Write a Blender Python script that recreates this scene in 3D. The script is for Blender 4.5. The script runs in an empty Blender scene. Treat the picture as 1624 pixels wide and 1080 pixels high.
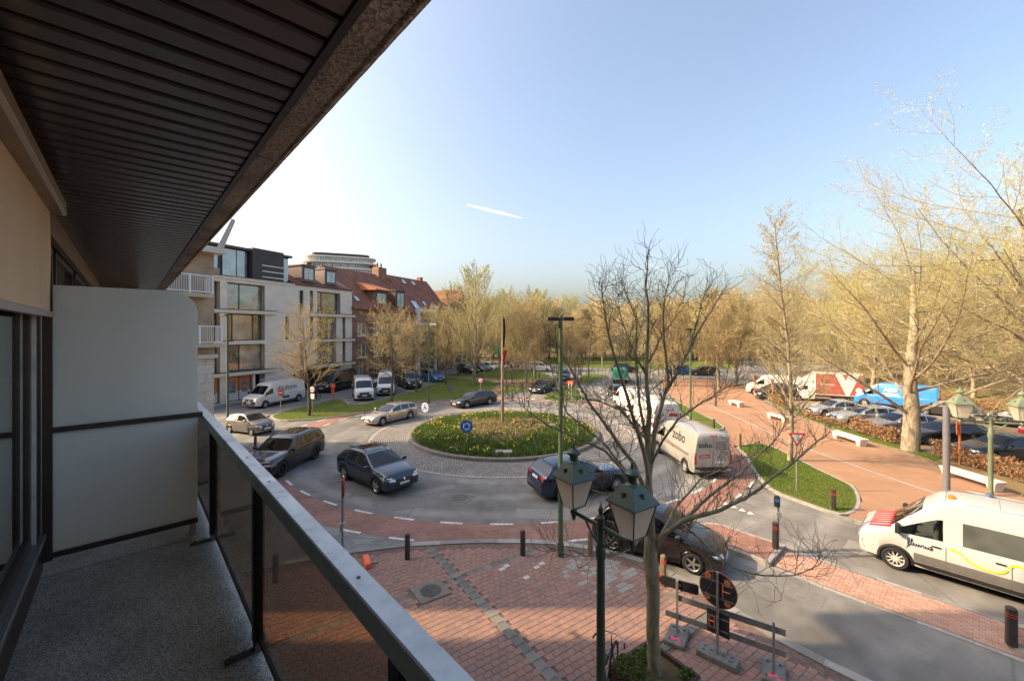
import bpy, bmesh, math, random
import numpy as np
from mathutils import Vector, Matrix
from mathutils.bvhtree import BVHTree

R = math.radians
rnd = random.Random(7)
scene = bpy.context.scene
COL = scene.collection

# ------------------------------------------------------------------ camera, sky, sun, exposure
FPX, HOR, CAMZ = 667.0, 524.0, 7.6            # focal length and horizon in photograph pixels, eye height in metres
cam_d = bpy.data.cameras.new('camera')
cam_d.sensor_width = 36.0
cam_d.lens = 36.0 * FPX / 1624.0
cam_d.shift_y = -(540.0 - HOR) / 1624.0
cam_d.clip_start = 0.05
cam_d.clip_end = 9000
cam = bpy.data.objects.new('camera', cam_d)
cam.location = (0, 0, CAMZ)
cam.rotation_euler = (R(90), 0, 0)
COL.objects.link(cam)
scene.camera = cam

SUN_EL, SUN_AZ = R(33.5), R(269.0)             # azimuth clockwise from +Y: the sun stands to the left
world = bpy.data.worlds.new('World')
scene.world = world
world.use_nodes = True
wn = world.node_tree
sky = wn.nodes.new('ShaderNodeTexSky')
sky.sky_type = 'NISHITA'
sky.sun_disc = False
sky.sun_elevation = SUN_EL
sky.sun_rotation = SUN_AZ
sky.altitude = 0
sky.air_density = 1.0
sky.dust_density = 5.6
sky.ozone_density = 0.0
wn.nodes['Background'].inputs[1].default_value = 0.15
wn.links.new(sky.outputs[0], wn.nodes['Background'].inputs[0])

sun_d = bpy.data.lights.new('sun', 'SUN')
sun_d.energy = 3.35
sun_d.angle = R(0.55)
sun_d.color = (1.0, 0.74, 0.45)
sun = bpy.data.objects.new('sun', sun_d)
sdir = Vector((-math.sin(SUN_AZ) * math.cos(SUN_EL), -math.cos(SUN_AZ) * math.cos(SUN_EL), -math.sin(SUN_EL)))
sun.rotation_euler = sdir.to_track_quat('-Z', 'Y').to_euler()
sun.location = (-60, 0, 60)
COL.objects.link(sun)

scene.view_settings.view_transform = 'Standard'
scene.view_settings.look = 'None'
scene.view_settings.exposure = 1.27
scene.view_settings.gamma = 1.0
scene.view_settings.use_curve_mapping = False
scene.cycles.max_bounces = 7
scene.cycles.transparent_max_bounces = 12
scene.cycles.caustics_reflective = False
scene.cycles.caustics_refractive = False
scene.cycles.use_denoising = True

# ------------------------------------------------------------------ helpers
def gp(px, py, z=0.0):
    """ground point (at height z) that the photograph shows at pixel px, py"""
    Y = FPX * (CAMZ - z) / (py - HOR)
    return Vector(((px - 812.0) / FPX * Y, Y, z))

def at(px, py, Y):
    """point at distance Y that the photograph shows at pixel px, py"""
    return Vector(((px - 812.0) / FPX * Y, Y, CAMZ - (py - HOR) / FPX * Y))

BD = Vector((-0.6737, 0.7390, 0))             # along the balcony
BN = Vector((0.7390, 0.6737, 0))              # outwards from the facade
def bal(t, s, z):
    p = BD * t + BN * s
    return Vector((p.x, p.y, z))

def thing(name, label, cat, loc=(0, 0, 0), rz=0.0, group=None):
    o = bpy.data.objects.new(name, None)
    o.empty_display_size = 0.2
    COL.objects.link(o)
    o.location = loc
    o.rotation_euler = (0, 0, rz)
    o['label'] = label
    o['category'] = cat
    if group:
        o['group'] = group
    return o

def tag(o, label, cat, group=None, kind=None):
    o['label'] = label
    if cat:
        o['category'] = cat
    if group:
        o['group'] = group
    if kind:
        o['kind'] = kind
    return o

def link(name, me, parent=None, loc=None, rz=0.0):
    o = bpy.data.objects.new(name, me)
    COL.objects.link(o)
    if parent is not None:
        o.parent = parent
    if loc is not None:
        o.location = loc
    if rz:
        o.rotation_euler = (0, 0, rz)
    return o

def np_mesh(name, verts, quads=None, tris=None, mats=(), qm=None, tm=None, smooth=False):
    me = bpy.data.meshes.new(name)
    verts = np.asarray(verts, dtype=np.float32).reshape(-1, 3)
    nq = 0 if quads is None else len(quads)
    nt = 0 if tris is None else len(tris)
    me.vertices.add(len(verts))
    me.vertices.foreach_set('co', verts.ravel())
    me.loops.add(nq * 4 + nt * 3)
    me.polygons.add(nq + nt)
    li = []
    if nq: li.append(np.asarray(quads, dtype=np.int32).ravel())
    if nt: li.append(np.asarray(tris, dtype=np.int32).ravel())
    me.loops.foreach_set('vertex_index', np.concatenate(li))
    st = np.concatenate([np.arange(nq) * 4, nq * 4 + np.arange(nt) * 3]).astype(np.int32)
    me.polygons.foreach_set('loop_start', st)
    mi = np.zeros(nq + nt, dtype=np.int32)
    if qm is not None: mi[:nq] = qm
    if tm is not None: mi[nq:] = tm
    me.polygons.foreach_set('material_index', mi)
    if smooth:
        me.polygons.foreach_set('use_smooth', np.ones(nq + nt, dtype=bool))
    for m in mats: me.materials.append(m)
    me.update(calc_edges=True)
    return me

class MB:
    """collects polygons and builds them as one mesh object"""
    def __init__(self, f=None):
        self.v, self.f, self.m, self.fn = [], [], [], f
    def add(self, verts, faces, m=0):
        b = len(self.v)
        for p in verts:
            self.v.append(tuple(self.fn(*p)) if self.fn else tuple(p))
        for q in faces:
            self.f.append([b + i for i in q]); self.m.append(m)
        return self
    def box(self, lo, hi, m=0):
        x0, y0, z0 = lo; x1, y1, z1 = hi
        return self.add([(x0,y0,z0),(x1,y0,z0),(x1,y1,z0),(x0,y1,z0),(x0,y0,z1),(x1,y0,z1),(x1,y1,z1),(x0,y1,z1)],
                        [(0,3,2,1),(4,5,6,7),(0,1,5,4),(1,2,6,5),(2,3,7,6),(3,0,4,7)], m)
    def cbox(self, lo, hi, c=0.01, m=0):
        """box with chamfered vertical and top edges"""
        x0, y0, z0 = lo; x1, y1, z1 = hi
        vs = []
        for (z, e) in ((z0, 0.0), (z1 - c, 0.0), (z1, c)):
            a0, a1, b0, b1 = x0 + e, x1 - e, y0 + e, y1 - e
            vs += [(a0+c,b0,z),(a1-c,b0,z),(a1,b0+c,z),(a1,b1-c,z),(a1-c,b1,z),(a0+c,b1,z),(a0,b1-c,z),(a0,b0+c,z)]
        fs = [tuple(range(7, -1, -1)), tuple(range(16, 24))]
        for r in (0, 8):
            for i in range(8):
                j = (i + 1) % 8
                fs.append((r+i, r+j, r+8+j, r+8+i))
        return self.add(vs, fs, m)
    def prism(self, poly, z0, z1, m=0, bottom=True):
        n = len(poly)
        vs = [(p[0], p[1], z0) for p in poly] + [(p[0], p[1], z1) for p in poly]
        fs = [tuple(range(n, 2 * n))] + ([tuple(range(n - 1, -1, -1))] if bottom else [])
        fs += [(i, (i + 1) % n, n + (i + 1) % n, n + i) for i in range(n)]
        return self.add(vs, fs, m)
    def tube(self, pts, rad, n=8, m=0, cap=True):
        pts = [Vector(p) for p in pts]
        if not hasattr(rad, '__len__'): rad = [rad] * len(pts)
        vs, fs = [], []
        up = Vector((0, 0, 1))
        d0 = (pts[1] - pts[0]).normalized()
        ref = up if abs(d0.z) < 0.95 else Vector((1, 0, 0))
        a = d0.cross(ref).normalized()
        for i, p in enumerate(pts):
            d = (pts[min(i + 1, len(pts) - 1)] - pts[max(i - 1, 0)]).normalized()
            a = (a - d * a.dot(d)).normalized()
            b = d.cross(a)
            for k in range(n):
                th = 2 * math.pi * k / n
                vs.append(p + (a * math.cos(th) + b * math.sin(th)) * rad[i])
        for i in range(len(pts) - 1):
            for k in range(n):
                k2 = (k + 1) % n
                fs.append((i*n+k, i*n+k2, (i+1)*n+k2, (i+1)*n+k))
        if cap:
            fs.append(tuple(range(n - 1, -1, -1)))
            fs.append(tuple(range((len(pts) - 1) * n, len(pts) * n)))
        return self.add(vs, fs, m)
    def lathe(self, prof, n=16, c=(0, 0, 0), m=0, axis='z', ph=0.0, cap=True):
        vs, fs = [], []
        for (r, h) in prof:
            for k in range(n):
                th = 2 * math.pi * k / n + ph
                x, y = r * math.cos(th), r * math.sin(th)
                if axis == 'z': vs.append((c[0]+x, c[1]+y, c[2]+h))
                elif axis == 'y': vs.append((c[0]+x, c[1]+h, c[2]+y))
                else: vs.append((c[0]+h, c[1]+x, c[2]+y))
        for i in range(len(prof) - 1):
            for k in range(n):
                k2 = (k + 1) % n
                fs.append((i*n+k, i*n+k2, (i+1)*n+k2, (i+1)*n+k))
        if cap and prof[0][0] > 1e-5: fs.append(tuple(range(n - 1, -1, -1)))
        if cap and prof[-1][0] > 1e-5: fs.append(tuple(range((len(prof)-1)*n, len(prof)*n)))
        return self.add(vs, fs, m)
    def mesh(self, name, mats, smooth=None, fix=True):
        me = bpy.data.meshes.new(name)
        me.from_pydata(self.v, [], self.f)
        if not isinstance(mats, (list, tuple)): mats = [mats]
        for m in mats: me.materials.append(m)
        if len(mats) > 1:
            me.polygons.foreach_set('material_index', self.m)
        if fix:
            bm = bmesh.new(); bm.from_mesh(me)
            bmesh.ops.remove_doubles(bm, verts=bm.verts, dist=1e-5)
            bmesh.ops.recalc_face_normals(bm, faces=bm.faces)
            bm.to_mesh(me); bm.free()
        if smooth is not None:
            me.polygons.foreach_set('use_smooth', [True] * len(me.polygons))
            me.set_sharp_from_angle(angle=R(smooth))
        me.update()
        return me
    def build(self, name, mats, parent=None, smooth=None, fix=True, loc=None, rz=0.0):
        return link(name, self.mesh(name, mats, smooth, fix), parent, loc, rz)

def structure(name, mb_or_me, mats=None, label=None, smooth=None, parent=None):
    o = mb_or_me.build(name, mats, parent, smooth) if isinstance(mb_or_me, MB) else link(name, mb_or_me, parent)
    if parent is None:
        o['kind'] = 'structure'
    if label: o['label'] = label
    return o

def inside(p, poly):
    x, y = p[0], p[1]
    c = False
    j = len(poly) - 1
    for i in range(len(poly)):
        xi, yi = poly[i][0], poly[i][1]; xj, yj = poly[j][0], poly[j][1]
        if (yi > y) != (yj > y) and x < (xj - xi) * (y - yi) / (yj - yi) + xi:
            c = not c
        j = i
    return c

def edge_dist(p, poly):
    best = 1e9
    P = Vector((p[0], p[1]))
    for i in range(len(poly)):
        a = Vector(poly[i][:2]); b = Vector(poly[(i + 1) % len(poly)][:2])
        ab = b - a
        t = max(0, min(1, (P - a).dot(ab) / max(ab.length_squared, 1e-9)))
        best = min(best, (P - a - ab * t).length)
    return best

def offset_poly(poly, d):
    """shift a polygon's outline outwards by d (counter-clockwise or clockwise alike)"""
    n = len(poly)
    area = sum(poly[i][0] * poly[(i+1) % n][1] - poly[(i+1) % n][0] * poly[i][1] for i in range(n))
    s = 1 if area > 0 else -1
    out = []
    for i in range(n):
        a = Vector(poly[i-1][:2]); b = Vector(poly[i][:2]); c = Vector(poly[(i+1) % n][:2])
        d1 = (b - a).normalized(); d2 = (c - b).normalized()
        n1 = Vector((d1.y, -d1.x)) * s; n2 = Vector((d2.y, -d2.x)) * s
        m = (n1 + n2)
        if m.length < 0.2: m = n1
        m = m.normalized()
        k = d / max(0.5, m.dot(n1))
        out.append((b.x + m.x * k, b.y + m.y * k))
    return out

def smooth_poly(poly, it=2):
    """round the corners of a closed outline"""
    for _ in range(it):
        q = []
        n = len(poly)
        for i in range(n):
            a = Vector(poly[i][:2]); b = Vector(poly[(i+1) % n][:2])
            q += [tuple(a * 0.75 + b * 0.25), tuple(a * 0.25 + b * 0.75)]
        poly = q
    return poly

# ------------------------------------------------------------------ materials
class N:
    def __init__(self, name):
        self.m = bpy.data.materials.new(name)
        self.m.use_nodes = True
        self.t = self.m.node_tree
        self.b = self.t.nodes['Principled BSDF']
        self.out = self.t.nodes['Material Output']
    def n(self, typ, **kw):
        o = self.t.nodes.new(typ)
        for k, v in kw.items():
            if isinstance(v, (int, float, tuple)) and k in o.inputs: o.inputs[k].default_value = v
            else: setattr(o, k, v)
        return o
    def l(self, a, b): self.t.links.new(a, b)
    def coord(self, space='Object', scale=(1, 1, 1), rot=0.0):
        if space == 'World':
            c = self.n('ShaderNodeNewGeometry').outputs['Position']
        else:
            c = self.n('ShaderNodeTexCoord').outputs[space]
        mp = self.n('ShaderNodeMapping')
        mp.inputs['Scale'].default_value = scale
        mp.inputs['Rotation'].default_value = (0, 0, rot)
        self.l(c, mp.inputs[0])
        return mp.outputs[0]
    def noise(self, vec, scale, detail=4, rough=0.55):
        t = self.n('ShaderNodeTexNoise')
        t.inputs['Scale'].default_value = scale
        t.inputs['Detail'].default_value = detail
        t.inputs['Roughness'].default_value = rough
        if vec is not None: self.l(vec, t.inputs['Vector'])
        return t.outputs[0]
    def ramp(self, fac, stops):
        r = self.n('ShaderNodeValToRGB')
        els = r.color_ramp.elements
        while len(els) < len(stops): els.new(0.5)
        for e, (p, c) in zip(els, stops):
            e.position = p
            e.color = (c[0], c[1], c[2], 1) if len(c) == 3 else c
        self.l(fac, r.inputs[0])
        return r.outputs[0]
    def mix(self, fac, a, b, mode='MIX'):
        x = self.n('ShaderNodeMix')
        x.data_type = 'RGBA'; x.blend_type = mode
        for k, v in ((0, fac), (6, a), (7, b)):
            if hasattr(v, 'links') or hasattr(v, 'is_linked'): self.l(v, x.inputs[k])
            elif k == 0: x.inputs[0].default_value = v
            else: x.inputs[k].default_value = (v[0], v[1], v[2], 1)
        return x.outputs[2]
    def bump(self, h, strength=0.3, dist=0.01):
        b = self.n('ShaderNodeBump')
        b.inputs['Strength'].default_value = strength
        b.inputs['Distance'].default_value = dist
        self.l(h, b.inputs['Height'])
        self.l(b.outputs[0], self.b.inputs['Normal'])
    def base(self, c, rough=0.6, metal=0.0, coat=0.0, spec=0.5):
        if hasattr(c, 'is_linked'): self.l(c, self.b.inputs['Base Color'])
        else: self.b.inputs['Base Color'].default_value = (c[0], c[1], c[2], 1)
        self.b.inputs['Roughness'].default_value = rough
        self.b.inputs['Metallic'].default_value = metal
        self.b.inputs['Coat Weight'].default_value = coat
        self.b.inputs['Coat Roughness'].default_value = 0.04
        self.b.inputs['Specular IOR Level'].default_value = spec
        return self

MATS = {}
def plain(name, c, rough=0.6, metal=0.0, coat=0.0, var=0.12, scale=6.0, bump=0.0, spec=0.5):
    """one colour with slight mottling"""
    if name in MATS: return MATS[name]
    q = N(name)
    v = q.coord('Object')
    f = q.noise(v, scale, 5)
    lo = tuple(x * (1 - var) for x in c); hi = tuple(min(1, x * (1 + var)) for x in c)
    q.base(q.ramp(f, [(0.3, lo), (0.7, hi)]), rough, metal, coat, spec)
    if bump: q.bump(q.noise(v, scale * 12, 3), bump, 0.004)
    MATS[name] = q.m
    return q.m

def paint(name, c, metal=0.35, rough=0.28):
    k = 'paint_' + name
    if k in MATS: return MATS[k]
    q = N(k)
    v = q.coord('Object')
    d = q.noise(v, 1.7, 4)
    dust = q.ramp(d, [(0.35, (0, 0, 0)), (0.8, (0.22, 0.22, 0.22))])
    q.base(q.mix(dust, c, tuple(0.8 * x + 0.035 for x in c)), rough, metal, 0.9)
    q.l(q.ramp(d, [(0.3, (rough - .06,) * 3), (0.75, (rough + .1,) * 3)]), q.b.inputs['Roughness'])
    MATS[k] = q.m
    return q.m

def glass_mat(name, tint, refl=1.0, rough=0.02):
    q = N(name)
    tr = q.n('ShaderNodeBsdfTransparent'); tr.inputs[0].default_value = (*tint, 1)
    gl = q.n('ShaderNodeBsdfGlossy'); gl.inputs['Roughness'].default_value = rough
    gl.inputs[0].default_value = (refl, refl, refl, 1)
    lw = q.n('ShaderNodeLayerWeight'); lw.inputs[0].default_value = .5
    pw = q.n('ShaderNodeMath', operation='POWER'); q.l(lw.outputs['Facing'], pw.inputs[0]); pw.inputs[1].default_value = 5.0
    ma = q.n('ShaderNodeMath', operation='MULTIPLY_ADD'); q.l(pw.outputs[0], ma.inputs[0]); ma.inputs[1].default_value = .91; ma.inputs[2].default_value = .085
    mx = q.n('ShaderNodeMixShader')
    q.l(ma.outputs[0], mx.inputs[0]); q.l(tr.outputs[0], mx.inputs[1]); q.l(gl.outputs[0], mx.inputs[2])
    q.l(mx.outputs[0], q.out.inputs[0])
    MATS[name] = q.m
    return q.m

def window_mat(name, c, rough=0.03, metal=0.0):
    """window pane seen by daylight: dark room behind, mirror-like front"""
    q = N(name)
    v = q.coord('Object')
    q.base(q.ramp(q.noise(v, 0.9, 2), [(0.35, tuple(x * 0.6 for x in c)), (0.7, tuple(x * 1.3 for x in c))]), rough, metal, 0.0, 1.0)
    q.b.inputs['IOR'].default_value = 1.9
    MATS[name] = q.m
    return q.m

def brick_mat(name, c1, c2, mortar, bw, bh, space='Object', rough=0.85, vec=None, ms=0.012, bump=0.4, noise_amt=0.35):
    q = N(name)
    v = vec(q) if vec else q.coord(space)
    b = q.n('ShaderNodeTexBrick')
    b.inputs['Color1'].default_value = (*c1, 1); b.inputs['Color2'].default_value = (*c2, 1)
    b.inputs['Mortar'].default_value = (*mortar, 1)
    b.inputs['Scale'].default_value = 1.0
    b.inputs['Mortar Size'].default_value = ms
    b.inputs['Brick Width'].default_value = bw; b.inputs['Row Height'].default_value = bh
    b.inputs['Bias'].default_value = 0.0
    q.l(v, b.inputs['Vector'])
    f = q.noise(v, 0.8, 5)
    dirt = q.ramp(f, [(0.3, (1 - noise_amt,) * 3), (0.7, (1 + noise_amt * .25,) * 3)])
    q.base(q.mix(1.0, b.outputs[0], dirt, 'MULTIPLY'), rough)
    q.bump(b.outputs[1], -bump, 0.01)
    MATS[name] = q.m
    return q.m

def facade_vec(dirv):
    """texture coordinates that run along a facade and up it"""
    def f(q):
        g = q.n('ShaderNodeNewGeometry').outputs['Position']
        d = q.n('ShaderNodeVectorMath', operation='DOT_PRODUCT')
        q.l(g, d.inputs[0]); d.inputs[1].default_value = dirv
        s = q.n('ShaderNodeSeparateXYZ'); q.l(g, s.inputs[0])
        c = q.n('ShaderNodeCombineXYZ')
        q.l(d.outputs['Value'], c.inputs[0]); q.l(s.outputs[2], c.inputs[1])
        return c.outputs[0]
    return f

def polar_vec(cx, cy, k):
    """coordinates (k * angle, radius) round a centre"""
    def f(q):
        g = q.n('ShaderNodeNewGeometry').outputs['Position']
        s = q.n('ShaderNodeSeparateXYZ'); q.l(g, s.inputs[0])
        def op(o, a, b=None):
            m = q.n('ShaderNodeMath', operation=o)
            for i, x in enumerate((a, b)):
                if x is None: continue
                if isinstance(x, (int, float)): m.inputs[i].default_value = x
                else: q.l(x, m.inputs[i])
            return m.outputs[0]
        x = op('SUBTRACT', s.outputs[0], cx); y = op('SUBTRACT', s.outputs[1], cy)
        r = op('SQRT', op('ADD', op('MULTIPLY', x, x), op('MULTIPLY', y, y)))
        a = op('MULTIPLY', op('ARCTAN2', y, x), k)
        c = q.n('ShaderNodeCombineXYZ'); q.l(a, c.inputs[0]); q.l(r, c.inputs[1])
        return c.outputs[0]
    return f

RC = (-0.6, 31.1)                              # centre of the roundabout

def asphalt(name, c):
    q = N(name)
    v = q.coord('World')
    big = q.noise(v, 0.16, 5, 0.6)
    mid = q.noise(v, 1.3, 6, 0.65)
    fine = q.noise(v, 70, 2)
    col = q.ramp(big, [(0.32, tuple(x * 0.66 for x in c)), (0.5, c), (0.68, tuple(x * 1.2 for x in c))])
    col = q.mix(1.0, col, q.ramp(mid, [(0.3, (0.74,) * 3), (0.72, (1.14,) * 3)]), 'MULTIPLY')
    col = q.mix(1.0, col, q.ramp(fine, [(0.3, (0.72,) * 3), (0.7, (1.25,) * 3)]), 'MULTIPLY')
    # polished wheel tracks round the island and a few long cracks
    pv = polar_vec(RC[0], RC[1], 1.0)(q)
    s = q.n('ShaderNodeSeparateXYZ'); q.l(pv, s.inputs[0])
    w = q.n('ShaderNodeMath', operation='SINE')
    ml = q.n('ShaderNodeMath', operation='MULTIPLY'); q.l(s.outputs[1], ml.inputs[0]); ml.inputs[1].default_value = 3.3
    q.l(ml.outputs[0], w.inputs[0])
    col = q.mix(1.0, col, q.ramp(w.outputs[0], [(0.0, (0.84,) * 3), (0.9, (1.10,) * 3)]), 'MULTIPLY')
    vo = q.n('ShaderNodeTexVoronoi', feature='DISTANCE_TO_EDGE'); vo.inputs['Scale'].default_value = 0.16
    wv = q.mix(0.5, v, q.noise(v, 0.35, 5))
    q.l(wv, vo.inputs['Vector'])
    col = q.mix(q.ramp(vo.outputs[0], [(0.0, (0.4,) * 3), (0.003, (0, 0, 0))]), col, (0.05, 0.05, 0.05))
    q.base(col, 0.82, spec=0.35)
    q.bump(fine, 0.35, 0.006)
    MATS[name] = q.m
    return q.m

def grass_mat(name, g1, g2, dry):
    q = N(name)
    v = q.coord('World')
    a = q.noise(v, 0.5, 5, 0.6); b = q.noise(v, 9, 5, 0.7); c = q.noise(v, 60, 3, 0.7)
    col = q.ramp(b, [(0.25, g1), (0.7, g2)])
    col = q.mix(q.ramp(a, [(0.48, (0, 0, 0)), (0.75, (0.75,) * 3)]), col, dry)
    col = q.mix(1.0, col, q.ramp(c, [(0.25, (0.5,) * 3), (0.75, (1.35,) * 3)]), 'MULTIPLY')
    q.base(col, 0.9, spec=0.2)
    q.bump(c, 0.9, 0.03)
    MATS[name] = q.m
    return q.m

def speckle(name, stops, scale=120, rough=0.75, bump=0.4, stain=0.3):
    """stone chippings set in mortar"""
    q = N(name)
    v = q.coord('World')
    vo = q.n('ShaderNodeTexVoronoi'); vo.inputs['Scale'].default_value = scale
    q.l(v, vo.inputs['Vector'])
    s = q.n('ShaderNodeSeparateXYZ'); q.l(vo.outputs['Color'], s.inputs[0])
    col = q.ramp(s.outputs[0], stops)
    st = q.noise(v, 2.2, 5, 0.6)
    col = q.mix(1.0, col, q.ramp(st, [(0.3, (1 - stain,) * 3), (0.7, (1.1,) * 3)]), 'MULTIPLY')
    q.base(col, rough)
    q.bump(vo.outputs['Distance'], bump, 0.005)
    MATS[name] = q.m
    return q.m

def leafy(name, stops, rough=0.7, sub=0.0, vary=False):
    """leaf or bark colour that changes from piece to piece"""
    q = N(name)
    g = q.n('ShaderNodeNewGeometry')
    col = q.ramp(g.outputs['Random Per Island'], stops)
    if vary:
        nz = q.noise(q.coord('World', (1, 1, .45)), .16, 3)
        col = q.mix(1.0, col, q.ramp(nz, [(.34, (.62, .60, .55)), (.5, (1, 1, 1)), (.66, (1.12, 1.18, 1.02))]), 'MULTIPLY')
    q.base(col, rough, spec=0.25)
    if sub:
        tr = q.n('ShaderNodeBsdfTranslucent'); q.l(col, tr.inputs[0])
        mx = q.n('ShaderNodeMixShader'); mx.inputs[0].default_value = sub
        q.l(q.b.outputs[0], mx.inputs[1]); q.l(tr.outputs[0], mx.inputs[2]); q.l(mx.outputs[0], q.out.inputs[0])
    MATS[name] = q.m
    return q.m

def bark(name, c1, c2, scale=3.0):
    q = N(name)
    v = q.coord('Object', (1, 1, 0.35))
    f = q.noise(v, scale * 2.5, 6, 0.7)
    q.base(q.ramp(f, [(0.32, c1), (0.66, c2)]), 0.9, spec=0.2)
    q.bump(f, 0.6, 0.02)
    MATS[name] = q.m
    return q.m

M_ASPH = asphalt('asphalt', (0.215, 0.207, 0.192))
M_GRASS = grass_mat('lawn', (0.055, 0.085, 0.014), (0.125, 0.17, 0.028), (0.19, 0.16, 0.06))
M_EARTH = grass_mat('park_earth', (0.14, 0.10, 0.045), (0.24, 0.17, 0.075), (0.11, 0.14, 0.035))
M_KERB = plain('kerb_concrete', (0.29, 0.272, 0.245), 0.85, var=0.2, scale=3, bump=0.3)
q = N('road_paint'); v = q.coord('World')
q.base(q.mix(q.ramp(q.noise(v, 6, 6, .7), [(.42, (0, 0, 0)), (.62, (.75,) * 3)]), (.70, .70, .67), (.27, .26, .24)), .75); M_WHITE = q.m
M_BLACKP = plain('black_plastic', (0.018, 0.018, 0.019), 0.5, var=0.2)
M_RUBBER = plain('tyre_rubber', (0.016, 0.016, 0.017), 0.85, var=0.2)
M_ALLOY = plain('alloy', (0.55, 0.55, 0.56), 0.32, 0.85, var=0.08)
M_ALLOYD = plain('dark_alloy', (0.02, 0.02, 0.022), 0.35, 0.6, var=0.1)
M_STEELW = plain('steel_wheel_cover', (0.42, 0.42, 0.42), 0.45, 0.3, var=0.08)
M_CARGLASS = glass_mat('car_glass', (0.42, 0.47, 0.46))
M_CARDARK = glass_mat('tinted_car_glass', (0.17, 0.185, 0.19))
M_SEAT = plain('seat_fabric', (0.09, 0.088, 0.085), 0.9)
M_SEATL = plain('pale_seat_fabric', (0.35, 0.33, 0.30), 0.9)
M_HLAMP = plain('headlamp', (0.62, 0.64, 0.66), 0.08, 0.35, 1.0, var=0.25, scale=22)
M_TLAMP = plain('rear_lamp', (0.42, 0.012, 0.010), 0.12, 0.0, 1.0, var=0.25, scale=18)
M_PLATE = plain('number_plate', (0.66, 0.64, 0.62), 0.5, var=0.05)
M_PLATERED = plain('plate_lettering', (0.34, 0.03, 0.03), 0.5)
M_CHROME = plain('chrome', (0.7, 0.7, 0.7), 0.12, 1.0, var=0.05)
M_ORANGE = plain('orange_plastic', (0.75, 0.16, 0.025), 0.5)
M_GREENP = plain('green_post_paint', (0.028, 0.062, 0.035), 0.42, 0.0, 0.3, var=0.25, scale=5)
M_GALV = plain('galvanised_steel', (0.38, 0.38, 0.37), 0.5, 0.6, var=0.15)
M_GREYP = plain('grey_post_paint', (0.15, 0.15, 0.16), 0.5, 0.1)
M_RED = plain('sign_red', (0.55, 0.025, 0.02), 0.4)
M_SIGNW = plain('sign_white', (0.78, 0.78, 0.76), 0.4, var=0.05)
M_BLUE = plain('sign_blue', (0.015, 0.13, 0.42), 0.4, var=0.05)
# ------------------------------------------------------------------ the ground, roads and islands
ground = structure('ground', MB().add([(-4000, -800, -0.06), (4000, -800, -0.06), (4000, 6000, -0.06), (-4000, 6000, -0.06)], [(0, 1, 2, 3)]), M_EARTH)
road = structure('road', MB().add([(-75, -30, 0), (34, -30, 0), (34, 20, 0), (26, 40, 0), (44, 70, 0), (70, 90, 0), (60, 104, 0), (-75, 104, 0)], [(0, 1, 2, 3, 4, 5, 6, 7)]), M_ASPH)

def ring(cx, cy, r0, r1, z, n=160):
    mb = MB()
    vs = []
    for k in range(n):
        a = 2 * math.pi * k / n
        vs += [(cx + r0 * math.cos(a), cy + r0 * math.sin(a), z), (cx + r1 * math.cos(a), cy + r1 * math.sin(a), z)]
    mb.add(vs, [(2*k, 2*k+1, (2*k+3) % (2*n), (2*k+2) % (2*n)) for k in range(n)])
    return mb

M_REDB = brick_mat('red_cycle_brick', (0.26, 0.13, 0.10), (0.34, 0.18, 0.14), (0.15, 0.105, 0.09), 0.22, 0.11, vec=polar_vec(RC[0], RC[1], 15.4), ms=0.008, noise_amt=0.3)
M_COBB = brick_mat('grey_cobbles', (0.22, 0.20, 0.18), (0.34, 0.315, 0.285), (0.075, 0.068, 0.06), 0.19, 0.15, vec=polar_vec(RC[0], RC[1], 8.2), ms=0.022, bump=1.0, noise_amt=0.25)
M_GREYPAV = brick_mat('grey_pavers', (0.20, 0.20, 0.195), (0.27, 0.27, 0.26), (0.11, 0.11, 0.105), 0.22, 0.11, 'World', ms=0.008)

structure('cycle_lane', ring(RC[0], RC[1], 14.62, 16.12, 0.004), M_REDB)
structure('cobbled_apron', ring(RC[0], RC[1], 6.9, 9.35, 0.03), M_COBB)
kr = MB()
n = 96
vs = []
for k in range(n):
    a = 2 * math.pi * k / n
    for (r, z) in ((9.30, 0.0), (9.31, 0.035), (9.52, 0.03), (9.54, 0.0)):
        vs.append((RC[0] + r * math.cos(a), RC[1] + r * math.sin(a), z))
kr.add(vs, [(4*k+i, 4*((k+1) % n)+i, 4*((k+1) % n)+i+1, 4*k+i+1) for k in range(n) for i in range(3)])
structure('apron_kerb', kr, M_KERB)

# broken white lines on both sides of the cycle lane
def dash_arc(r, a0, a1, w):
    m = MB(); k = 6
    vs = []
    for i in range(k + 1):
        a = a0 + (a1 - a0) * i / k
        vs += [(RC[0] + (r - w/2) * math.cos(a), RC[1] + (r - w/2) * math.sin(a), 0.009), (RC[0] + (r + w/2) * math.cos(a), RC[1] + (r + w/2) * math.sin(a), 0.009)]
    m.add(vs, [(2*i, 2*i+1, 2*i+3, 2*i+2) for i in range(k)])
    return m
for r, ph in ((14.6, 0.0), (16.14, 0.045)):
    nd = 46
    for k in range(nd):
        a = 2 * math.pi * (k + 0.37) / nd + ph
        dash_arc(r, a, a + 0.062, 0.13).build('lane_dash', M_WHITE, road)
for k in range(7):                              # lane marks on the exit road beyond the island
    p = gp(962 - 2.2 * k, 646 - 7.4 * k)
    q = p + Vector((0.1, 1.5, 0))
    MB().box((p.x - .06, p.y, .003), (p.x + .06, q.y, .008)).build('lane_dash', M_WHITE, road)
for k in range(6):                              # teeth of a give-way line on the far arm
    p = gp(828 + 9 * k, 634 - 0.3 * k)
    MB().add([(p.x - .3, p.y, .006), (p.x + .3, p.y, .006), (p.x, p.y + .7, .006)], [(0, 1, 2)]).build('yield_tooth', M_WHITE, road)
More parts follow.
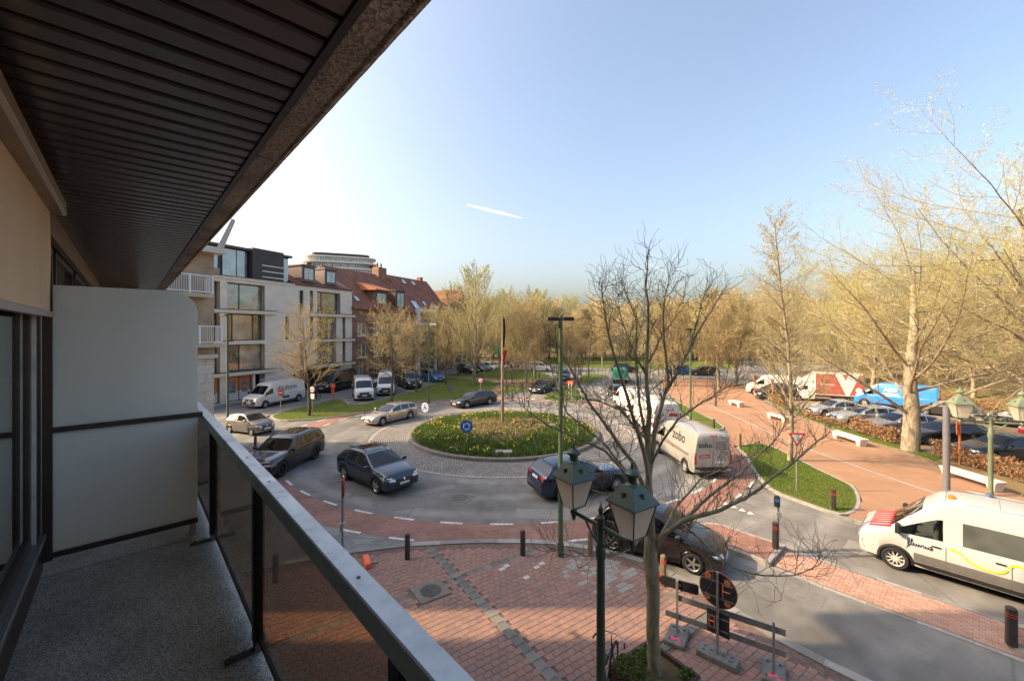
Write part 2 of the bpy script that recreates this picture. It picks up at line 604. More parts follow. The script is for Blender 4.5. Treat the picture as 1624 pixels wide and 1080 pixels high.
for k in range(4):                              # teeth where the near road meets the ring
    p = gp(1150 + 13 * k, 800 + 5 * k)
    MB().add([(p.x - .14, p.y, .012), (p.x + .14, p.y - .09, .012), (p.x + .16, p.y + .26, .012)], [(0, 1, 2)]).build('yield_tooth', M_WHITE, road)

# grey paver wedge between cycle lane and plaza kerb
KERB = [(-12, 11.7), (-9.6, 12.55), (-7.4, 13.4), (-5.4, 14.18), (-3.7, 14.62), (-1.2, 14.86), (1.2, 14.82), (2.9, 14.35), (4.35, 13.5), (5.25, 12.3), (5.85, 11.2), (6.45, 10.1), (6.98, 9.43)]
wedge = [(x, y + .12) for x, y in KERB[:7]] + [(RC[0] + 16.2 * math.cos(a), RC[1] + 16.2 * math.sin(a)) for a in np.linspace(R(275), R(212), 16)] + [(-15.8, 18.5), (-14, 12)]
for (px, py, w, l, ang, k) in ((640, 800, 1.1, 2.6, 20, .82), (860, 815, .9, 2.2, -5, 1.12), (560, 690, 1.2, 3.0, 60, .86), (1230, 925, .8, 2.4, -48, .85), (1400, 880, 1.0, 2.0, -48, 1.1), (700, 775, .6, 1.4, 35, .9)):
    p = gp(px, py)                              # repaired rectangles in the asphalt
    MB().box((-l / 2, -w / 2, .0005), (l / 2, w / 2, .0035)).build('asphalt_patch', plain('asphalt_patch_%d' % int(k * 100), (.205 * k, .197 * k, .183 * k), .85, var=.18, scale=5, bump=.3), road, loc=(p.x, p.y, 0), rz=R(ang))
structure('grey_paving', MB().add([(x, y, .006) for x, y in wedge], [tuple(range(len(wedge)))]), M_GREYPAV)

# ---- the plaza below the balcony
kend = (Vector((6.98, 9.43)) + Vector((0.6737, -0.739)) * 26)
plaza_poly = KERB + [tuple(kend), (12.2, -15.5), (-11.5, 10.3)]
M_PLAZA = brick_mat('plaza_far_paving', (0.26, 0.13, 0.095), (0.33, 0.17, 0.125), (0.13, 0.085, 0.07), 0.3, 0.27, 'World')
M_JOINT = plain('paver_joint', (0.15, 0.10, 0.08), 0.95, var=0.3, scale=8)
plaza = structure('plaza_paving', MB().prism(plaza_poly, -0.05, 0.078), M_JOINT)
# kerb stones along the plaza edge, one by one
M_KERBS = [plain('kerb_stone_%s' % k, c, 0.85, var=0.2, scale=4, bump=0.3) for k, c in (('pale', (0.30, 0.29, 0.27)), ('mid', (0.25, 0.245, 0.23)), ('dark', (0.21, 0.205, 0.19)))]
def kerb_run(pts, parent, name='kerb_stone', step=1.0, wide=0.26, z1=0.115, side=1):
    pts = [Vector((p[0], p[1])) for p in pts]
    tot, segs = 0, []
    for a, b in zip(pts, pts[1:]):
        segs.append((tot, a, b)); tot += (b - a).length
    def pos(d):
        for t0, a, b in reversed(segs):
            if d >= t0: return a + (b - a).normalized() * (d - t0)
        return pts[0]
    d = 0
    while d < tot - 0.1:
        a = pos(d + .006); b = pos(min(d + step, tot) - .006)
        t = (b - a).normalized(); nn = Vector((t.y, -t.x)) * side
        z = z1 + rnd.uniform(-.004, .004)
        o = [a, b, b + nn * wide, a + nn * wide]
        vs = [(p.x, p.y, -.04) for p in o] + [(p.x, p.y, z) for p in o]
        MB().add(vs, [(3,2,1,0),(4,5,6,7),(0,1,5,4),(1,2,6,5),(2,3,7,6),(3,0,4,7)]).build(name, rnd.choice(M_KERBS), parent)
        d += step
kerb_run(KERB + [tuple(Vector((6.98, 9.43)) + Vector((0.6737, -0.739)) * 5)], plaza, side=-1)

# pavers: nearest ones as single pieces, the rest joined
PA, PB = Vector((0.566, -0.825)), Vector((0.825, 0.566))
M_PAV = [plain('paver_%d' % i, c, 0.82, var=0.16, scale=7, bump=0.25) for i, c in enumerate([(0.275, 0.163, 0.128), (0.295, 0.175, 0.135), (0.255, 0.16, 0.13), (0.28, 0.17, 0.132), (0.24, 0.152, 0.128), (0.30, 0.175, 0.132), (0.26, 0.163, 0.138)])]
M_PAVG = plain('paver_grey', (0.30, 0.285, 0.255), 0.85, var=0.15, scale=5, bump=0.25)
M_STRIP = [plain('strip_stone_%d' % i, c, 0.85, var=0.2, scale=5, bump=0.25) for i, c in enumerate([(0.17, 0.165, 0.15), (0.14, 0.14, 0.125), (0.21, 0.20, 0.18)])]

def piece_verts(la, lb, z0, z1, c=0.008):
    m = MB(); m.cbox
    x, y = lb / 2, la / 2
    vs = [(-x, -y, z0), (x, -y, z0), (x, y, z0), (-x, y, z0), (-x, -y, z1 - c), (x, -y, z1 - c), (x, y, z1 - c), (-x, y, z1 - c),
          (-x + c, -y + c, z1), (x - c, -y + c, z1), (x - c, y - c, z1), (-x + c, y - c, z1)]
    fs = [(8, 9, 10, 11)] + [(i, (i+1) % 4, 4 + (i+1) % 4, 4 + i) for i in range(4)] + [(4 + i, 4 + (i+1) % 4, 8 + (i+1) % 4, 8 + i) for i in range(4)]
    return vs, fs

def lay(poly, org, A, B, la, lb, gap, z0, z1, matf, parent, name, singles, view, skip=None, margin=0.04):
    """lay a running bond of pieces inside a polygon"""
    vs, fs = piece_verts(la - gap, lb - gap, z0, z1)
    ang = math.atan2(B.y, B.x)
    ca, sa = math.cos(ang), math.sin(ang)
    cells = []
    xs = [p[0] for p in poly]; ys = [p[1] for p in poly]
    rad = max(max(xs) - min(xs), max(ys) - min(ys))
    na, nb = int(rad / la) + 2, int(rad / lb) + 2
    for i in range(-na, na):
        for j in range(-nb, nb):
            c = org + A * (i * la) + B * (j * lb + (i % 2) * lb / 2)
            if not view(c): continue
            if not inside(c, poly) or edge_dist(c, poly) < margin + la * .35: continue
            if skip and skip(c): continue
            cells.append((c.y, c, i, j))
    cells.sort(key=lambda q: q[0] if q[0] > 8.9 else 99)
    cache = {}
    jv, jf, jm, mats = [], [], [], []
    for k, (_, c, i, j) in enumerate(cells):
        mt = matf(c, i, j)
        dz = rnd.uniform(-.003, .003)
        if k < singles:
            if mt.name not in cache:
                me = bpy.data.meshes.new(name); me.from_pydata(vs, [], fs); me.materials.append(mt); cache[mt.name] = me
            link(name, cache[mt.name], parent, (c.x, c.y, dz), ang + rnd.uniform(-.008, .008))
        else:
            if mt not in mats: mats.append(mt)
            b = len(jv)
            for (x, y, z) in vs: jv.append((c.x + x * ca - y * sa, c.y + x * sa + y * ca, z + dz))
            for q in fs: jf.append([b + t for t in q]); jm.append(mats.index(mt))
    if jv:
        me = bpy.data.meshes.new(name + '_field'); me.from_pydata(jv, [], jf)
        for mt in mats: me.materials.append(mt)
        me.polygons.foreach_set('material_index', jm)
        o = link(name + '_field', me, parent); o['kind'] = 'stuff'
    return len(cells)

ST0 = Vector((-2.79, 14.44)); ST1 = Vector((-1.54, 12.83))
MANHOLE = gp(683, 936, .1)
def strip_rel(c):
    a = (c - ST0).dot(PA); b = (c - ST0).dot(PB)
    return a, b
def on_strip(c):
    a, b = strip_rel(c)
    a2, b2 = (c - ST1).dot(PA), (c - ST1).dot(PB)
    c3 = (c - Vector((5.2, 11.0))).dot(PA)
    return abs(b) < .16 or (abs(a2) < .12 and -6 < b2 < 3.0) or (abs((c - MANHOLE.xy).dot(PB)) < .50 and abs((c - MANHOLE.xy).dot(PA)) < .44) or (abs((c - Vector((3.2, 9.7))).dot(PB)) < 2.6 and abs((c - Vector((3.2, 9.7))).dot(PA)) < .13)
plaza_in = offset_poly(plaza_poly, -0.27)
def pv_mat(c, i, j):
    g = (c - Vector((2.9, 13.3))).length
    if g < 1.0 + .5 * math.sin(i * 1.7 + j): return M_PAVG if rnd.random() < .75 else rnd.choice(M_PAV)
    return rnd.choice(M_PAV)
def view_pl(c): return -9 < c.x < 8.6 and 1.2 < c.y < 15.2 and abs(c.x) < 1.35 * c.y
lay(plaza_in, Vector((0, 11.5)), PA, PB, .18, .205, .004, .05, .1, pv_mat, plaza, 'paver', 300, view_pl, on_strip)
# grey stone strips crossing the plaza
def strip(p0, p1, w, st):
    d = (p1 - p0); L = d.length; d.normalize(); nn = Vector((d.y, -d.x)); ang = math.atan2(d.y, d.x)
    vs, fs = piece_verts(w, st - .006, .05, .099)
    for k in range(int(L / st)):
        c = p0 + d * (k + .5) * st
        if (c - Vector((MANHOLE.x, MANHOLE.y))).length < .55 or not inside(c, plaza_in): continue
        me = bpy.data.meshes.new('strip_stone'); me.from_pydata(vs, [], fs); me.materials.append(rnd.choice(M_STRIP))
        link('strip_stone', me, plaza, (c.x, c.y, 0), ang)
strip(ST0 - PA * .1, ST0 + PA * 7.2, .28, .3)
strip(ST1 + PB * .18, ST1 + PB * 3.0, .2, .3)
strip(ST1 - PB * .18, ST1 - PB * 5.0, .2, .3)
strip(Vector((3.2, 9.7)) - PB * 2.6, Vector((3.2, 9.7)) + PB * 2.9, .22, .3)
# manhole cover in the plaza
mh = thing('manhole_cover', 'dark iron manhole cover in a square frame set in the red plaza', 'manhole', (MANHOLE.x, MANHOLE.y, .05), math.atan2(PB.y, PB.x))
M_IRON = plain('cast_iron', (0.10, 0.094, 0.085), 0.6, 0.5, var=0.3, scale=9, bump=0.4)
MB().cbox((-.46, -.42, 0), (.46, .42, .05), .008).build('frame', plain('frame_concrete', (.17, .155, .135), .8, var=.2, scale=6, bump=.3), mh)
lid = MB().lathe([(.0, .062), (.29, .062), (.31, .05)], 28).build('lid', M_IRON, mh)
ribs = MB()
for k in range(-4, 5):
    w = math.sqrt(max(0, .27 ** 2 - (k * .06) ** 2))
    ribs.box((-w, k * .06 - .012, .061), (w, k * .06 + .012, .067))
ribs.build('rib', M_IRON, lid)
# manhole in the road
p = gp(729, 789)
mh2 = thing('manhole_cover', 'flat grey manhole cover in the asphalt in front of the round flower bed', 'manhole', (p.x, p.y, 0), R(-20))
MB().cbox((-.62, -.45, .002), (.62, .45, .01), .004).build('frame', plain('manhole_concrete', (0.155, 0.13, 0.115), 0.85, var=.15), mh2)
MB().lathe([(0, .016), (.36, .016), (.37, .01)], 28).build('lid', plain('manhole_iron', (0.11, 0.10, 0.095), 0.7, 0.3, var=.2), mh2)

# pale chalked pavers and grey ones near the lamp post
M_CHALK = plain('chalked_paver', (0.55, 0.47, 0.43), 0.85, var=0.1)
for (px, py) in ((859, 893), (851, 899), (835, 915), (803, 897), (796, 902)):
    p = gp(px, py, .1)
    vs, fs = piece_verts(.15, .2, .06, .1035, .004)
    me = bpy.data.meshes.new('chalked_paver'); me.from_pydata(vs, [], fs); me.materials.append(M_CHALK)
    link('chalked_paver', me, plaza, (p.x, p.y, 0), math.atan2(PB.y, PB.x))

# ---- raised lawns with kerbs
def island(name, px, rise=.1, mat=M_GRASS, kerb=.16, world=False, sm=1):
    pts = [tuple(p) for p in px] if world else [tuple(gp(x, y).xy) for x, y in px]
    pts = smooth_poly(pts, sm) if sm else pts
    o = structure(name, MB().prism(offset_poly(pts, -kerb), -.03, rise + .015), mat)
    if kerb:
        MB().prism(pts, -.03, rise).build('kerb', M_KERB, o)
    return o, pts
GL, GLP = island('lawn', [(428,663),(439,667.6),(461,668.6),(502,666),(540,661.5),(600,651.5),(640,643.5),(664,638),(718,634),(760,631),(800,627),(843,618),(870,612),(879,603),(876,597),(862,592),(838,588),(809,585),(780,583.5),(753,590),(724,593),(703,594.5),(695,607),(659,620.5),(625.5,629),(560,646.7),(541,632),(492,643),(451,653),(433,659)])
island('lawn', [(853,633),(875,637),(900,638.5),(921,638),(925,633),(918,616),(905,611.5),(880,621)])
island('lawn', [(916,609),(940,609.5),(968,596.5),(955,594),(921,593.5)])
island('lawn', [(848,573.6),(880,567.5),(960,566),(1040,568),(1170,570),(1180,586),(1120,586),(1040,587),(972,586),(911,583),(873,579.5)], .06, kerb=.25)
G5, G5P = island('lawn', [(1164,709),(1180,722),(1190,742),(1206,765),(1225,782),(1277,801),(1307,812),(1340,821),(1362,812),(1366,795),(1357,775),(1340,766),(1304,749),(1265,729),(1230,711),(1200,703)], .1, kerb=.15)
S1, S1P = island('lawn', [(1064,632),(1082,642),(1116,659.5),(1137,670),(1152,681),(1135,684),(1097,668),(1078,655),(1060,640)], .1, kerb=.14)

# brick path across the left lawn
M_PATH = brick_mat('pink_path_brick', (0.27, 0.145, 0.11), (0.35, 0.20, 0.155), (0.17, 0.12, 0.10), .22, .11, 'World')
pth = [tuple(gp(x, y, .11).xy) for x, y in [(701,597.5),(709,598.5),(760,602.5),(795,607),(788,612),(775,622),(768,630),(781,629),(795,619),(806,611),(843,613),(866,610.5),(876,603),(850,604.2),(798,602),(750,598),(704,595.5)]]
structure('path', MB().add([(x, y, .122) for x, y in pth], [tuple(range(len(pth)))]), M_PATH)

# ---- park side on the right: red path, tan verge, parking ground
q = N('red_path'); v = q.coord('World')
a = q.noise(v, .5, 7, .68); f = q.noise(v, 45, 3)
col = q.ramp(a, [(.3, (.265, .15, .09)), (.7, (.35, .21, .13))])
col = q.mix(1.0, col, q.ramp(f, [(.3, (.8,) * 3), (.7, (1.15,) * 3)]), 'MULTIPLY')
q.base(col, .85, spec=.3); q.bump(f, .3, .006); M_REDP = q.m
kd = Vector((0.6737, -0.739))
def sline(s, t): p = bal(t, s, 0); return (p.x, p.y)
rp = [tuple(gp(x, y).xy) for x, y in [(1046,603),(1058,622),(1082,641),(1116,659),(1153,681),(1164,709),(1205,702),(1265,728),(1310,750),(1358,774),(1368,797),(1345,822)]]
rp += [sline(21.4, 0), sline(21.4, -16), sline(25.5, -16)]
rp += [tuple(gp(x, y).xy) for x, y in [(1624,792),(1560,766),(1490,745),(1437,722),(1379,705),(1320,684),(1262,664),(1200,634),(1180,612),(1120,601)]]
RP = structure('red_path', MB().prism(rp, -.04, .085), M_REDP)
kerb_run([sline(21.33, 4.2), sline(21.33, -14)], RP, wide=.2, side=1)
pl = [gp(x, y) for x, y in [(1113,640),(1170,664),(1230,692),(1295,719),(1379,749),(1451,774),(1500,790)]]
for a, b in zip(pl, pl[1:]):
    d = (b - a).normalized(); nn = Vector((-d.y, d.x, 0)) * .09
    L = (b - a).length; k = 0.0
    while k < L - .05:
        e = min(k + 1.0, L) - .015
        c0, c1 = a + d * k, a + d * e
        MB().add([tuple(c0 + nn) [:2] + (.089,), tuple(c0 - nn)[:2] + (.089,), tuple(c1 - nn)[:2] + (.089,), tuple(c1 + nn)[:2] + (.089,)], [(0, 1, 2, 3)]).build('edging_stone', M_KERBS[0], RP)
        k += 1.0
M_TAN = grass_mat('trodden_verge', (0.20, 0.145, 0.075), (0.29, 0.205, 0.11), (0.13, 0.16, 0.04))
vg = [tuple(gp(x, y).xy) for x, y in [(1200,628),(1262,661),(1320,681),(1379,702),(1437,718),(1490,741),(1560,762),(1624,787)]] + [sline(25.6, -16), sline(31, -16), (25.9, 17.5), (25.9, 38), (28.2, 43.5), (31, 52), (29.6, 52)]
structure('verge', MB().prism(vg, -.04, .092), M_TAN)
ll = [tuple(gp(x, y).xy) for x, y in [(1215,634),(1262,658),(1320,679),(1379,701),(1437,717),(1480,733)]]
ll2 = [(x + 1.1, y + .5) for x, y in reversed(ll)]
structure('lawn', MB().prism(ll + ll2, -.03, .11), M_GRASS)
M_PARK = grass_mat('parking_ground', (0.24, 0.185, 0.12), (0.32, 0.25, 0.165), (0.20, 0.15, 0.10))
pk = [(25.9, 17), (25.9, 38), (28.2, 43.5), (31, 53), (38, 56), (44, 46), (46, 14), (31, 6)]
structure('parking_ground', MB().prism(pk, -.04, .03), M_PARK)

# ---- brick median between the two lanes of the near road
md = [sline(15.15, -9), sline(15.15, 3.0), sline(15.3, 6.6), sline(16.2, 8.6), sline(16.95, 6.6), sline(16.95, -9)]
MED = structure('median', MB().prism(md, -.03, .012), M_JOINT)
M_MB = [plain('median_brick_%d' % i, c, .85, var=.16, scale=9, bump=.2) for i, c in enumerate([(.36, .215, .16), (.40, .24, .18), (.34, .20, .15), (.38, .235, .185), (.42, .27, .21)])]
bdir = Vector((BD.x, BD.y)); bn2 = Vector((BN.x, BN.y))
def view_md(c): return c.y > 7.8 and abs(c.x) < 1.26 * c.y and c.y < 22
lay(md, Vector(sline(16, 2)), bn2, bdir, .105, .21, .006, .0, .03, lambda c, i, j: rnd.choice(M_MB), MED, 'brick', 300, view_md, margin=.16)
kerb_run([sline(15.13, -9), sline(15.13, 3.0), sline(15.28, 6.6), sline(16.2, 8.66)], MED, wide=.14, z1=.022, side=1)
kerb_run([sline(16.97, -9), sline(16.97, 6.6), sline(16.2, 8.7)], MED, wide=.14, z1=.024, side=-1)
def refuge(t0, t1):
    poly = [sline(15.2, t0), sline(15.2, t1 - .5), sline(15.5, t1), sline(16.6, t1), sline(16.9, t1 - .5), sline(16.9, t0)]
    o = structure('traffic_refuge', MB().prism(poly, .0, .14), M_KERB)
    MB().prism(offset_poly(poly, -.16), .1, .146).build('paving', M_PLAZA, o)
    return o
refuge(4.4, 7.1)
refuge(-6.5, -.55)

# ---- planting on the roundabout
bed = thing('flower_bed', 'round kerbed flower bed with yellow daffodils in the middle of the roundabout', 'flower bed', (RC[0], RC[1], 0))
prof = [(6.62, .0), (6.62, .21), (6.66, .235), (6.86, .235), (6.92, .2), (6.93, .0)]
mb = MB(); n = 72; vs = []
for k in range(n):
    a = 2 * math.pi * k / n
    for r, z in prof: vs.append((r * math.cos(a), r * math.sin(a), z))
m = len(prof)
mb.add(vs, [(m*k+i, m*((k+1) % n)+i, m*((k+1) % n)+i+1, m*k+i+1) for k in range(n) for i in range(m-1)])
mb.build('kerb', plain('bed_kerb', (.17, .155, .135), .9, var=.25, scale=4, bump=.4), bed, smooth=40)
def dome(r): return .17 + .42 * (1 - (r / 6.7) ** 2)
sp = [(r, dome(r)) for r in np.linspace(6.64, 0, 14)]
M_SOIL = grass_mat('bed_soil', (.10, .07, .04), (.20, .14, .08), (.16, .13, .06))
MB().lathe(sp, 64).build('soil', M_SOIL, bed, smooth=60)
M_LEAF = leafy('bulb_leaf', [(0, (.045, .10, .016)), (.5, (.085, .165, .028)), (.85, (.15, .21, .04)), (1, (.21, .22, .06))], .5, .3)
M_DAFF = leafy('daffodil', [(0, (.75, .52, .02)), (.6, (.85, .66, .04)), (1, (.82, .74, .30))], .6, .25)
M_DRY = leafy('dry_cover', [(0, (.26, .17, .09)), (.5, (.40, .29, .17)), (.75, (.20, .22, .07)), (1, (.42, .24, .13))], .8, .2)
tv, tm = [], []
def blade(p, ang, h, lean, w, m):
    d = Vector((math.cos(ang), math.sin(ang), 0)); s = Vector((-d.y, d.x, 0)) * w
    b = p; t = p + d * lean + Vector((0, 0, h)); mid = p + d * lean * .35 + Vector((0, 0, h * .6))
    tv.extend([b - s, b + s, mid + s * .8, b - s, mid + s * .8, mid - s * .8, mid - s * .8, mid + s * .8, t]); tm.extend([m] * 3)
def flower(p, r, m):
    c = p; a0 = rnd.uniform(0, 6)
    tilt = Vector((rnd.uniform(-.6, .6), rnd.uniform(-.8, .3), .5)).normalized()
    e1 = tilt.orthogonal().normalized(); e2 = tilt.cross(e1)
    for k in range(5):
        a = a0 + k * 1.2566
        q1 = c + (e1 * math.cos(a - .5) + e2 * math.sin(a - .5)) * r; q2 = c + (e1 * math.cos(a + .5) + e2 * math.sin(a + .5)) * r
        tv.extend([c - tilt * .01, q1, q2]); tm.append(m)
    for k in range(4):
        a = a0 + k * 1.571
        tv.extend([c, c + tilt * r * .7 + (e1 * math.cos(a) + e2 * math.sin(a)) * r * .4, c + tilt * r * .7 + (e1 * math.cos(a + 1.57) + e2 * math.sin(a + 1.57)) * r * .4]); tm.append(m)
for k in range(9500):
    r = 6.55 * math.sqrt(rnd.random()); a = rnd.uniform(0, 2 * math.pi)
    p = Vector((r * math.cos(a), r * math.sin(a), dome(r) - .01))
    if abs(p.x - .1) < .55 and abs(p.y + 5.75) < .35: continue
    rim = r > 3.7 + .6 * math.sin(3 * a) + rnd.uniform(-.9, .7)
    if rim:
        for j in range(6): blade(p + Vector((rnd.uniform(-.06, .06), rnd.uniform(-.06, .06), 0)), rnd.uniform(0, 6.28), rnd.uniform(.16, .34), rnd.uniform(.02, .14), rnd.uniform(.008, .016), 0)
        if rnd.random() < .16 * max(0, math.sin(a * 7 + r * 2.3) + .45 * math.sin(a * 17 - r)): flower(p + Vector((0, 0, rnd.uniform(.26, .40))), rnd.uniform(.035, .055), 1)
    elif rnd.random() < .75:
        for j in range(4): blade(p + Vector((rnd.uniform(-.1, .1), rnd.uniform(-.1, .1), 0)), rnd.uniform(0, 6.28), rnd.uniform(.06, .2), rnd.uniform(.03, .16), rnd.uniform(.012, .03), 2 if rnd.random() < .66 else 0)
        if rnd.random() < .03: flower(p + Vector((0, 0, .25)), .05, 1)
nt = len(tv) // 3
me = np_mesh('planting', [tuple(x) for x in tv], tris=np.arange(nt * 3).reshape(-1, 3), mats=[M_LEAF, M_DAFF, M_DRY], tm=np.array(tm))
o = link('planting', me, bed); o['kind'] = 'stuff'
MB().cbox((-.4, -6.0, dome(5.75) - .05), (.62, -5.45, dome(5.75) + .06), .015).build('access_slab', M_KERBS[0], bed)
MB().cbox((2.6, .2, dome(2.6)), (3.9, .5, dome(2.6) + .05), .015).build('access_slab', M_KERBS[0], bed)

# short grass blades on the nearest lawns
def blades_on(poly, count, z, name, hmax=.07):
    xs = [p[0] for p in poly]; ys = [p[1] for p in poly]
    inn = offset_poly(poly, -.24)
    tv = []
    k = 0
    while k < count:
        x, y = rnd.uniform(min(xs), max(xs)), rnd.uniform(min(ys), max(ys))
        if not inside((x, y), inn): continue
        k += 1
        a = rnd.uniform(0, 6.28); h = rnd.uniform(.03, hmax); w = .012; l = rnd.uniform(0, .05)
        tv += [(x - w * math.sin(a), y + w * math.cos(a), z), (x + w * math.sin(a), y - w * math.cos(a), z), (x + l * math.cos(a), y + l * math.sin(a), z + h)]
    me = np_mesh(name, tv, tris=np.arange(len(tv)).reshape(-1, 3), mats=[MATS['grass_blade']])
    o = link(name, me); tag(o, 'short spring grass blades on the lawn', None, kind='stuff')
leafy('grass_blade', [(0, (.05, .10, .012)), (.55, (.12, .20, .02)), (.9, (.20, .25, .04)), (1, (.26, .22, .08))], .7, .25)
blades_on(G5P, 16000, .112, 'grass')
blades_on(GLP, 22000, .112, 'grass', .12)
# ------------------------------------------------------------------ the balcony and its building
FZ = CAMZ - 1.62                               # balcony floor
SZ = CAMZ + .95                                # underside of the soffit boards
M_BROWN = plain('bronze_frame', (.045, .034, .030), .42, .3, var=.2, scale=4)
M_TAUPE = plain('taupe_aluminium', (.24, .18, .145), .45, .3, var=.12, scale=3)
M_SLAT = plain('dark_soffit_metal', (.105, .082, .068), .26, .3, var=.25, scale=2.5)
q = N('grey_rail_enamel'); v = q.coord('World')
sc_ = q.noise(q.coord('World', (1, 1, 1)), 7, 6, .75); s2 = q.noise(v, 1.1, 5, .6)
q.base(q.mix(1.0, q.ramp(s2, [(.3, (.55, .565, .56)), (.7, (.68, .69, .68))]), q.ramp(sc_, [(.32, (.8,) * 3), (.5, (1,) * 3)]), 'MULTIPLY'), .38, .25)
q.l(q.ramp(sc_, [(.3, (.55,) * 3), (.6, (.32,) * 3)]), q.b.inputs['Roughness']); M_RAIL = q.m
M_RAILF = M_RAIL
M_DOORSILL = plain('anodised_sill', (.26, .25, .25), .35, .6, var=.12)
M_FLOOR = speckle('washed_floor', [(0, (.12, .11, .10)), (.4, (.33, .305, .275)), (.75, (.50, .465, .42)), (1, (.60, .56, .51))], 190, .5, .5, .4)
M_STONE = speckle('washed_fascia', [(0, (.26, .20, .16)), (.4, (.48, .38, .30)), (.75, (.60, .50, .40)), (1, (.70, .62, .53))], 110, .8, .7, .5)
q = N('smoked_glass')
tr = q.n('ShaderNodeBsdfTransparent'); tr.inputs[0].default_value = (.74, .65, .56, 1)
gl = q.n('ShaderNodeBsdfGlossy'); gl.inputs['Roughness'].default_value = .03; gl.inputs[0].default_value = (.9, .9, .9, 1)
lw = q.n('ShaderNodeLayerWeight'); lw.inputs[0].default_value = .5
pw = q.n('ShaderNodeMath', operation='POWER'); q.l(lw.outputs['Facing'], pw.inputs[0]); pw.inputs[1].default_value = 5.0
ma = q.n('ShaderNodeMath', operation='MULTIPLY_ADD'); q.l(pw.outputs[0], ma.inputs[0]); ma.inputs[1].default_value = .94; ma.inputs[2].default_value = .055
df = q.n('ShaderNodeBsdfDiffuse'); df.inputs[0].default_value = (.30, .25, .20, 1)
mx = q.n('ShaderNodeMixShader'); mx2 = q.n('ShaderNodeMixShader'); mx2.inputs[0].default_value = .10
q.l(tr.outputs[0], mx2.inputs[1]); q.l(df.outputs[0], mx2.inputs[2])
q.l(ma.outputs[0], mx.inputs[0]); q.l(mx2.outputs[0], mx.inputs[1]); q.l(gl.outputs[0], mx.inputs[2]); q.l(mx.outputs[0], q.out.inputs[0])
M_SMOKE = q.m
q = N('frosted_glass')
v = q.coord('Object')
f = q.noise(v, 260, 2)
tl = q.n('ShaderNodeBsdfTranslucent'); tl.inputs[0].default_value = (.92, .93, .88, 1)
gr = q.noise(q.coord('World', (1, 1, .3)), 1.6, 5, .6)
q.base(q.ramp(gr, [(.3, (.68, .69, .655)), (.7, (.86, .87, .83))]), .38, spec=.5)
q.bump(f, .35, .003)
mx = q.n('ShaderNodeMixShader'); mx.inputs[0].default_value = .5
q.l(q.b.outputs[0], mx.inputs[1]); q.l(tl.outputs[0], mx.inputs[2]); q.l(mx.outputs[0], q.out.inputs[0])
M_FROST = q.m
M_DOORGL = glass_mat('door_glass', (.62, .68, .64), 1.0)

T1 = 13.6
fl = structure('balcony_floor', MB(bal).box((-3.5, -.50, FZ - .22), (T1, .54, FZ)), M_FLOOR)
MB(bal).box((4.10, -.44, FZ + .0005), (4.118, .36, FZ + .003)).build('joint', plain('floor_joint', (.30, .29, .27), .8), fl)

apt = thing('apartment_building', 'own apartment block with bronze window frames along the balcony', 'building', (0, 0, 0))
M_OWNB = brick_mat('own_brick', (.30, .20, .13), (.36, .25, .17), (.3, .26, .22), .21, .065)
wall = MB()
pA, pB, pC, pD = bal(-16, -1.9, 0), bal(13.2, -1.9, 0), bal(13.2, -16, 0), bal(-16, -16, 0)
e1 = Vector((-8.7, 9.8)); e0 = Vector((-26, 9.8))
wall.prism([pA.xy, bal(12.3, -1.9, 0).xy, e1, e0, pD.xy], 0, 16.2)
wall.build('wall', M_OWNB, apt)
penth = MB().prism([(-16.4, 7.4), (-10.2, 7.4), (-10.2, 10.9), (-16.4, 10.9)], 16.2, 19.6)
penth.build('roof_house', M_OWNB, apt)
sk = MB(bal)
sk.box((-16, -1.9, SZ + .06), (12.3, -.47, SZ + 7))                   # storeys above the soffit
sk.box((-16, -1.9, 0), (12.3, -.47, FZ - .22))                       # storeys below
sk.box((-16, -1.9, FZ - .22), (-3.2, -.47, SZ + .06))
sk.box((4.22, -1.9, FZ - .22), (4.62, -.47, SZ + .06))
sk.build('facade_pier', plain('facade_render', (.20, .165, .14), .8, var=.1, scale=2), apt)
sk2 = MB(bal)
sk2.box((-3.2, -1.88, FZ - .1), (4.22, -1.80, SZ)); sk2.box((-3.2, -1.8, FZ - .1), (4.22, -.5, FZ + .02)); sk2.box((-3.2, -1.8, SZ - .05), (4.22, -.5, SZ + .05))
sk2.build('room_lining', plain('room_lining', (.55, .52, .47), .9), apt)
# neighbour's windows beyond the screen
nb = MB(bal)
nb.box((4.62, -.60, FZ - .2), (12.3, -.55, SZ + .06))
nb.build('wall', plain('neighbour_wall', (.028, .024, .022), .6), apt)
for (t0, t1) in ((4.75, 5.55), (5.75, 7.4), (7.7, 9.6), (9.9, 11.8)):
    fo = MB(bal)
    z0, z1 = FZ + .25, SZ - .22
    w = .06
    fo.box((t0, -.56, z0), (t0 + w, -.50, z1)); fo.box((t1 - w, -.56, z0), (t1, -.50, z1)); fo.box((t0 + w, -.56, z0), (t1 - w, -.50, z0 + w)); fo.box((t0 + w, -.56, z1 - w), (t1 - w, -.50, z1))
    wf = fo.build('window', M_BROWN, apt)
    MB(bal).box((t0 + w, -.545, z0 + w), (t1 - w, -.535, z1 - w)).build('pane', window_mat('neighbour_pane', (.10, .095, .085)) if 'neighbour_pane' not in MATS else MATS['neighbour_pane'], wf)
MB(bal).box((4.3, -.50, SZ - .20), (12.3, -.449, SZ + .02)).build('lintel', M_TAUPE, apt)
